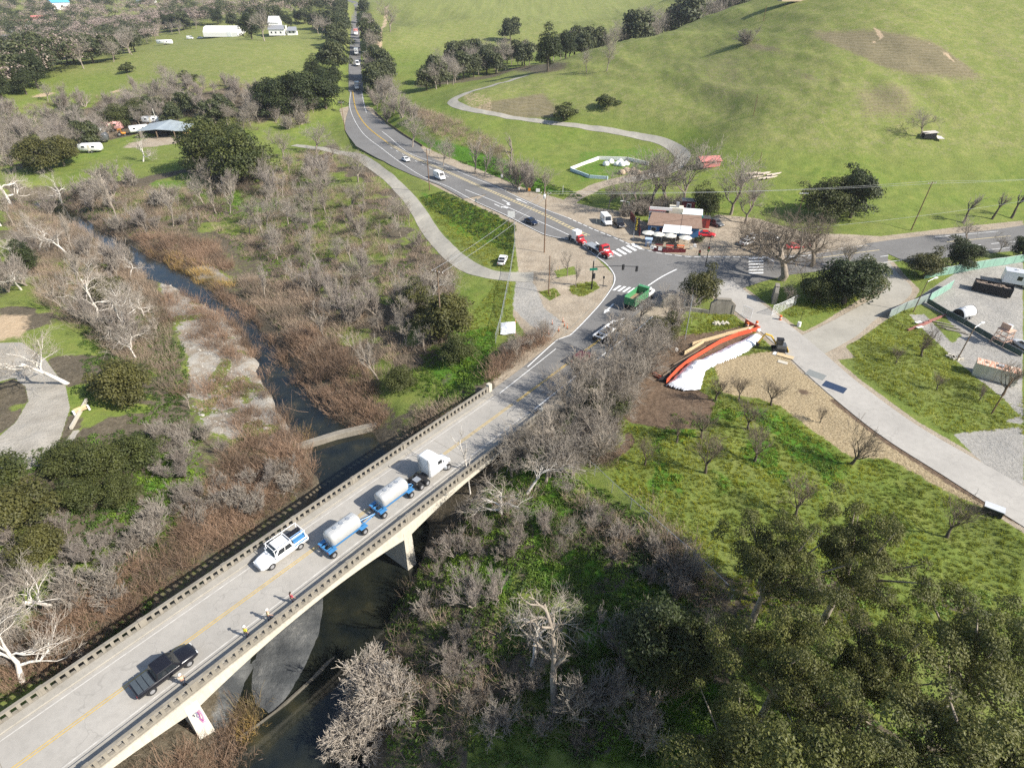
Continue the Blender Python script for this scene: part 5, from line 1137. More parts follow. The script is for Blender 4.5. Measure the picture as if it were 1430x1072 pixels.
def ladder_rack(r, L=6.2):
    m = MB()
    for x in (-2.6, -.9, 1.1):
        for s in (-.86, .86): m.box((x, s, 1.62), (.06, .06, 1.0))
        m.box((x, 0, 2.12), (.06, 1.78, .06))
    for s in (-.86, .86): m.box((-.75, s, 2.12), (3.9, .06, .06))
    m.build('ladder_rack', P_WHITE, r)

# on the bridge
car('pickup', 'pickup_truck', 'black crew cab pickup with grey folding bed cover driving over the bridge', 'pickup', B(11.2, 7.0, 0), BANG, P_BLACK, cover=True)
ut = car('pickup', 'utility_pickup', 'white work pickup with ladder rack and blue tools coming over the bridge', 'pickup', B(26.4, 3.0, 0), BANG + math.pi, P_WHITE, scale=1.06)
ladder_rack(ut); MB().box((-1.95, .62, 1.30), (1.5, .3, .3)).build('tool_box', P_BLUE, ut); MB().box((-1.95, -.5, 1.36), (1.6, .5, .35)).build('tool_box', P_BLACK, ut)
for s in (-1, 1): MB().box((-1.9, s * .99, 1.02), (1.7, .05, .14)).build('blue_stripe', P_BLUE, ut)
MB().box((-1.95, .3, 1.58), (1.5, .5, .06)).build('tool_tray', paint('pale_blue_paint', (.30, .46, .66), .5), ut)
M_TANK = flat('dull_silver_tank', (.50, .50, .485), .3, .5, .25, var=.1, scale=.8)
def tanker(loc, rz, label, draw=2.2):
    t = thing('tank_trailer', label, 'trailer', loc, rz, 'tank trailers')
    rings = []
    for x, k in ((-2.5, .72), (-2.35, .92), (-2.1, 1), (2.1, 1), (2.35, .92), (2.5, .72)):
        rings.append([(x, 1.05 * k * math.copysign(abs(math.cos(a)) ** .75, math.cos(a)), 2.15 + .98 * k * math.copysign(abs(math.sin(a)) ** .75, math.sin(a)) - .0) for a in np.linspace(0, 2 * math.pi, 20, endpoint=False)])
    tk = MB().loft(rings).build('tank', M_TANK, t, True)
    for x in (-1.1, 0, 1.1): MB().cyl((x, 0, 3.10), (x, 0, 3.20), .30, .28, 14).build('hatch', M_STEEL, tk)
    MB().box((0, 0, 3.14), (4.2, .06, .03)).build('walkway', M_STEEL, tk)
    m = MB(); 
    for s in (-.45, .45): m.box((0, s, 1.02), (6.6, .14, .24))
    for x in (-3.2, -2, 0, 2, 3.2): m.box((x, 0, 1.0), (.12, .9, .16))
    m.loft([[(-1.6, -.5, .7), (1.6, -.5, .7), (1.6, .5, .7), (-1.6, .5, .7)], [(-2.4, -.9, 1.25), (2.4, -.9, 1.25), (2.4, .9, 1.25), (-2.4, .9, 1.25)]])
    m.build('frame', P_BLUE, t)
    MB().tube([(3.3, .4, .95), (3.3 + draw, 0, .8), (3.3, -.4, .95)], .07, 6).build('drawbar', P_BLUE, t)
    for x in (-2.75, 2.6):
        for s in (-1, 1): MB().box((x, s * .98, 1.18), (1.25, .55, .06)).build('mudguard', P_BLUE, t, False, .02)
    MB().box((-3.35, 0, 1.15), (.1, 2.2, .35)).build('rear_bar', P_BLUE, t)
    for s in (-1, 1): MB().box((-3.42, s * .85, 1.15), (.06, .25, .16)).build('taillight', M_LAMPR, t)
    wheels(t, (-2.75, 2.6), 1.22, .50, .5)
    return t
tanker(B(32.2, 7.0, 0), BANG, 'silver tank trailer on blue wheels at the rear of the road train', 2.3).scale = (.84, .95, .95)
tanker(B(39.9, 6.8, 0), BANG, 'white tank trailer coupled directly behind the white truck', 1.0).scale = (.84, .95, .95)
tr = thing('semi_truck', 'white conventional truck with tall sleeper pulling two tank trailers over the bridge', 'truck', B(46.9, 6.8, 0), BANG); tr.scale = (.86, .95, .95)
MB().loft([rr_ring(x, hw, z0, z1, .18) for x, hw, z0, z1 in ((-1.5, 1.2, .9, 3.75), (-1.4, 1.22, .8, 3.85), (.3, 1.22, .8, 3.85), (.9, 1.2, .8, 3.35), (1.15, 1.18, .8, 2.2), (1.3, 1.05, .8, 1.85), (2.9, .92, .8, 1.65), (3.15, .85, .85, 1.4))]).build('cab', P_WHITE, tr, True)
MB().box((-2.6, 0, .95), (3.2, .95, .22)).build('frame', M_BLACK, tr); MB().box((-3.3, 0, 1.12), (1.0, .9, .1)).build('fifth_wheel', M_STEEL, tr)
panel(tr, 'windshield', ((.98, -1.02, 2.3), (.98, 1.02, 2.3), (.90, .98, 3.1), (.90, -.98, 3.1)), (.03, .03, .02, .02), .09)
for s in (-1, 1):
    MB().box((.45, s * 1.23, 2.6), (.75, .03, .6)).build('side_window', M_GLASS, tr); MB().cyl((1.6, s * 1.12, .68), (1.6, s * 1.12, 1.0), .3, .3, 10).build('fuel_tank', M_STEEL, tr); MB().box((1.0, s * 1.5, 2.6), (.1, .3, .5)).build('mirror', P_WHITE, tr); MB().box((3.12, s * .7, 1.05), (.1, .3, .2)).build('headlight', M_LAMPW, tr)
for s in (-1, 1): MB().cyl((-1.68, s * 1.0, .9), (-1.68, s * 1.0, 4.1), .08, .08, 8).build('exhaust_pipe', M_STEEL, tr)
wheels(tr, (2.3, -2.3, -3.5), 1.22, .5, .32, True)
car('suv', 'car', 'dark maroon car on the approach half hidden by bare trees', 'car', B(83.5, 6.6, 0), BANG, P_MAROON)
def facing(px, py, qx, qy): d = at(qx, qy) - at(px, py); return math.atan2(d[1], d[0])
# dump truck with green body and the white trailer frame behind it
ang = facing(830, 470, 905, 405)
gt = thing('dump_truck', 'green bodied dump truck waiting at the junction with its empty box open on top', 'truck', at(891, 424), facing(873, 436, 915, 404))
m = MB()
for c, d in (((-1.2, 1.22, 2.1), (5.6, .08, 1.7)), ((-1.2, -1.22, 2.1), (5.6, .08, 1.7)), ((-3.98, 0, 2.0), (.08, 2.5, 1.5)), ((1.58, 0, 2.2), (.08, 2.5, 1.9)), ((-1.2, 0, 1.28), (5.6, 2.44, .08))): m.box(c, d)
for x in (-3.2, -2.2, -1.2, -.2, .8):
    for s in (-1, 1): m.box((x, s * 1.28, 2.1), (.1, .06, 1.7))
bd = m.build('dump_body', P_GREEN, gt); MB().box((-1.2, 0, 1.5), (5.3, 2.3, .3)).build('load', flat('box_floor', (.28, .19, .12), .9, var=.3), bd); MB().box((1.9, 0, 3.15), (.9, 2.4, .08)).build('cab_guard', P_GREEN, bd)
MB().loft([rr_ring(x, 1.15, z0, z1, .15) for x, z0, z1 in ((2.0, .8, 2.75), (3.3, .8, 2.75), (3.6, .8, 1.9), (4.9, .8, 1.7), (5.1, .9, 1.4))]).build('cab', P_WHITE, gt, True); panel(gt, 'windshield', ((3.42, -1, 1.95), (3.42, 1, 1.95), (3.32, 1, 2.65), (3.32, -1, 2.65)), (.05, .05, .02, .05), .16)
for s in (-1, 1): MB().box((2.7, s * 1.16, 2.2), (.8, .03, .5)).build('side_window', M_GLASS, gt); MB().cyl((2.0, s * 1.2, 1), (2.0, s * 1.2, 3.4), .07, .07, 8).build('exhaust_pipe', M_STEEL, gt)
MB().box((-.2, 0, .95), (8.6, .9, .2)).build('frame', M_BLACK, gt); wheels(gt, (4.2, -1.9, -3.1), 1.2, .5, .3, True)
tf = thing('trailer_frame', 'empty white dump trailer frame towed behind the green truck', 'trailer', at(848, 468), facing(826, 482, 876, 444))
m = MB()
for s in (-.9, .9): m.box((0, s, 1.25), (7.6, .22, .3))
for x in (-3.4, -2.0, -.5, 1.0, 2.6, 3.5): m.box((x, 0, 1.2), (.2, 1.7, .2))
m.build('frame', P_WHITE, tf); MB().tube([(3.8, .7, 1.1), (6.4, 0, .9), (3.8, -.7, 1.1)], .09, 6).build('drawbar', P_WHITE, tf); wheels(tf, (2.7, -1.9, -3.0), 1.15, .5, .3)
def rigid(loc, rz, label, cabcol, bedcol, bed='flat', group=None):
    t = thing('flatbed_truck', label, 'truck', loc, rz, group)
    MB().loft([rr_ring(x, hw, z0, z1, .18) for x, hw, z0, z1 in ((.9, 1.15, .7, 2.8), (1.0, 1.2, .65, 2.95), (2.0, 1.2, .65, 2.95), (2.35, 1.15, .65, 2.1), (2.5, 1.0, .65, 1.85), (4.0, .92, .65, 1.65), (4.3, .8, .75, 1.35))]).build('cab', cabcol, t, True)
    panel(t, 'windshield', ((2.32, -1.0, 2.15), (2.32, 1.0, 2.15), (2.08, .95, 2.8), (2.08, -.95, 2.8)), (.03, .03, .02, .05), .1)
    for s in (-1, 1): MB().box((1.55, s * 1.21, 2.35), (.75, .03, .5)).build('side_window', M_GLASS, t); MB().box((4.2, s * .72, 1.05), (.12, .3, .22)).build('headlight', M_LAMPW, t); MB().cyl((2.0, s * 1.1, .6), (1.1, s * 1.1, .6), .3, .3, 10).build('fuel_tank', M_RIM, t); MB().cyl((.75, s * .9, .9), (.75, s * .9, 3.3), .07, .07, 8).build('exhaust_pipe', M_RIM, t)
    MB().box((4.32, 0, 1.1), (.08, .9, .7)).build('grille', M_RIM, t); MB().box((4.45, 0, .6), (.2, 2.2, .3)).build('bumper', M_RIM, t)
    if bed == 'flat': MB().box((-2.3, 0, 1.2), (5.8, 2.45, .2)).build('flatbed', bedcol, t, False, .03); MB().box((.55, 0, 2.0), (.1, 2.3, 1.5)).build('headboard', P_GREY, t)
    else: MB().box((-.6, 0, 2.6), (2.6, 2.4, 3.0)).build('cargo_box', bedcol, t, False, .06)
    MB().box((-1, 0, .9), (8, .9, .22)).build('frame', M_BLACK, t); wheels(t, (3.2, -2.2, -3.5), 1.2, .5, .3, True)
    return t
rt = rigid(at(838, 354), facing(812, 340, 864, 367), 'red conventional truck with grey flatbed turning at the crosswalk', P_RED, flat('grey_flatbed', (.26, .28, .30), .6)); MB().cyl((-1.6, .3, 1.4), (.2, .3, 2.0), .5, .35, 10).build('tarp_roll', M_BLACK, rt)
rt.scale = (.92,) * 3
r2 = rigid(at(806, 338), facing(770, 318, 838, 353), 'red cab truck with tall white box behind the turning flatbed truck', P_RED, P_WHITE, 'box'); r2.scale = (.72,) * 3
# road northwest
def on_road(px, py): return at(px, py, .03)
car('sedan', 'car', 'dark blue car heading down to the junction beside the white road sign', 'car', on_road(742, 312), nwa, P_NAVY)
car('sedan', 'car', 'white sedan on the road left of the roadside utility pole', 'car', on_road(567, 225), facing(562, 222, 590, 236), P_WHITE)
car('van', 'van', 'white van on the road just right of the roadside utility pole', 'van', on_road(614, 250), facing(604, 243, 632, 256), P_WHITE)
def far_truck(px, py, z, label, col, box=None, s=1.0):
    t = thing('box_truck', label, 'truck', (*at(px, py, z)[:2], z + .05), math.atan2(*((NW[4] - NW[5])[[1, 0]])) + math.pi); t.scale = (s,) * 3
    MB().loft([rr_ring(x, 1.15, z0, z1, .2) for x, z0, z1 in ((1.6, .7, 2.6), (3.0, .7, 2.6), (3.5, .7, 1.7), (4.0, .8, 1.4))]).build('cab', col, t, True); MB().box((3.2, 0, 2.15), (.2, 2.0, .7), ry=.5).build('windshield', M_GLASS, t)
    MB().box((-1.6, 0, 2.3), (6, 2.5, 2.9)).build('cargo_box', box or col, t, False, .05); wheels(t, (3, -2.5), 1.2, .5); return t
t = far_truck(499, 125, 2.1, 'white cab truck nearest on the long straight road', P_WHITE, paint('truck_grey', (.35, .36, .38)))
car('van', 'van', 'white van second on the long straight road', 'van', (*at(499.5, 92, 5.1)[:2], 5.2), -1.3, P_WHITE, scale=1.25)
far_truck(498, 77, 6.6, 'white box truck third on the long straight road', P_WHITE, None, 1.2)
far_truck(497.5, 50, 10, 'red topped white truck farthest up the straight road', P_WHITE, paint('truck_red', (.5, .2, .18)), 1.5)
# parked
car('van', 'van', 'white high roof van parked on the dirt beside the cafe', 'van', gp(846, 312), math.radians(-80), P_WHITE)
car('pickup', 'pickup_truck', 'black pickup parked beside the white high roof van', 'pickup', gp(864, 315), math.radians(-82), P_BLACK)
car('pickup', 'pickup_truck', 'white pickup parked on the grass beside the chain link fence', 'pickup', gp(702, 367), math.radians(80), P_WHITE, scale=.9)
car('sedan', 'car', 'red car parked behind the green bush at the cafe', 'car', gp(986, 330), math.radians(-12), P_RED)
car('suv', 'car', 'dark car parked at the rear of the red shed', 'car', gp(999, 315), math.radians(-60), P_GREY)
car('sedan', 'car', 'red car parked beneath the huge bare oak', 'car', gp(1108, 347), math.radians(8), P_RED); car('suv', 'car', 'dark red car parked right of the red one beneath the oak', 'car', gp(1122, 346), math.radians(8), P_MAROON)
car('sedan', 'car', 'white car parked at the left edge of the oak shade', 'car', gp(1043, 341), math.radians(30), P_WHITE); car('sedan', 'car', 'silver car parked behind the white one in the oak shade', 'car', gp(1052, 334), math.radians(25), P_SILVER); car('suv', 'car', 'grey car parked deep beneath the huge bare oak', 'car', gp(1075, 335), math.radians(5), P_GREY)
car('sedan', 'car', 'silver car cut by the right edge of the gravel yard', 'car', gp(1428, 486), math.radians(100), P_SILVER)
# left field: trailers, tractor, far cars
def rv(loc, rz, label, col, L=6.5, nm='travel_trailer'):
    t = thing(nm, label, 'trailer', loc, rz); MB().loft([rr_ring(x, hw, z0, z1, .3) for x, hw, z0, z1 in ((-L / 2, 1.05, .7, 2.5), (-L / 2 + .3, 1.2, .6, 2.75), (L / 2 - .4, 1.2, .6, 2.75), (L / 2, 1.05, .8, 2.3))]).build('body', col, t, True)
    for s in (-1, 1):
        for x in (-L / 4, L / 5): MB().box((x, s * 1.2, 1.9), (.9, .04, .5)).build('window', M_GLASS, t)
    MB().box((0, -1.21, 1.55), (.65, .03, 1.7)).build('door', P_CREAM, t); wheels(t, (-.4, .5), 1.15, .36); return t
P_PINK = paint('faded_pink_paint', (.55, .30, .28), .6)
def fs(o, k): o.scale = (k,) * 3; return o
fs(rv(gp(158, 183), .2, 'pinkish trailer with white roof left of the metal shed', P_PINK), 1.5); fs(rv(gp(136, 200), .3, 'grey trailer nearest the big olive tree', P_GREY), 1.5); fs(rv(gp(129, 213), .1, 'white trailer lowest of the parked trailers', P_WHITE), 1.3); fs(rv(gp(143, 189), 1.6, 'grey trailer end on between pink and white ones', P_SILVER), 1.2)
fs(rv(gp(196, 186), .6, 'white van body at the left end of the metal shed', P_WHITE), 1.2); fs(rv(gp(213, 173), .1, 'white trailer behind the metal shed roof', P_WHITE), 1.2)
tc = thing('tractor', 'orange tractor standing left of the metal shed', 'tractor', gp(171, 190), .3); tc.scale = (1.15,) * 3
MB().loft([rr_ring(x, .42, .7, z1, .1) for x, z1 in ((-.6, 1.2), (.2, 1.35), (1.4, 1.25))]).build('body', P_ORANGE, tc, True); m = MB()
for x in (-.9, .0):
    for s in (-.6, .6): m.box((x, s, 1.7), (.07, .07, 1.4))
m.box((-.45, 0, 2.42), (1.2, 1.5, .1)).build('canopy', P_ORANGE, tc); wheels(tc, (-.6,), .95, .75, .4); wheels(tc, (1.2,), .8, .4, .3)
rv(gp(231, 63), 0, 'long white trailer at the left end of the ranch yard', P_WHITE, 15).scale = (1, 1.3, 1.6)
car('van', 'van', 'white van parked on the ranch yard', 'van', gp(266, 55), 0, P_WHITE, scale=1.2); car('sedan', 'car', 'white car parked right of the van on the ranch yard', 'car', gp(280, 54), 0, P_WHITE, scale=1.2)
fs(rv(gp(311, 51), .3, 'blue truck body parked before the white hall', paint('bright_blue', (.03, .12, .42))), 2.0)
# yard
ot = thing('office_trailer', 'white office trailer with one dark window at the right edge of the yard', 'trailer', gp(1427, 400), math.radians(-30))
MB().box((0, 0, 1.85), (8, 2.7, 2.5)).build('body', P_WHITE, ot, False, .06); MB().box((-1.2, -1.36, 1.95), (.9, .04, .9)).build('window', M_GLASS, ot); MB().box((0, 0, 3.14), (8.1, 2.8, .08)).build('roof', P_SILVER, ot); MB().box((-4.6, 0, .7), (1.4, .2, .12)).build('hitch', M_BLACK, ot); wheels(ot, (0, .9), 1.25, .38)
for x in (-2, 1.5): MB().box((x, .3, 3.3), (.5, .5, .24)).build('roof_vent', P_WHITE, ot)
dm = thing('dumpster', 'long black rolloff dumpster filled with rubble on the gravel yard', 'dumpster', gp(1383, 409), math.radians(-36)); dm.scale = (1.0, 1.0, 1.05)
m = MB()
for c, d in (((0, 1.15, 1.0), (6.8, .1, 1.7)), ((0, -1.15, 1.0), (6.8, .1, 1.7)), ((-3.35, 0, 1.0), (.1, 2.3, 1.7)), ((3.35, 0, 1.0), (.1, 2.3, 1.7)), ((0, 0, .2), (6.7, 2.3, .14))): m.box(c, d)
for i in range(11):
    for s in (-1, 1): m.box((-3.1 + i * .62, s * 1.23, 1.0), (.1, .08, 1.6))
m.box((0, 1.2, 1.87), (6.9, .16, .1)); m.box((0, -1.2, 1.87), (6.9, .16, .1)); m.build('container', flat('black_steel', (.018, .018, .02), .6), dm)
g = np.random.default_rng(3); m = MB()
for i in range(90): m.box((g.uniform(-3.1, 3.1), g.uniform(-1, 1), 1.35 + g.uniform(0, .25)), (g.uniform(.2, .7), g.uniform(.15, .4), g.uniform(.1, .3)), g.uniform(0, 3))
m.build('rubble', flat('rubble', (.28, .22, .17), .9, var=.4), dm)
wt = thing('water_tank_trailer', 'white half round tank trailer with dark end on the gravel yard', 'trailer', gp(1344, 443), math.radians(25))
arc = [(1.25 * math.cos(a), .75 + 1.45 * math.sin(a)) for a in np.linspace(0, math.pi, 14)]
MB().loft([[(x, y, z) for y, z in arc] for x in (-1.9, 1.9)]).build('tank', P_WHITE, wt, True)
MB().loft([[(x, y * .93, z * .95 + .03) for y, z in arc] for x in (-1.95, -1.88)]).build('end_panel', M_BLACK, wt)
for x in (-.6, 1.8): MB().loft([[(x + a, y * 1.02, z * 1.015) for y, z in arc] for a in (-.06, .06)]).build('band', M_BLACK, wt)
MB().box((2.6, 0, .6), (1.4, .4, .3)).build('hitch', P_WHITE, wt); wheels(wt, (-.5, .5), 1.2, .38)
ct = thing('shipping_container', 'cream shipping container with rusty roof on the lawn edge', 'container', gp(1386, 528), math.radians(-36)); ct.scale = (.92, .92, .92)
m = MB(); m.box((0, 0, 1.3), (6.4, 2.4, 2.5))
for i in range(26):
    for s in (-1, 1): m.box((-3.05 + i * .244, s * 1.215, 1.3), (.11, .05, 2.3))
m.build('body', P_CREAM, ct)
def rust_mat():
    t = NT('rusty_roof', .8, .2); f = t.noise(.9, 5, .7); v = t.noise(1.6, 3, .6, stretch=(3, .4, 1)); return t.out(t.mix(t.ramp(v, (.4, (0, 0, 0)), (.6, (1, 1, 1))), t.ramp(f, (.3, (.40, .17, .10)), (.7, (.52, .30, .20))), (.58, .50, .40)))
MB().box((0, 0, 2.58), (6.5, 2.5, .07)).build('roof', rust_mat(), ct); MB().box((.3, 0, 2.75), (.8, .8, .28)).build('roof_vent', P_SILVER, ct); MB().cyl((-1.6, .2, 2.62), (-1.6, .2, 2.8), .35, .3, 10).build('roof_vent', rust_mat(), ct); MB().cyl((1.6, -.2, 2.62), (1.6, -.2, 2.8), .4, .3, 10).build('roof_vent', rust_mat(), ct)
MB().box((3.24, 0, 1.3), (.06, 2.1, 2.2)).build('end_door', P_CREAM, ct)
for x in (-.8, .6): MB().box((x, -1.27, 1.2), (.9, .03, 2.0)).build('side_door', paint('cream_door', (.55, .52, .42), .6), ct)
tw = thing('timber_tower', 'pinkish timber lookout scaffold with a small seat at the yard edge', 'tower', gp(1396, 480), .4); m = MB()
for x in (-.9, .9):
    for y in (-.9, .9): m.cyl((x * 1.25, y * 1.25, -.1), (x, y, 3.0), .07, .06, 6)
for z in (1.0, 2.0, 2.9):
    k = 1.25 - .25 * z / 3
    for s in (-1, 1): m.box((0, s * .9 * k, z), (1.9 * k, .07, .12)); m.box((s * .9 * k, 0, z), (.07, 1.9 * k, .12))
for s in (-1, 1): m.cyl((-1.05, s * 1.05, .2), (.95, s * .95, 2.8), .04, .04, 5); m.cyl((s * 1.05, 1.05, .2), (s * .95, -.95, 2.8), .04, .04, 5)
M_PINKT = flat('pinkish_timber', (.55, .36, .27), .8, var=.2); m.build('legs', M_PINKT, tw); MB().box((0, 0, 3.0), (2.1, 2.1, .1)).build('platform', M_PINKT, tw); MB().box((.3, 0, 3.5), (.8, .8, .7)).build('seat', P_SILVER, tw); MB().box((-.6, .1, 3.6), (.1, 1.6, 1.1)).build('backboard', M_PINKT, tw)
# excavator
ex = thing('mini_excavator', 'yellow mini excavator with raised arm beside the white tarp', 'excavator', gp(1086, 489), math.radians(168))
P_YEL = paint('yellow_machine_paint', (.60, .38, .05), .5)
for s in (-1, 1): MB().loft([[(x, s * .62 + dy, z) for x, z in ((-1.1, .12), (-.95, 0), (.95, 0), (1.1, .12), (1.1, .4), (.95, .52), (-.95, .52), (-1.1, .4))] for dy in (-.2, .2)]).build('track', M_TYRE, ex)
MB().box((-.35, 0, .98), (1.7, 1.5, .8)).build('engine_cover', P_GREY, ex, False, .12); MB().box((.1, .28, 1.75), (1.1, .85, 1.3)).build('cab', M_GLASS, ex, False, .08); MB().box((.1, .28, 2.43), (1.2, .95, .1)).build('cab_roof', M_BLACK, ex)
MB().tube([(.5, -.2, 1.1), (1.6, -.2, 2.6), (2.7, -.2, 2.9)], .17, 6).build('boom', P_YEL, ex); MB().tube([(2.7, -.2, 2.9), (3.6, -.2, 1.0)], .14, 6).build('stick', P_YEL, ex); MB().loft([[(3.4, -.55, 1.0), (3.9, -.55, 1.0), (3.8, -.55, .4), (3.3, -.55, .5)], [(3.4, .15, 1.0), (3.9, .15, 1.0), (3.8, .15, .4), (3.3, .15, .5)]]).build('bucket', M_BLACK, ex); MB().box((-1.6, 0, .3), (.1, 1.6, .4)).build('blade', P_YEL, ex)
# ------------------------------------------------------------------ buildings
def roof_mat(name, a, b, sc=(1, 8, 1)):
    t = NT(name, .85, .2); f = t.noise(1.2, 5, .7); g = t.noise(3, 3, .7, stretch=sc); return t.out(t.mix(.35, t.ramp(f, (.3, a), (.7, b)), t.ramp(g, (.4, tuple(x * .6 for x in a)), (.6, b))))
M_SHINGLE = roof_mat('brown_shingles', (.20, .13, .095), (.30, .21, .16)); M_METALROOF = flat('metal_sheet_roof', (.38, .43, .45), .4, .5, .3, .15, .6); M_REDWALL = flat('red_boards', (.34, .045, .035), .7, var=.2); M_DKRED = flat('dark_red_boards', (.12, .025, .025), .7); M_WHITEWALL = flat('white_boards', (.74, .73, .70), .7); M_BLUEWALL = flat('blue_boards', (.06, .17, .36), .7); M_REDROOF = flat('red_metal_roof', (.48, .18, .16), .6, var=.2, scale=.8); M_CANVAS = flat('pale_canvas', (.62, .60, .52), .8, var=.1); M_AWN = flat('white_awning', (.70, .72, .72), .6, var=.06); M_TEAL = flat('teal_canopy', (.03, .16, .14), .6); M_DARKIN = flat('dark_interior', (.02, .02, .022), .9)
def gable(root, x0, x1, y0, y1, ze, zr, wall, roof, over=.4, t=.12, wname='wall', rname='roof'):
    ym = (y0 + y1) / 2; MB().loft([[(x, y0, 0), (x, y1, 0), (x, y1, ze), (x, ym, zr), (x, y0, ze)] for x in (x0, x1)]).build(wname, wall, root)
    k = (zr - ze) / (ym - y0); 
    for s, ya in ((-1, y0), (1, y1)):
        ye = ya + s * over; z = ze - over * k; q = [(x0 - over, ye, z + .02), (x1 + over, ye, z + .02), (x1 + over, ym, zr + .02), (x0 - over, ym, zr + .02)]
        if s > 0: q = q[::-1]
        MB().loft([q, [(a, b, c + t) for a, b, c in q]]).build(rname, roof, root)
def win(root, c, d, frame=True):
    f = MB().box(c, d).build('window', M_WHITEWALL, root); 
    k = np.argmin(d); e = [x * .8 for x in d]; e[k] = d[k] + .03; MB().box(c, e).build('pane', M_GLASS, f)
# cafe at the junction: local x along the front (to the right in the photograph), y to the back
cf = at(905, 334); CFA = facing(905, 332, 968, 337)
cafe = thing('cafe_building', 'roadside cafe with long brown shingle roof and white awning', 'cafe', (cf[0], cf[1] + 1.2, .25), CFA)
MB().box((6.2, 4.5, 1.4), (12.6, 6.6, 2.9)).build('wall', M_BLUEWALL, cafe)
q = [(-.4, 0.6, 2.75), (13.2, .6, 2.75), (12.8, 5.2, 4.6), (.4, 5.2, 4.6)]; MB().loft([q, [(a, b, c + .14) for a, b, c in q]]).build('roof', M_SHINGLE, cafe)
q = [(.4, 5.22, 4.6), (12.8, 5.22, 4.6), (13.2, 8.4, 3.1), (-.4, 8.4, 3.1)]; MB().loft([q, [(a, b, c + .14) for a, b, c in q]]).build('roof', M_SHINGLE, cafe)
q = [(3.4, -2.6, 2.35), (10.4, -2.6, 2.35), (10.6, .9, 3.1), (3.8, .9, 3.1)]; MB().loft([q, [(a, b, c + .08) for a, b, c in q]]).build('awning', M_AWN, cafe)
for x in (3.6, 7, 10.2): MB().box((x, -2.5, 1.15), (.12, .12, 2.3)).build('awning_post', M_WHITEWALL, cafe)
for x in (1.3, 5.5, 8.5): win(cafe, (x, 1.17, 1.7), (1.4, .08, 1.0))
MB().box((3.3, 1.18, 1.1), (1.0, .06, 2.1)).build('door', M_DKRED, cafe)
MB().box((2.6, 8.6, 4.7), (5.8, .3, .7)).build('parapet', M_WHITEWALL, cafe); MB().box((1.8, 10.2, 4.0), (4.4, 2.6, .25)).build('rear_roof', M_REDROOF, cafe); MB().box((1.8, 10.2, 1.9), (4.2, 2.4, 3.8)).build('rear_wall', M_WHITEWALL, cafe)
MB().box((6.6, 10.8, 2.4), (3.6, 2.8, 4.8)).build('chimney_block', P_CREAM, cafe); MB().box((6.8, 10.4, 5.4), (.8, .8, 1.4)).build('chimney', M_STEEL, cafe)
q = [(8.2, 8.6, 3.4), (13.4, 8.6, 3.4), (13.4, 11.2, 4.4), (8.2, 11.2, 4.4)]; MB().loft([q, [(a, b, c + .1) for a, b, c in q]]).build('lean_to_roof', M_AWN, cafe); MB().box((10.5, 7.9, 3.5), (6, 1.2, .5)).build('canopy', M_TEAL, cafe); MB().box((10.6, 10, 1.8), (4.8, 2.4, 3.2)).build('rear_wall', M_WHITEWALL, cafe)
ts = thing('tower_shed', 'tall dark red shed with white framed window behind the cafe', 'shed', gp(958, 306), CFA); MB().box((0, 0, 2.6), (3.4, 2.6, 5.2)).build('wall', M_DKRED, ts); win(ts, (.1, -1.31, 3.9), (1.1, .08, 1.5)); MB().box((0, 0, 5.27), (3.8, 3.0, .14)).build('roof', P_GREY, ts)
rs = thing('red_shed', 'low bright red shed front right of the cafe roof', 'shed', gp(977, 318), CFA + .05); MB().box((0, .8, 1.3), (4.6, 2.4, 2.6)).build('wall', M_REDWALL, rs); MB().box((0, .8, 2.66), (4.9, 2.7, .12)).build('roof', P_GREY, rs); MB().box((.9, -.42, 1.1), (1.0, .05, 2)).build('door', M_DKRED, rs)
gh = thing('kiosk', 'small pale blue and white kiosk box at the cafe roadside', 'kiosk', gp(905, 343), CFA); MB().box((0, 0, .9), (1.5, 1.2, 1.8)).build('wall', paint('pale_blue_boards', (.28, .38, .55), .6), gh); MB().box((0, -.3, 1.86), (1.8, 1.6, .1)).build('roof', paint('pale_blue_roof', (.38, .48, .62), .6), gh); MB().box((-.1, -.62, .6), (.7, .05, 1.1)).build('panel', M_WHITEWALL, gh)
def parasol(px, py, label, col, s=1.0):
    t = thing('parasol', label, 'parasol', gp(px, py), CFA, 'parasols in front of the cafe'); t.scale = (s,) * 3; n = 8
    rg = [[(r * math.cos(2 * math.pi * i / n + .3), r * math.sin(2 * math.pi * i / n + .3), z) for i in range(n)] for r, z in ((1.62, 2.1), (1.64, 2.22), (.9, 2.5), (.06, 2.75))]; MB().loft(rg).build('canopy', col, t); MB().cyl((0, 0, 0), (0, 0, 2.85), .03, .03, 6).build('pole', M_WOOD, t); MB().cyl((0, 0, 0), (0, 0, .1), .3, .28, 10).build('base', M_CONC, t)
parasol(904, 337, 'leftmost pale parasol beside the blue wall of the cafe', M_CANVAS); parasol(918, 339, 'pale parasol at the left corner of the white awning', M_CANVAS); parasol(934, 341, 'pale parasol in front of the white awning', M_CANVAS); parasol(956, 336, 'pinkish parasol right of the white awning', flat('pinkish_canvas', (.58, .46, .40), .8)); parasol(955, 344, 'parasol nearest the red tables', M_CANVAS)
def picnic(px, py, label, col):
    t = thing('picnic_table', label, 'table', gp(px, py), CFA, 'tables in front of the cafe'); MB().box((0, 0, .74), (1.8, .8, .06)).build('tabletop', col, t)
    for s in (-1, 1): MB().box((0, s * .65, .45), (1.8, .28, .05)).build('bench', col, t)
    for s in (-1, 1): MB().box((s * .7, 0, .37), (.08, 1.3, .72)).build('leg', M_WOOD, t)
P_REDT = paint('red_table_paint', (.45, .06, .04), .6); P_ORT = paint('orange_table_paint', (.60, .16, .06), .6)
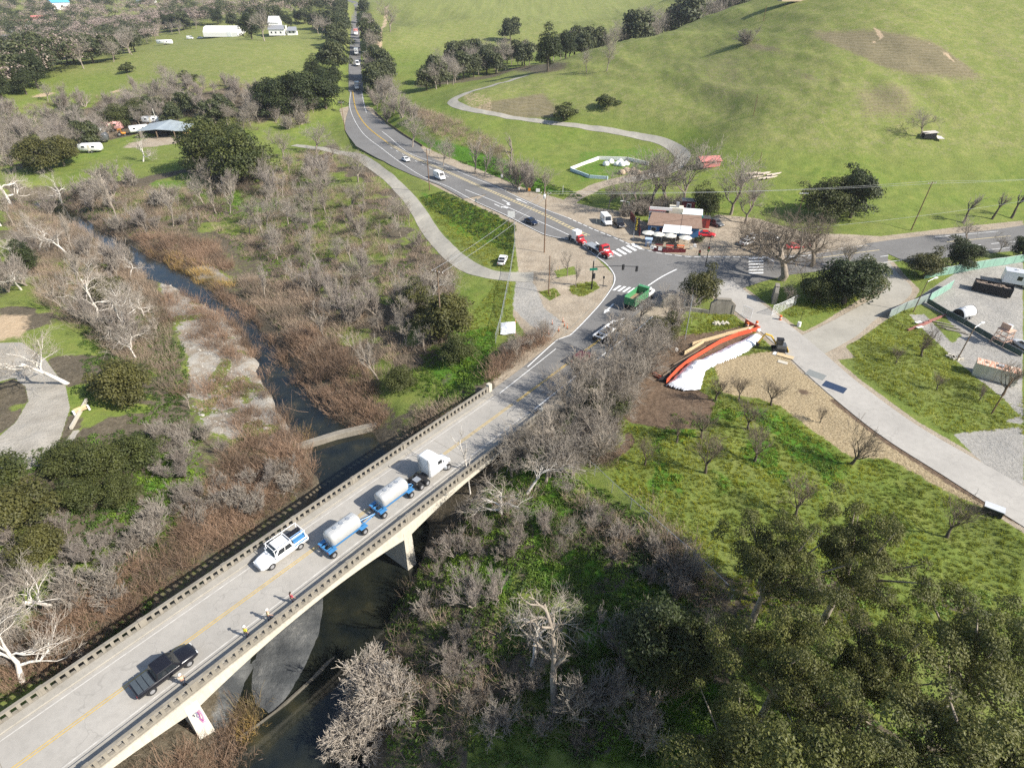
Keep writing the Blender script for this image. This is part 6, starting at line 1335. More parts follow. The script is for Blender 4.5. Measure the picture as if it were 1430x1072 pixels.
picnic(920, 346, 'dark red table under the middle parasols', P_MAROON); picnic(935, 347, 'dark red table right of the small white notice', P_REDT); picnic(950, 347, 'bright orange red table at the right end of the terrace', P_ORT); picnic(908, 344, 'dark table behind the kiosk', P_GREY)
for px, py, l in ((910, 351, 'small white notice board with a dark mark by the cafe terrace'), (921, 353, 'small pale notice board right of the marked one')):
    t = thing('notice_board', l, 'sign', gp(px, py), CFA); MB().box((0, 0, 1.0), (.9, .06, .9)).build('board', M_WHITEWALL, t); MB().box((0, .05, .4), (.1, .08, .8)).build('post', M_WOOD, t)
    if px == 910: MB().box((0, -.045, 1.0), (.25, .02, .25)).build('mark', M_BLACK, t)
# roadside sign of the cafe: a tall black board with yellow letters read downwards
sg = thing('roadside_sign', 'tall black cafe sign with yellow letters on a post beside the dirt lot', 'sign', gp(884, 336), CFA); MB().cyl((0, 0, 0), (0, 0, 6), .09, .08, 8).build('post', M_STEEL, sg); bdx = MB().box((.55, 0, 4.2), (1.1, .16, 3.4)).build('board', M_BLACK, sg)
M_YLET = flat('yellow_letters', (.72, .55, .06), .5)
def letter(ch, x, z, s, mat, par, y=-.10, w=.11):
    G = {'C': [(1, 1), (0, 1), (0, 0), (1, 0)], 'A': [(0, 0), (.5, 1), (1, 0)], 'F': [(0, 0), (0, 1), (1, 1)], 'E': [(1, 1), (0, 1), (0, 0), (1, 0)]}; m = MB(); g = G[ch]
    for a, b in zip(g, g[1:]): m.tube([(x + a[0] * s * .62, y, z + a[1] * s), (x + b[0] * s * .62, y, z + b[1] * s)], w / 2, 4)
    if ch in 'FE': m.tube([(x, y, z + s * .5), (x + s * .5, y, z + s * .5)], w / 2, 4)
    if ch == 'A': m.tube([(x + s * .16, y, z + s * .4), (x + s * .46, y, z + s * .4)], w / 2, 4)
    return m.build('letter', mat, par)
for i, ch in enumerate('CAFE'): letter(ch, .32, 5.15 - i * .78, .6, M_YLET, bdx)
# red barn, lumber, ruined shed, white fence pen, hilltop hut
bn = thing('red_barn', 'small faded red barn alone on the meadow at the foot of the hill', 'barn', gp(988, 232), math.radians(8)); bn.scale = (.95,) * 3
gable(bn, -3.4, 3.4, -2.2, 2.2, 2.2, 3.2, flat('grey_boards', (.16, .13, .12), .8), M_REDROOF); MB().box((.4, -2.23, 1.2), (6.0, .05, 2.2)).build('front_wall', M_REDROOF, bn)
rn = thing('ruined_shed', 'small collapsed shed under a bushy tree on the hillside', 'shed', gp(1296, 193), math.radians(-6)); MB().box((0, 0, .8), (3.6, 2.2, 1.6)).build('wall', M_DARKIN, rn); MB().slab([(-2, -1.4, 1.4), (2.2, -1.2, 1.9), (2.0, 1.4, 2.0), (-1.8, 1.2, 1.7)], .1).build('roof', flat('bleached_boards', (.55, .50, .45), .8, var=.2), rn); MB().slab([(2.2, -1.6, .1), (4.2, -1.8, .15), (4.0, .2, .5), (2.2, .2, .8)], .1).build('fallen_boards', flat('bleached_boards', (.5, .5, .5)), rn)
lr = random.Random(4)
for i in range(11):
    px = 1052 + (i % 6) * 7 + lr.uniform(-2, 2); py = 243 + (i // 6) * 5 + lr.uniform(-1, 1); g_ = gp(px, py)
    tag(MB().box((0, 0, .18), (lr.uniform(4, 7), .4, .3)).build('felled_log', flat('bleached_log', (.52, .44, .36), .8, var=.15)), 'bleached log lying in the loose pile on the meadow below the hill', 'log', 'logs piled on the meadow'); o = bpy.data.objects[-1] if False else C.objects[-1]; o.location = tuple(g_); o.rotation_euler = (0, 0, .5 + lr.uniform(-.12, .12))
pen_px = [(797,238),(836,223),(876,224),(905,231)]; pen2 = [(797,239),(823,249),(848,251)]
P_PALEB = flat('pale_blue_barrier', (.48, .60, .68), .6)
def panels(name, px, label, h, mat, cat, w=.25, post=None, n=1, group=None):
    pts = [gp(*p) for p in px]; t = thing(name, label, cat, pts[0], 0, group); o = np.array(pts[0])
    for i in range(len(pts) - 1):
        a, b = pts[i] - o, pts[i + 1] - o; d = (b - a)[:2]; L = np.linalg.norm(d); d = d / L; nn = np.array([d[1], -d[0]]) * w / 2
        MB().loft([[(a[0] + nn[0], a[1] + nn[1], a[2]), (b[0] + nn[0], b[1] + nn[1], b[2]), (b[0] - nn[0], b[1] - nn[1], b[2]), (a[0] - nn[0], a[1] - nn[1], a[2])], [(a[0] + nn[0], a[1] + nn[1], a[2] + h), (b[0] + nn[0], b[1] + nn[1], b[2] + h), (b[0] - nn[0], b[1] - nn[1], b[2] + h), (a[0] - nn[0], a[1] - nn[1], a[2] + h)]]).build('panel', mat, t)
        if post:
            for s in np.linspace(0, 1, max(2, int(L / post) + 1)): q = a + (b - a) * s; MB().cyl((q[0], q[1], q[2] - .2), (q[0], q[1], q[2] + h + .08), w * .7, w * .7, 6).build('post', mat, t)
    return t
panels('barrier_fence', pen_px, 'white barrier fence along the back of the small pen', 1.1, M_WHITEWALL, 'fence', .3, 8); panels('barrier_fence', pen2, 'pale blue barrier fence along the front of the small pen', 1.0, P_PALEB, 'fence', .3, 8)
br_ = random.Random(9)
def sack(px, py, s, label, group, mat, nm='sack', cat='sack'):
    bm = bmesh.new(); bmesh.ops.create_icosphere(bm, subdivisions=3, radius=1)
    for v in bm.verts: v.co *= 1 + .22 * (vnoise(np.array([v.co.x * 2 + px]), np.array([v.co.y * 2 + v.co.z]), 3)[0] - .5); v.co.z = max(v.co.z, -.35)
    me = bpy.data.meshes.new(nm); bm.to_mesh(me); bm.free(); me.materials.append(mat); o = bpy.data.objects.new(nm, me); C.objects.link(o); g = gp(px, py); o.location = (g[0], g[1], g[2] + s * .33); o.scale = (s, s * .9, s * .8); o.rotation_euler = (0, 0, br_.uniform(0, 3)); tag(o, label, cat, group)
for px, py in ((846,231),(853,228),(862,231),(868,232),(874,231),(866,228)): sack(px, py, 1.25, 'bulky white sack heaped inside the white barrier pen', 'sacks in the pen', M_WHITEWALL)
for px, py in ((868,243),(875,240),(884,240),(890,243)): sack(px, py, 1.3, 'tan heap of firewood beside the white barrier pen', 'firewood heaps by the pen', flat('tan_firewood', (.42, .32, .22), .9, var=.3), 'wood_heap', 'wood pile')
hh = thing('hilltop_hut', 'tan hut on the crest at the top of the picture', 'hut', gp(1118, 1), .05); MB().box((0, 0, 1.4), (20, 5, 3.4)).build('wall', flat('tan_wall', (.50, .40, .27), .8), hh); MB().box((0, 0, 3.2), (21, 6, .3)).build('roof', M_SHINGLE, hh)
# metal shed in the left field and ranch buildings
sh = thing('metal_shed', 'open sided shed with grey blue metal roof in the left field', 'shed', gp(232, 189), .12); sh.scale = (1.25,) * 3
for q in ([(-8.5, -2.8, 2.0), (-1.5, -4.0, 2.7), (1.5, 3.6, 4.4), (-5.5, 3.4, 3.4)], [(-1.6, -4.0, 2.75), (4.6, -4.2, 2.3), (5.8, 3.4, 3.6), (1.4, 3.6, 4.45)], [(3.6, -4.2, 2.2), (8.2, -3.2, 1.9), (9.2, 3.0, 2.9), (5.4, 3.2, 3.4)]): MB().slab(q, .12).build('roof', M_METALROOF, sh)
for x, y in ((-7.6, -2.4), (-1.5, -3.6), (4.4, -3.8), (8, -2.8), (-5, 3), (1.4, 3.2), (5.4, 3), (8.8, 2.6)): MB().box((x, y, 1.0), (.25, .25, 2.0)).build('post', M_WOOD, sh)
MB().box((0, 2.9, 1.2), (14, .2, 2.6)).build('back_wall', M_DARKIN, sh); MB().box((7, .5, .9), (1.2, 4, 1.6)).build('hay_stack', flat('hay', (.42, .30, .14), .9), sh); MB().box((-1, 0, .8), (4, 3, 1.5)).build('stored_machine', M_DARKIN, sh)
pl_ = gp(219, 172); m_ = thing('pale_post', 'thin yellowish post standing behind the metal shed', 'post', pl_); MB().cyl((0, 0, 0), (0, 0, 6), .2, .15, 6).build('shaft', M_CANVAS, m_)
wh = thing('white_hall', 'long white tent like hall on the ranch at the top left', 'hall', gp(314, 51), math.radians(-2)); L_ = 17.5
MB().loft([[(x, y, z) for y, z in ((-9, 0), (9, 0), (9, 4), (5, 8), (0, 9.2), (-5, 8), (-9, 4))] for x in (-L_, L_)]).build('fabric_shell', M_WHITEWALL, wh); MB().box((9, -9.06, 2.2), (4, .1, 4)).build('door', M_AWN, wh)
hs = thing('ranch_house', 'white gabled ranch house with grey lower roof at the top left', 'house', gp(396, 49), math.radians(4)); hs.scale = (1.35,) * 3
gable(hs, -8.5, -1.5, -3.0, 7, 8, 11.5, M_WHITEWALL, flat('pale_roof', (.66, .66, .66), .6)); q = [(-9, -7, 3.6), (3, -7, 3.6), (2, -2.9, 6.2), (-8.6, -2.9, 6.2)]; MB().loft([q, [(a, b, c + .15) for a, b, c in q]]).build('porch_roof', flat('grey_roof', (.24, .25, .27), .8), hs); MB().box((-3, -4.6, 1.8), (11, 4, 3.6)).build('front_wall', M_WHITEWALL, hs); MB().box((3.4, -3, 2.8), (1.0, 1.0, 6.6)).build('chimney', M_WHITEWALL, hs)
q = [(4, -6, 2.8), (11.5, -6, 2.8), (10.4, -1, 5), (4.4, -1, 5)]; MB().loft([q, [(a, b, c + .15) for a, b, c in q]]).build('wing_roof', flat('grey_roof', (.24, .25, .27), .8), hs); MB().box((7.5, -3.2, 1.2), (6.6, 3.6, 2.6)).build('wing_wall', M_WHITEWALL, hs)
for x in (-6.5, -3.5, 0, 6, 8.5): win(hs, (x, -6.62 if x < 5 else -5.02, 1.9), (1.3, .08, 1.4))
rd = thing('red_outbuilding', 'small red and white outbuilding right of the white hall', 'outbuilding', gp(337, 46), 0); MB().box((0, 0, 3), (8, 6, 6)).build('wall', M_WHITEWALL, rd); MB().box((-1.5, -3.05, 3.6), (5, .1, 3)).build('red_panel', M_REDWALL, rd); MB().box((0, 0, 6.1), (9, 7, .3)).build('roof', P_GREY, rd)
for i, (px, py, s, l, col, rf) in enumerate([(33,46,2.2,'cream house among the far trees at the top left', M_WHITEWALL, M_SHINGLE), (62,38,2.0,'brown roofed house among the far trees', P_CREAM, M_REDROOF), (24,66,1.8,'pale house at the left edge of the far wood', M_WHITEWALL, P_GREY), (85,14,2.4,'far house with bright blue roof', M_WHITEWALL, paint('blue_roof', (.1, .35, .5))), (205,5,2.6,'far pink roofed house at the top edge', M_WHITEWALL, M_REDROOF)]):
    t = thing('far_house', l, 'house', gp(px, py), .3 * i); t.scale = (s,) * 3; gable(t, -5, 5, -3.5, 3.5, 4.2, 6.4, col, rf); win(t, (0, -3.55, 2), (1.4, .08, 1.3))

panels('terrace_rail', [(911,351),(925,352.5),(940,353),(957,353)], 'low dark red rail along the front of the cafe terrace', .9, P_MAROON, 'rail', .1, 2)
panels('board_fence', [(880,306),(890,318),(893,330)], 'dark red board fence at the left side of the cafe', 2.0, M_DKRED, 'fence', .12, 3)
for px, py, l, mt in ((965, 348, 'pale flower tub right of the red tables', M_CONC_L), (970, 345, 'white slanted sandwich board by the green bush', M_WHITEWALL), (945, 352, 'small orange tub at the terrace rail', P_ORT), (914, 348, 'white cool box under the leftmost parasol', M_WHITEWALL)):
    o = MB().box((0, 0, .35), (.8, .6, .7), 0, .85).build('tub' if 'tub' in l else 'box', mt, bevel=.04); o.location = tuple(gp(px, py)); o.rotation_euler = (0, 0, CFA); tag(o, l, 'tub' if 'tub' in l else 'box')
# ------------------------------------------------------------------ poles, wires, signals, signs
def pole(px, py, topy, label, lean=(0, 0), arm=True, r=.15, mat=None, lamp=False, h=None, arm_ang=0.0, white=False):
    b = gp(px, py)
    if h is None:      # height from the pixel of its top
        best = min(np.arange(2, 22, .1), key=lambda q: abs(proj((b[0] + lean[0] * q, b[1] + lean[1] * q, b[2] + q))[1] - topy)); h = float(best)
    t = thing('utility_pole' if not lamp else 'lamp_post', label, 'pole' if not lamp else 'lamp post', b); top = (lean[0] * h, lean[1] * h, h)
    MB().cyl((0, 0, -.3), top, r, r * .7, 8).build('shaft', mat or M_POLE, t)
    if arm:
        c, s = math.cos(arm_ang), math.sin(arm_ang); ax = lambda d, z: (top[0] + c * d, top[1] + s * d, h - z); ca = MB(); ca.cyl(ax(-1.2, .35), ax(1.2, .35), .07, .07, 5); a = ca.build('crossarm', M_WOOD if not white else M_STEEL, t)
        for d in (-1.1, -.4, .4, 1.1): q = ax(d, .28); MB().cyl(q, (q[0], q[1], q[2] + .22), .06, .04, 6).build('insulator', M_WHITEWALL, a)
    if lamp:
        c, s = math.cos(arm_ang), math.sin(arm_ang); e = (top[0] + c * 1.8, top[1] + s * 1.8, h + .25); MB().tube([(top[0], top[1], h - .2), e], .05, 6).build('arm', M_STEEL, t); MB().box((e[0] + c * .3, e[1] + s * .3, e[2]), (.8, .35, .16), arm_ang).build('lamp_head', M_WHITEWALL, t)
    return b, top, h
def proj(p):
    x, y, z = p[0], p[1], p[2] - CAMH; d = y * math.cos(PITCH) - z * math.sin(PITCH); v = y * math.sin(PITCH) + z * math.cos(PITCH); return CX + F_PX * x / d, CY - F_PX * v / d
pA = pole(618, 480, 378, 'pale utility pole with crossarm standing in the bare grove', mat=M_WOOD, arm_ang=-.5)
pBt = pole(760, 353, 268, 'tall brown utility pole with transformer beside the junction', arm_ang=-.2)
tb = thing('transformer', 'white transformer can hung on the tall brown pole', 'transformer', np.array(pBt[0]) + np.array([-.35, -.1, pBt[2] - 1.0])); MB().cyl((0, 0, -.5), (0, 0, .5), .3, .3, 12).build('can', M_WHITEWALL, tb, True); MB().cyl((0, 0, .5), (0, 0, .75), .06, .05, 6).build('bushing', M_STEEL, tb)
pole(766, 410, 357, 'short bare wooden pole on the dirt beside the fence', arm=False, r=.12); pole(600, 266, 208, 'utility pole with pale crossarm on the road verge', arm_ang=-.3, white=True); pole(482, 183, 142, 'utility pole at the upper road bend', arm_ang=0, white=True)
pole(511, 92, 72, 'far utility pole with crossarm right of the long road', white=True); pole(507, 50, 25, 'farthest utility pole leaning by the long road', arm=False)
pE = pole(1272, 322, 254, 'leaning dark utility pole beyond the east road', lean=(.06, .0), arm_ang=.2); pole(1048, 284, 212, 'thin pole on the meadow left of the big oak', arm=False, r=.1); pole(1066, 30, 8, 'small pole on the upper hill', arm=False, r=.15); pole(1052, 162, 132, 'thin pole on the hillside', arm=False, r=.12)
pole(1336, 503, 456, 'dark lamp post beside the cream container', lean=(.05, 0), arm=False, lamp=True, r=.11, arm_ang=.5, mat=M_WOOD); pole(1384, 578, 528, 'dark pole at the lawn corner', arm=False, r=.11, lean=(.04, 0)); pole(1275, 436, 392, 'dark lamp post beside the screened fence corner', arm=False, r=.1, lamp=True, lean=(.05, 0), mat=M_WOOD, arm_ang=.4)
pole(956, 475, 412, 'pale slim pole in front of the left gate wall', arm=False, r=.1, mat=M_STEEL); pole(877, 300, 282, 'street lamp above the dirt lot by the cafe', arm=False, lamp=True, r=.08, mat=M_STEEL, arm_ang=math.pi); pole(1112, 310, 268, 'white topped pole behind the huge oak', r=.1, white=True); pole(946, 345, 300, 'thin dark pole before the cafe awning', arm=False, r=.07, mat=M_BLACK); pole(990, 345, 322, 'low dark post before the parked red car', arm=False, r=.06, mat=M_BLACK)
def wire(a, b, label, sag=1.0, r=.028):
    pts = [np.array(a) * (1 - t) + np.array(b) * t - np.array([0, 0, sag * 4 * t * (1 - t)]) for t in np.linspace(0, 1, 24)]; return tag(MB().tube(pts, r, 4).build('power_line', M_WIRE), label, 'wire', 'overhead wires')
M_WIRE = flat('bright_wire', (.62, .62, .62), .35, .5, .6)
def tip(p, d=0.0, ang=0.0): return (p[0][0] + p[1][0] + math.cos(ang) * d, p[0][1] + p[1][1] + math.sin(ang) * d, p[0][2] + p[2] - .12)
wire(tip(pA, -1.0, -.5), tip(pBt, -1.0, -.2), 'overhead wire between the pale pole and the tall brown pole, upper', .9); wire(tip(pA, 1.0, -.5), tip(pBt, 1.0, -.2), 'overhead wire between the pale pole and the tall brown pole, lower', .9)
far1 = at(1500, 246, 9.5); 
wire(tip(pBt, 1.0, 1.2), tip(pE, -1, 1.4), 'upper overhead wire crossing the cafe and oak', 1.0); wire(tip(pBt, -1.0, 1.2), tip(pE, 1, 1.4), 'lower overhead wire crossing the cafe and oak', 1.0)
eE = np.array([tip(pE)[0] + 75, tip(pE)[1] + 12, tip(pE)[2] + 1.5])
wire(tip(pE, -1, 1.4), eE, 'upper overhead wire running off to the right edge', 1.0); wire(tip(pE, 1, 1.4), eE + np.array([0, -2, 0]), 'second overhead wire running off to the right edge', 1.0)
wa = at(1140, 312, 7.0); wire((wa[0] - 10, wa[1] - 4, wa[2] - .3), at(1470, 274, 6.5), 'low overhead wire over the evergreen beyond the east road', .8)
# traffic signals
sp = gp(826, 404); sgp = thing('traffic_signal', 'traffic signal mast with long arm and green street name plate', 'traffic light', sp); hM = 6.4
MB().cyl((0, 0, 0), (0, 0, hM), .16, .12, 8).build('mast', M_BLACK, sgp); d0 = at(890, 374, 5.2) - sp; d0[2] = 0; L0 = np.linalg.norm(d0); d0 /= L0
MB().tube([(0, 0, 5.0), (d0[0] * L0 * .5, d0[1] * L0 * .5, 5.5), (d0[0] * L0, d0[1] * L0, 5.6)], .07, 6).build('arm', M_BLACK, sgp)
def head(par, p, ang):
    h = MB().box((p[0], p[1], p[2]), (.3, .45, 1.15), ang).build('signal_head', M_BLACK, par)
    for i, col in enumerate(((.3, .03, .02), (.3, .2, .02), (.03, .2, .08))): z = p[2] + .36 - i * .36; MB().cyl((p[0] + math.cos(ang) * .14, p[1] + math.sin(ang) * .14, z), (p[0] + math.cos(ang) * .19, p[1] + math.sin(ang) * .19, z), .13, .13, 10).build('lens', flat('lens_%d' % i, col, .3), h)
head(sgp, (d0[0] * L0 * .68, d0[1] * L0 * .68, 5.3), nwa + math.pi); head(sgp, (d0[0] * L0 * .99, d0[1] * L0 * .99, 5.1), nwa + math.pi); head(sgp, (.3, 0, 3.0), nwa + math.pi)
MB().box((.1, -.1, 4.6), (1.7, .06, .5), .15).build('name_plate', flat('street_sign_green', (.01, .16, .10), .4), sgp)
MB().tube([(0, 0, 6.3), (1.2, .6, 8.0), (2.6, 1.0, 8.3)], .05, 6).build('lamp_arm', M_STEEL, sgp); MB().box((2.8, 1.1, 8.3), (.8, .3, .15), .4).build('lamp_head', M_WHITEWALL, sgp)
s2 = gp(985, 372); sg2 = thing('traffic_signal', 'traffic signal partly hidden by the round evergreen at the junction', 'traffic light', s2); MB().cyl((0, 0, 0), (0, 0, 4.6), .1, .08, 8).build('mast', M_BLACK, sg2); head(sg2, (0, 0, 4.2), -1.6); head(sg2, (-1.9, 0, 3.3), -1.6); MB().tube([(0, 0, 4.4), (-2.0, 0, 4.0)], .05).build('arm', M_BLACK, sg2)
s3 = gp(842, 402); sg3 = thing('pedestrian_signal', 'short pedestrian signal post at the kerb curve', 'traffic light', s3); MB().cyl((0, 0, 0), (0, 0, 2.3), .06, .05, 8).build('post', M_BLACK, sg3); MB().box((0, 0, 2.4), (.35, .35, .45)).build('signal_head', M_BLACK, sg3)
def sign(px, py, w, h, z, label, col, posts=1, rz=None, cat='sign'):
    t = thing('road_sign', label, cat, gp(px, py), facing(px, py, px + 20, py + 1) if rz is None else rz); MB().box((0, -.06, z), (w, .05, h)).build('board', col, t)
    for i in range(posts): x = 0 if posts == 1 else (-.4 + .8 * i) * w; MB().cyl((x, 0, -.1), (x, 0, z + h / 2), .06, .06, 6).build('post', M_WOOD, t)
    return t
sign(714, 318, 1.9, 1.7, 3.6, 'large white road sign on two wooden posts beside the dark blue car', M_WHITEWALL, 2); sign(751, 277, 1.2, 1.0, 2.4, 'white road sign at the mouth of the dirt drive', M_WHITEWALL); sign(739, 274, .7, .9, 2.0, 'orange diamond road sign by the thicket tree', P_ORANGE); sign(725, 272, .4, .8, 1.9, 'narrow white road marker left of the orange sign', M_WHITEWALL); sign(701, 253, .7, 1.0, 1.6, 'small white sign on the grass above the road', M_WHITEWALL); sign(665, 291, .7, .8, 2.4, 'white triangular road sign seen from behind on the verge', M_STEEL); sign(786, 270, .14, 2.2, 1.2, 'thin white marker post by the dirt drive', M_WHITEWALL)
def post(px, py, h, label, col, group=None, r=.06, nm='bollard', cat='bollard', band=None):
    t = thing(nm, label, cat, gp(px, py), 0, group); MB().cyl((0, 0, 0), (0, 0, h), r, r * .8, 8).build('post', col, t)
    if band: MB().cyl((0, 0, h * .7), (0, 0, h * .85), r * 1.1, r * 1.1, 8).build('band', band, t); MB().cyl((0, 0, 0), (0, 0, .06), r * 3, r * 3, 8).build('base', M_BLACK, t)
M_DELIN = flat('orange_delineator', (.62, .16, .05), .5)
for px, py in ((771,453),(786,450),(788,456),(780,463),(766,468),(792,459),(758,474)): post(px, py, 1.0, 'orange delineator post around the patched verge beside the approach', M_DELIN, 'delineators on the verge', .07, 'delineator', 'delineator', M_WHITEWALL)
for px, py in ((720,452),(720,470),(724,478),(704,492),(708,500)): post(px, py, 1.1, 'slim orange and white post below the white tarp', M_DELIN, 'posts below the white tarp', .05, 'delineator', 'delineator', M_WHITEWALL)
for px, py in ((833,311),(838,311)): post(px, py, 1.3, 'yellowish bollard beside the white van', P_CREAM, 'bollards beside the white van', .14)
for px, py in ((768,414),(776,416),(777,379),(781,378)): post(px, py, 1.1, 'short wooden post on a grass island', M_TIMBER, 'posts on the grass islands', .07)
for px, py in ((866,561),(870,557),(876,553),(864,566)): post(px, py, 1.6, 'white stake at the edge of the dug ground', M_WHITEWALL, 'stakes at the dug ground', .05, 'stake', 'stake')
# ------------------------------------------------------------------ fences
def chain_fence(px, label, h=1.9, col=None, cloth=None, group=None, spacing=3.0, cell=.22, wr=.012, rail=True):
    pts = [gp(*p) for p in px]; o = np.array(pts[0]); t = thing('chain_link_fence' if cloth is None else 'screened_fence', label, 'fence', o, 0, group)
    P = [pts[0] - o]
    for i in range(len(pts) - 1):
        a, b = pts[i], pts[i + 1]; n = max(1, int(np.linalg.norm(b - a) / spacing))
        for k in range(1, n + 1): q = a + (b - a) * k / n; q = np.array([q[0], q[1], float(zt(q[0], q[1]))]); P.append(q - o)
    for q in P: MB().cyl((q[0], q[1], q[2] - .2), (q[0], q[1], q[2] + h + .05), .04, .04, 6).build('post', col or M_STEEL, t)
    if rail: MB().tube([(q[0], q[1], q[2] + h) for q in P], .035, 5).build('top_rail', col or M_STEEL, t)
    m = MB()
    for a, b in zip(P, P[1:]):
        if cloth is not None: m.quad((*a[:2], a[2] + .05), (*b[:2], b[2] + .05), (*b[:2], b[2] + h - .03), (*a[:2], a[2] + h - .03)); continue
        L = np.linalg.norm(b - a); n = int((L + h) / cell)
        for k in range(n + 1):
            for s in (1, -1):
                x0, x1 = k * cell - h, k * cell; z0, z1 = 0.0, h
                lo, hi = max(x0, 0), min(x1, L)
                if hi - lo < .05: continue
                za, zb = (lo - x0) / h * h, (hi - x0) / h * h
                if s < 0: za, zb = h - za, h - zb
                p = a + (b - a) * lo / L; q = a + (b - a) * hi / L; u = np.array([0, 0, wr])
                A = np.array([p[0], p[1], p[2] + za]); Bq = np.array([q[0], q[1], q[2] + zb]); m.quad(A - u, Bq - u, Bq + u, A + u)
    m.build('mesh_panel' if cloth is None else 'screen_cloth', cloth or col or M_STEEL, t); return t
M_SCREEN = flat('green_screen_cloth', (.20, .34, .27), .8, var=.15, scale=.6); M_SCREEN2 = flat('grey_screen_cloth', (.20, .24, .22), .8, var=.25, scale=.6)
chain_fence([(718,312),(719,345),(713,385),(706,420),(699,455),(692,480)], 'chain link fence with pale top rail between field and dirt lot')
chain_fence([(786,630),(830,665),(880,712),(930,755),(985,805),(1020,840)], 'chain link fence running down the edge of the orchard meadow')
chain_fence([(860,560),(880,535),(905,505),(945,470)], 'chain link fence along the dug bank beside the road'); chain_fence([(945,468),(950,440),(956,430)], 'short chain link fence left of the gate wall')
chain_fence([(1290,390),(1340,381),(1429,366)], 'green screened fence along the back of the gravel yard', 2.0, None, M_SCREEN); chain_fence([(1296,422),(1306,416),(1328,403)], 'bright green screen hung on the open yard gate', 2.0, None, M_SCREEN); chain_fence([(1240,445),(1262,434),(1294,422)], 'grey green screened fence beside the gravel track', 1.9, None, M_SCREEN2); chain_fence([(1294,424),(1320,440),(1370,468),(1425,498)], 'low dark netting fence across the yard lawn', 1.1, None, flat('dark_netting', (.07, .10, .08), .9))
chain_fence([(1240,447),(1258,460),(1300,470)], 'low dark rail fence beside the red beams', .9, M_BLACK)
panels('guard_hedge_rail', [(524,158),(540,172),(565,190),(590,205)], 'low wooden rail along the upper verge of the road bend', .7, M_WOOD, 'rail', .12, 6)
panels('park_wall', [(122,560),(112,578),(100,600)], 'low pale wall beside the park path', .5, M_CONC_L, 'wall', .35); bnc = thing('park_bench', 'wooden bench with white ends at the edge of the park path', 'bench', gp(115, 576), math.radians(50)); MB().box((0, 0, .45), (1.9, .5, .08)).build('seat', M_TIMBER, bnc); MB().box((0, .27, .75), (1.9, .07, .45)).build('backrest', M_TIMBER, bnc)
for s in (-1, 1): MB().box((s * 1.05, 0, .4), (.25, .6, .8)).build('end', M_WHITEWALL, bnc)
gs = thing('lime_canopy', 'lime green canopy corner at the left edge of the park path', 'canopy', gp(-8, 552), .3); MB().slab([(-2, -2, 2.4), (1.2, -2.2, 2.2), (1.0, 1.6, 2.6), (-2, 1.6, 2.8)], .06).build('roof', paint('lime_green', (.35, .62, .16), .5), gs); MB().cyl((.6, -1.6, 0), (.6, -1.6, 2.3), .06, .06).build('post', M_STEEL, gs); MB().cyl((-1.6, 1.2, 0), (-1.6, 1.2, 2.6), .06, .06).build('post', M_STEEL, gs)
# gate walls at the driveway
def gatewall(px, py, rz, label, w=4.4, h=3.0):
    t = thing('gate_wall', label, 'gate wall', gp(px, py), rz); MB().loft([[(-w / 2, y, -.3), (w / 2, y, -.3), (w / 2, y, h * .72), (w * .28, y, h), (-w * .28, y, h), (-w / 2, y, h * .72)] for y in (-.35, .35)]).build('wall', M_GATE, t)
    for x in (-w / 2 + .2, w / 2 - .2): MB().box((x, 0, h * .36 - .1), (.5, .86, h * .74)).build('pier', M_GATE, t)
    MB().box((0, 0, h + .06), (w * .6, .84, .12)).build('cap', M_CONC, t)
M_GATE = concrete('stained_gate_wall', (.20, .18, .15), (.36, .33, .275), .7)
gatewall(937, 428, .12, 'stained wall with flat top at the far left of the gate', 3.6, 2.6); gatewall(1007, 438, -.12, 'broad stained gate wall left of the driveway', 4.6, 3.1); gatewall(1080, 421, 1.25, 'narrow stone gate wall right of the driveway', 3.0, 3.6)
panels('low_wall', [(956,434),(975,436),(990,438)], 'low stone wall between the two left gate walls', .8, M_GATE, 'wall', .4)
chain_fence([(1077,441),(1090,436),(1110,426)], 'opened white mesh gate right of the driveway', 2.2, P_WHITE, None, None, 1.2, .3, .02); chain_fence([(1036,440),(1048,446)], 'opened white mesh gate left of the driveway', 2.2, P_WHITE, None, None, 1.2, .3, .02)
for px, py, w, h, l in ((1098,431,.7,.6,'white notice on the opened mesh gate'), (1104,429,.6,.9,'tall white notice on the opened mesh gate')):
    t = sign(px, py, w, h, 1.3, l, M_WHITEWALL)
brl = thing('barrel_base', 'white barrel with a pole standing in it on the lawn', 'barrel', gp(1115, 456)); MB().cyl((0, 0, 0), (0, 0, .9), .36, .34, 14).build('barrel', M_WHITEWALL, brl, False); MB().cyl((0, 0, .8), (0, 0, 3.4), .04, .03, 6).build('pole', M_BLACK, brl)
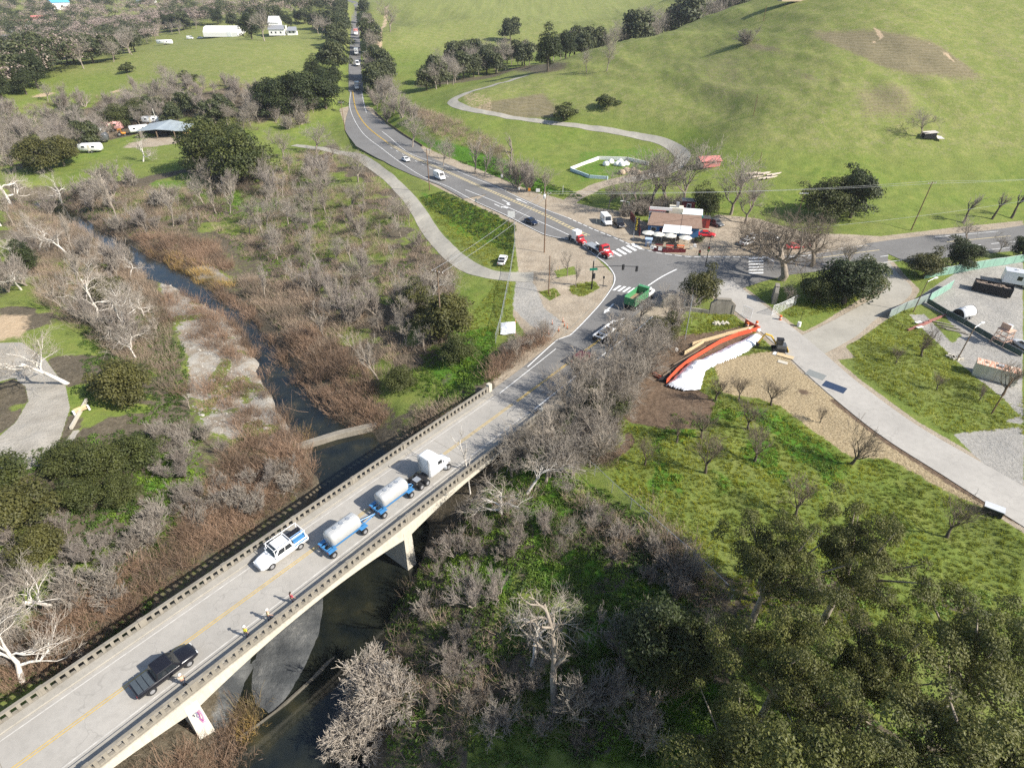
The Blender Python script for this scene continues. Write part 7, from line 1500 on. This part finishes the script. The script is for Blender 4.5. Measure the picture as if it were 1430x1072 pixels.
# ------------------------------------------------------------------ the dig: tarp, orange fence, trench boards
def tarp(px_poly, label, h, seed, mat, nm='tarp'):
    pts = gpoly(px_poly); P = np.array(pts); lo, hi = P.min(0), P.max(0); st = .22; xs = np.arange(lo[0], hi[0], st); ys = np.arange(lo[1], hi[1], st); X, Y = np.meshgrid(xs, ys); sdp = sd_poly(X, Y, pts); k = sdp > 0
    hgt = h * (1 - np.exp(-np.maximum(sdp, 0) * 1.1)) * (.55 + .9 * fbm(X, Y, 2.6, 3, seed)) + (fbm(X + .5 * Y, Y * .6, 1.1, 4, seed + 2) - .5) * .42 + .12; Z = zt(X, Y) + np.maximum(hgt, .05)
    idx = -np.ones(X.shape, int); idx[k] = np.arange(k.sum()); V = np.stack([X[k], Y[k], Z[k]], 1); F = []
    for j in range(len(ys) - 1):
        for i in range(len(xs) - 1):
            q = (idx[j, i], idx[j, i + 1], idx[j + 1, i + 1], idx[j + 1, i])
            if min(q) >= 0: F.append(q)
    return tag(mesh_obj(nm, V, np.array(F), mat, None, False), label, 'tarp')
M_TARP = flat('white_plastic_sheet', (.76, .77, .80), .4, .4, var=.05)
tarp([(928,541),(960,510),(990,498),(1022,482),(1052,468),(1066,474),(1040,496),(1000,512),(985,522),(978,548),(955,548)], 'long white plastic sheet over the spoil heap beside the dug trench', 1.35, 5, M_TARP); tarp([(697,470),(699,452),(720,450),(721,468)], 'square white plastic sheet beside the chain link fence end', .7, 8, M_TARP)
M_ORF = flat('orange_mesh_fence', (.56, .095, .045), .6, var=.15)
panels('orange_fence', [(930,536),(945,520),(962,506),(985,492),(1005,480),(1030,470),(1052,464),(1060,462)], 'orange plastic safety fence along the top of the white sheet', .95, M_ORF, 'fence', .05, 2.2); panels('orange_fence', [(882,523),(888,514),(896,515),(912,524),(922,530)], 'sagging orange safety fence at the dug bank', .7, M_ORF, 'fence', .06, 4); panels('orange_fence', [(1040,452),(1050,458),(1058,462)], 'short orange safety fence by the driveway barrels', 1.0, M_ORF, 'fence', .08, 3)
for i, (a, b) in enumerate([((955,497),(982,480)), ((966,484),(985,478)), ((985,478),(1012,471)), ((1012,471),(1055,459)), ((925,528),(975,492)), ((940,512),(985,485))]):
    A, Bp = gp(*a), gp(*b); d = Bp - A; L = float(np.linalg.norm(d[:2])); o = MB().box((0, 0, .55 if i < 4 else .3), (L, .10 if i < 4 else .2, .7 if i < 4 else .12)).build('timber_board', M_TIMBER if i < 4 else M_WOOD); o.location = tuple((A + Bp) / 2); o.rotation_euler = (0, 0, math.atan2(d[1], d[0])); tag(o, ['new timber board edging the middle of the trench', 'pale board standing at the trench corner', 'pale board between trench corner and barrels side', 'long pale board along the upper end of the trench', 'dark plank laid along the open trench', 'weathered plank laid across the open trench'][i], 'board')
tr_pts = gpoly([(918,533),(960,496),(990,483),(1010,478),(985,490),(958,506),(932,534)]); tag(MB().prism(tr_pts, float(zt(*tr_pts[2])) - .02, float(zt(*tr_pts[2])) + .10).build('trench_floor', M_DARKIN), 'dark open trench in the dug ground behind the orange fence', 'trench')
for px, py, l in ((879,527,'white sack with orange strap beside the dug fence'), (943,490,'white sack standing by the road side of the trench'), (1047,463,'white sack between the orange barrels'), (1058,462,'white sack at the end of the orange fence')): sack(px, py, .55, l, None, M_WHITEWALL)
for px, py, l in ((1043,457,'orange white barrel at the driveway edge'), (1056,455,'second orange white barrel nearer the driveway gate'), (1089,447,'orange white barrel by the opened mesh gate')):
    t = thing('traffic_barrel', l, 'barrel', gp(px, py)); MB().cyl((0, 0, 0), (0, 0, 1.0), .3, .24, 12).build('drum', M_DELIN, t); MB().cyl((0, 0, .45), (0, 0, .62), .285, .275, 12).build('band', M_WHITEWALL, t); MB().cyl((0, 0, 0), (0, 0, .07), .42, .42, 12).build('base', M_BLACK, t)
def plate(px, py, w, d, rz, label, mat, nm='steel_plate', cat='plate', z=.06):
    o = MB().box((0, 0, 0), (w, d, .06)).build(nm, mat); g = gp(px, py); o.location = (g[0], g[1], g[2] + z); o.rotation_euler = (0, 0, rz); tag(o, label, cat)
plate(1165, 541, 3.4, 2.0, -.75, 'dark blue steel plate on the straw beside the driveway', flat('dark_blue_plate', (.028, .045, .085), .5)); plate(1139, 524, 2.9, 2.0, -.75, 'grey road plate beside the driveway edge', flat('grey_plate', (.20, .21, .20), .7)); plate(1096, 498, 2.8, 1.1, -.6, 'tan plywood sheet on the straw', M_TIMBER, 'plywood_sheet', 'sheet', .14); plate(1086, 495, 1.6, 1.1, -.6, 'white sheet lying left of the tan plywood', M_WHITEWALL, 'plywood_sheet', 'sheet'); plate(1093, 506, 1.6, .9, -.6, 'pale grey sheet below the tan plywood', M_CONC_L, 'plywood_sheet', 'sheet')
cb = thing('cable_box', 'white utility cabinet with black side on the lawn by the driveway', 'cabinet', gp(1384, 717), math.radians(-38)); MB().box((0, 0, .55), (2.0, 1.1, 1.0)).build('body', M_BLACK, cb); MB().box((0, 0, 1.09), (2.1, 1.2, .1)).build('lid', P_SILVER, cb)
for i, (px, py) in enumerate(((1262,455),(1269,452),(1276,449),(1283,446),(1290,443))):
    o = MB().box((0, 0, .25), (6.5, .3, .3)).build('steel_beam', flat('red_oxide_beam', (.30, .13, .11), .7)); g_ = gp(px + 20, py + 2); o.location = tuple(g_); o.rotation_euler = (0, 0, math.radians(28)); tag(o, 'red oxide steel beam stacked on the yard grass', 'beam', 'red beams on the yard grass')
for px, py, l in ((1281, 453, 'white board lying on the red beams'), (1283, 460, 'second white board lying nearest on the red beams')): plate(px, py, 1.4, .5, .3, l, M_WHITEWALL, 'white_board', 'board', .5)
for px, py in ((1318,452),(1325,457),(1331,461),(1338,464)): plate(px, py, 4.0, .35, -.55, 'grey plank stacked on the grass right of the red beams', M_CONC, 'grey_plank', 'plank', .1); C.objects[-1]['group'] = 'grey planks by the red beams'
st_ = thing('parking_stop', 'white and grey scrap heap under the lamp post by the container', 'scrap', gp(1332, 500)); m = MB(); g = np.random.default_rng(8)
for i in range(14): m.box((g.uniform(-1.2, 1.2), g.uniform(-.8, .8), .2), (g.uniform(.3, .9), g.uniform(.2, .5), .35), g.uniform(0, 3))
m.build('scrap_pieces', M_CONC_L, st_)
# rocks by the water
for px, py, s in ((516, 889, .5), (521, 884, .45), (511, 892, .35), (519, 893, .4), (524, 889, .35)): sack(px, py, s, 'grey boulder at the right water edge below the bridge', 'boulders at the water edge', M_CONC, 'boulder', 'rock')
lim = thing('limestone_heap', 'grey broken concrete heap on the grass by the gate wall', 'rubble heap', gp(1006, 453)); m = MB()
for i in range(16): m.box((g.uniform(-1.4, 1.4), g.uniform(-.5, .5), .2), (g.uniform(.3, .8), g.uniform(.2, .5), .4), g.uniform(0, 3), 1, g.uniform(-.4, .4))
m.build('rubble_pieces', M_CONC_L, lim)
# ------------------------------------------------------------------ people on the bridge sidewalk: one grown body each, clothes as children
SKIN = flat('skin', (.42, .25, .18), .6, var=.05); M_VEST = flat('yellow_vest', (.62, .60, .05), .7, var=.1); M_VESTO = flat('pale_yellow_vest', (.66, .56, .18), .7); M_TROUS = flat('dark_trousers', (.035, .04, .06), .85); M_HAT = flat('hard_hat', (.74, .72, .66), .35); M_SHIRT = flat('tan_shirt', (.50, .42, .30), .85); M_BOOT = flat('boots', (.05, .035, .025), .8); M_REDS = flat('red_shirt', (.52, .05, .09), .8); M_HAIR = flat('dark_hair', (.03, .02, .015), .8)
def skinned(name, nodes, edges, mat, parent, sub=1):
    me = bpy.data.meshes.new(name); me.from_pydata([n[:3] for n in nodes], edges, []); o = bpy.data.objects.new(name, me); C.objects.link(o); o.parent = parent; me.materials.append(mat)
    sk = o.modifiers.new('skin', 'SKIN'); sv = me.skin_vertices[0].data
    for v, n in zip(sv, nodes): v.radius = (n[3], n[4] if len(n) > 4 else n[3])
    sv[0].use_root = True; s = o.modifiers.new('subdivision', 'SUBSURF'); s.levels = sub; s.render_levels = sub; return o
def person(loc, rz, label, vest, top, step=.12, armf=(.18, -.1), hat=True):
    p = thing('person', label, 'person', loc, rz, None)
    N = [(0, 0, .95, .125, .15), (0, 0, 1.15, .11, .145), (0, 0, 1.36, .12, .18), (.0, 0, 1.47, .06), (.02, 0, 1.56, .055), (.03, 0, 1.66, .092, .08), (.02, 0, 1.74, .075, .07)]; E_ = [(0, 1), (1, 2), (2, 3), (3, 4), (4, 5), (5, 6)]
    for s in (-1, 1):
        k = len(N); f = step * s; N += [(0, s * .10, .88, .095), (f * .6 + .03, s * .11, .49, .062), (f - .02, s * .11, .09, .042), (f + .16, s * .12, .04, .04, .032)]; E_ += [(0, k), (k, k + 1), (k + 1, k + 2), (k + 2, k + 3)]
        k = len(N); a = armf[0 if s > 0 else 1]; w = (a * 1.0 + .10, s * .27, .88); N += [(0, s * .20, 1.40, .055), (a * .4, s * .26, 1.13, .042), (w[0], w[1], w[2], .028), (w[0] + .05, w[1], w[2] - .07, .034, .018)]; E_ += [(2, k), (k, k + 1), (k + 1, k + 2), (k + 2, k + 3)]
        for i, (dy, L) in enumerate(((-.03, .07), (-.01, .085), (.01, .08), (.03, .062))):
            q = len(N); N += [(w[0] + .07, w[1] + dy, w[2] - .10, .009), (w[0] + .075 + .02, w[1] + dy, w[2] - .10 - L * .6, .008), (w[0] + .08, w[1] + dy, w[2] - .10 - L, .007)]; E_ += [(k + 3, q), (q, q + 1), (q + 1, q + 2)]
        q = len(N); N += [(w[0] + .09, w[1] - s * .045, w[2] - .06, .01), (w[0] + .12, w[1] - s * .05, w[2] - .11, .009)]; E_ += [(k + 3, q), (q, q + 1)]
    skinned('body', N, E_, SKIN, p)
    skinned('shirt', [(0, 0, 1.0, .15, .18), (0, 0, 1.2, .14, .175), (0, 0, 1.38, .135, .20), (0, .21, 1.40, .075), (armf[0] * .4, .265, 1.13, .06), (0, -.21, 1.40, .075), (armf[1] * .4, -.265, 1.13, .06)], [(0, 1), (1, 2), (2, 3), (3, 4), (2, 5), (5, 6)], top, p)
    if vest: skinned('vest', [(0, 0, .98, .17, .20), (0, 0, 1.2, .155, .19), (0, 0, 1.40, .145, .20)], [(0, 1), (1, 2)], vest, p)
    t = [(0, 0, .98, .145, .175)]; e = []
    for s in (-1, 1):
        k = len(t); f = step * s; t += [(0, s * .10, .86, .11), (f * .6 + .03, s * .11, .49, .08), (f - .02, s * .11, .14, .065)]; e += [(0, k), (k, k + 1), (k + 1, k + 2)]
    skinned('trousers', t, e, M_TROUS, p)
    for s in (-1, 1): MB().loft([rr_ring(x, .055, .0, z, .03) for x, z in ((-.09, .10), (0, .12), (.10, .08), (.18, .05))]).build('boot', M_BOOT, p, True).location = (step * s, s * .115, 0)
    MB().box((.118, 0, 1.665), (.03, .022, .035), 0, .6).build('nose', SKIN, p)
    for s in (-1, 1): MB().box((.112, s * .032, 1.69), (.012, .018, .01)).build('eye', M_BLACK, p); MB().box((.03, s * .088, 1.67), (.04, .02, .06)).build('ear', SKIN, p)
    MB().box((.108, 0, 1.625), (.014, .05, .01)).build('mouth', P_MAROON, p)
    if hat:
        MB().loft([[(r * 1.12 * math.cos(a) + .03, r * math.sin(a), z) for a in np.linspace(0, 2 * math.pi, 14, endpoint=False)] for r, z in ((.15, 1.715), (.15, 1.73), (.118, 1.74), (.105, 1.80), (.06, 1.85), (.01, 1.862))]).build('hard_hat', M_HAT, p, True)
    else: MB().loft([[(r * 1.1 * math.cos(a) + .01, r * math.sin(a), z) for a in np.linspace(0, 2 * math.pi, 12, endpoint=False)] for r, z in ((.09, 1.66), (.102, 1.72), (.085, 1.80), (.02, 1.835))]).build('hair', M_HAIR, p, True)
    return p
person(B(18.1, 9.55, .17), BANG + .3, 'worker in bright yellow vest and hard hat on the sidewalk ahead of the black pickup', M_VEST, M_VEST, .14)
person(B(20.6, 9.6, .17), BANG - .2, 'worker in pale yellow vest walking ahead on the sidewalk', M_VESTO, M_SHIRT, .16, (.05, .2))
person(B(11.7, 9.5, .17), BANG + 1.2, 'worker in tan top and white hard hat beside the rear of the black pickup', None, M_SHIRT, .08, (.2, .15))
person(B(23.3, 9.7, .17), BANG + .1, 'person in red top leaning by the near railing beyond the workers', None, M_REDS, .1, (.1, .1), False)
# ------------------------------------------------------------------ the valley air: one closed box of thin even haze
hm = bpy.data.materials.new('haze'); hm.use_nodes = True; ht = hm.node_tree
for n_ in list(ht.nodes):
    if n_.type == 'BSDF_PRINCIPLED': ht.nodes.remove(n_)
vol = ht.nodes.new('ShaderNodeVolumePrincipled'); vol.inputs['Color'].default_value = (.86, .91, 1.0, 1); vol.inputs['Density'].default_value = .00009; vol.inputs['Anisotropy'].default_value = .2
ht.links.new(vol.outputs[0], ht.nodes['Material Output'].inputs['Volume'])
zlo = float(MZ.min()) - 1; zhi = max(float(MZ.max()) + 26, CAMH + 10)
hz = MB().box((-150, 1120, (zlo + zhi) / 2), (2760, 2420, zhi - zlo)).build('haze', hm); tag(hz, kind='stuff')
SC.cycles.volume_bounces = 0
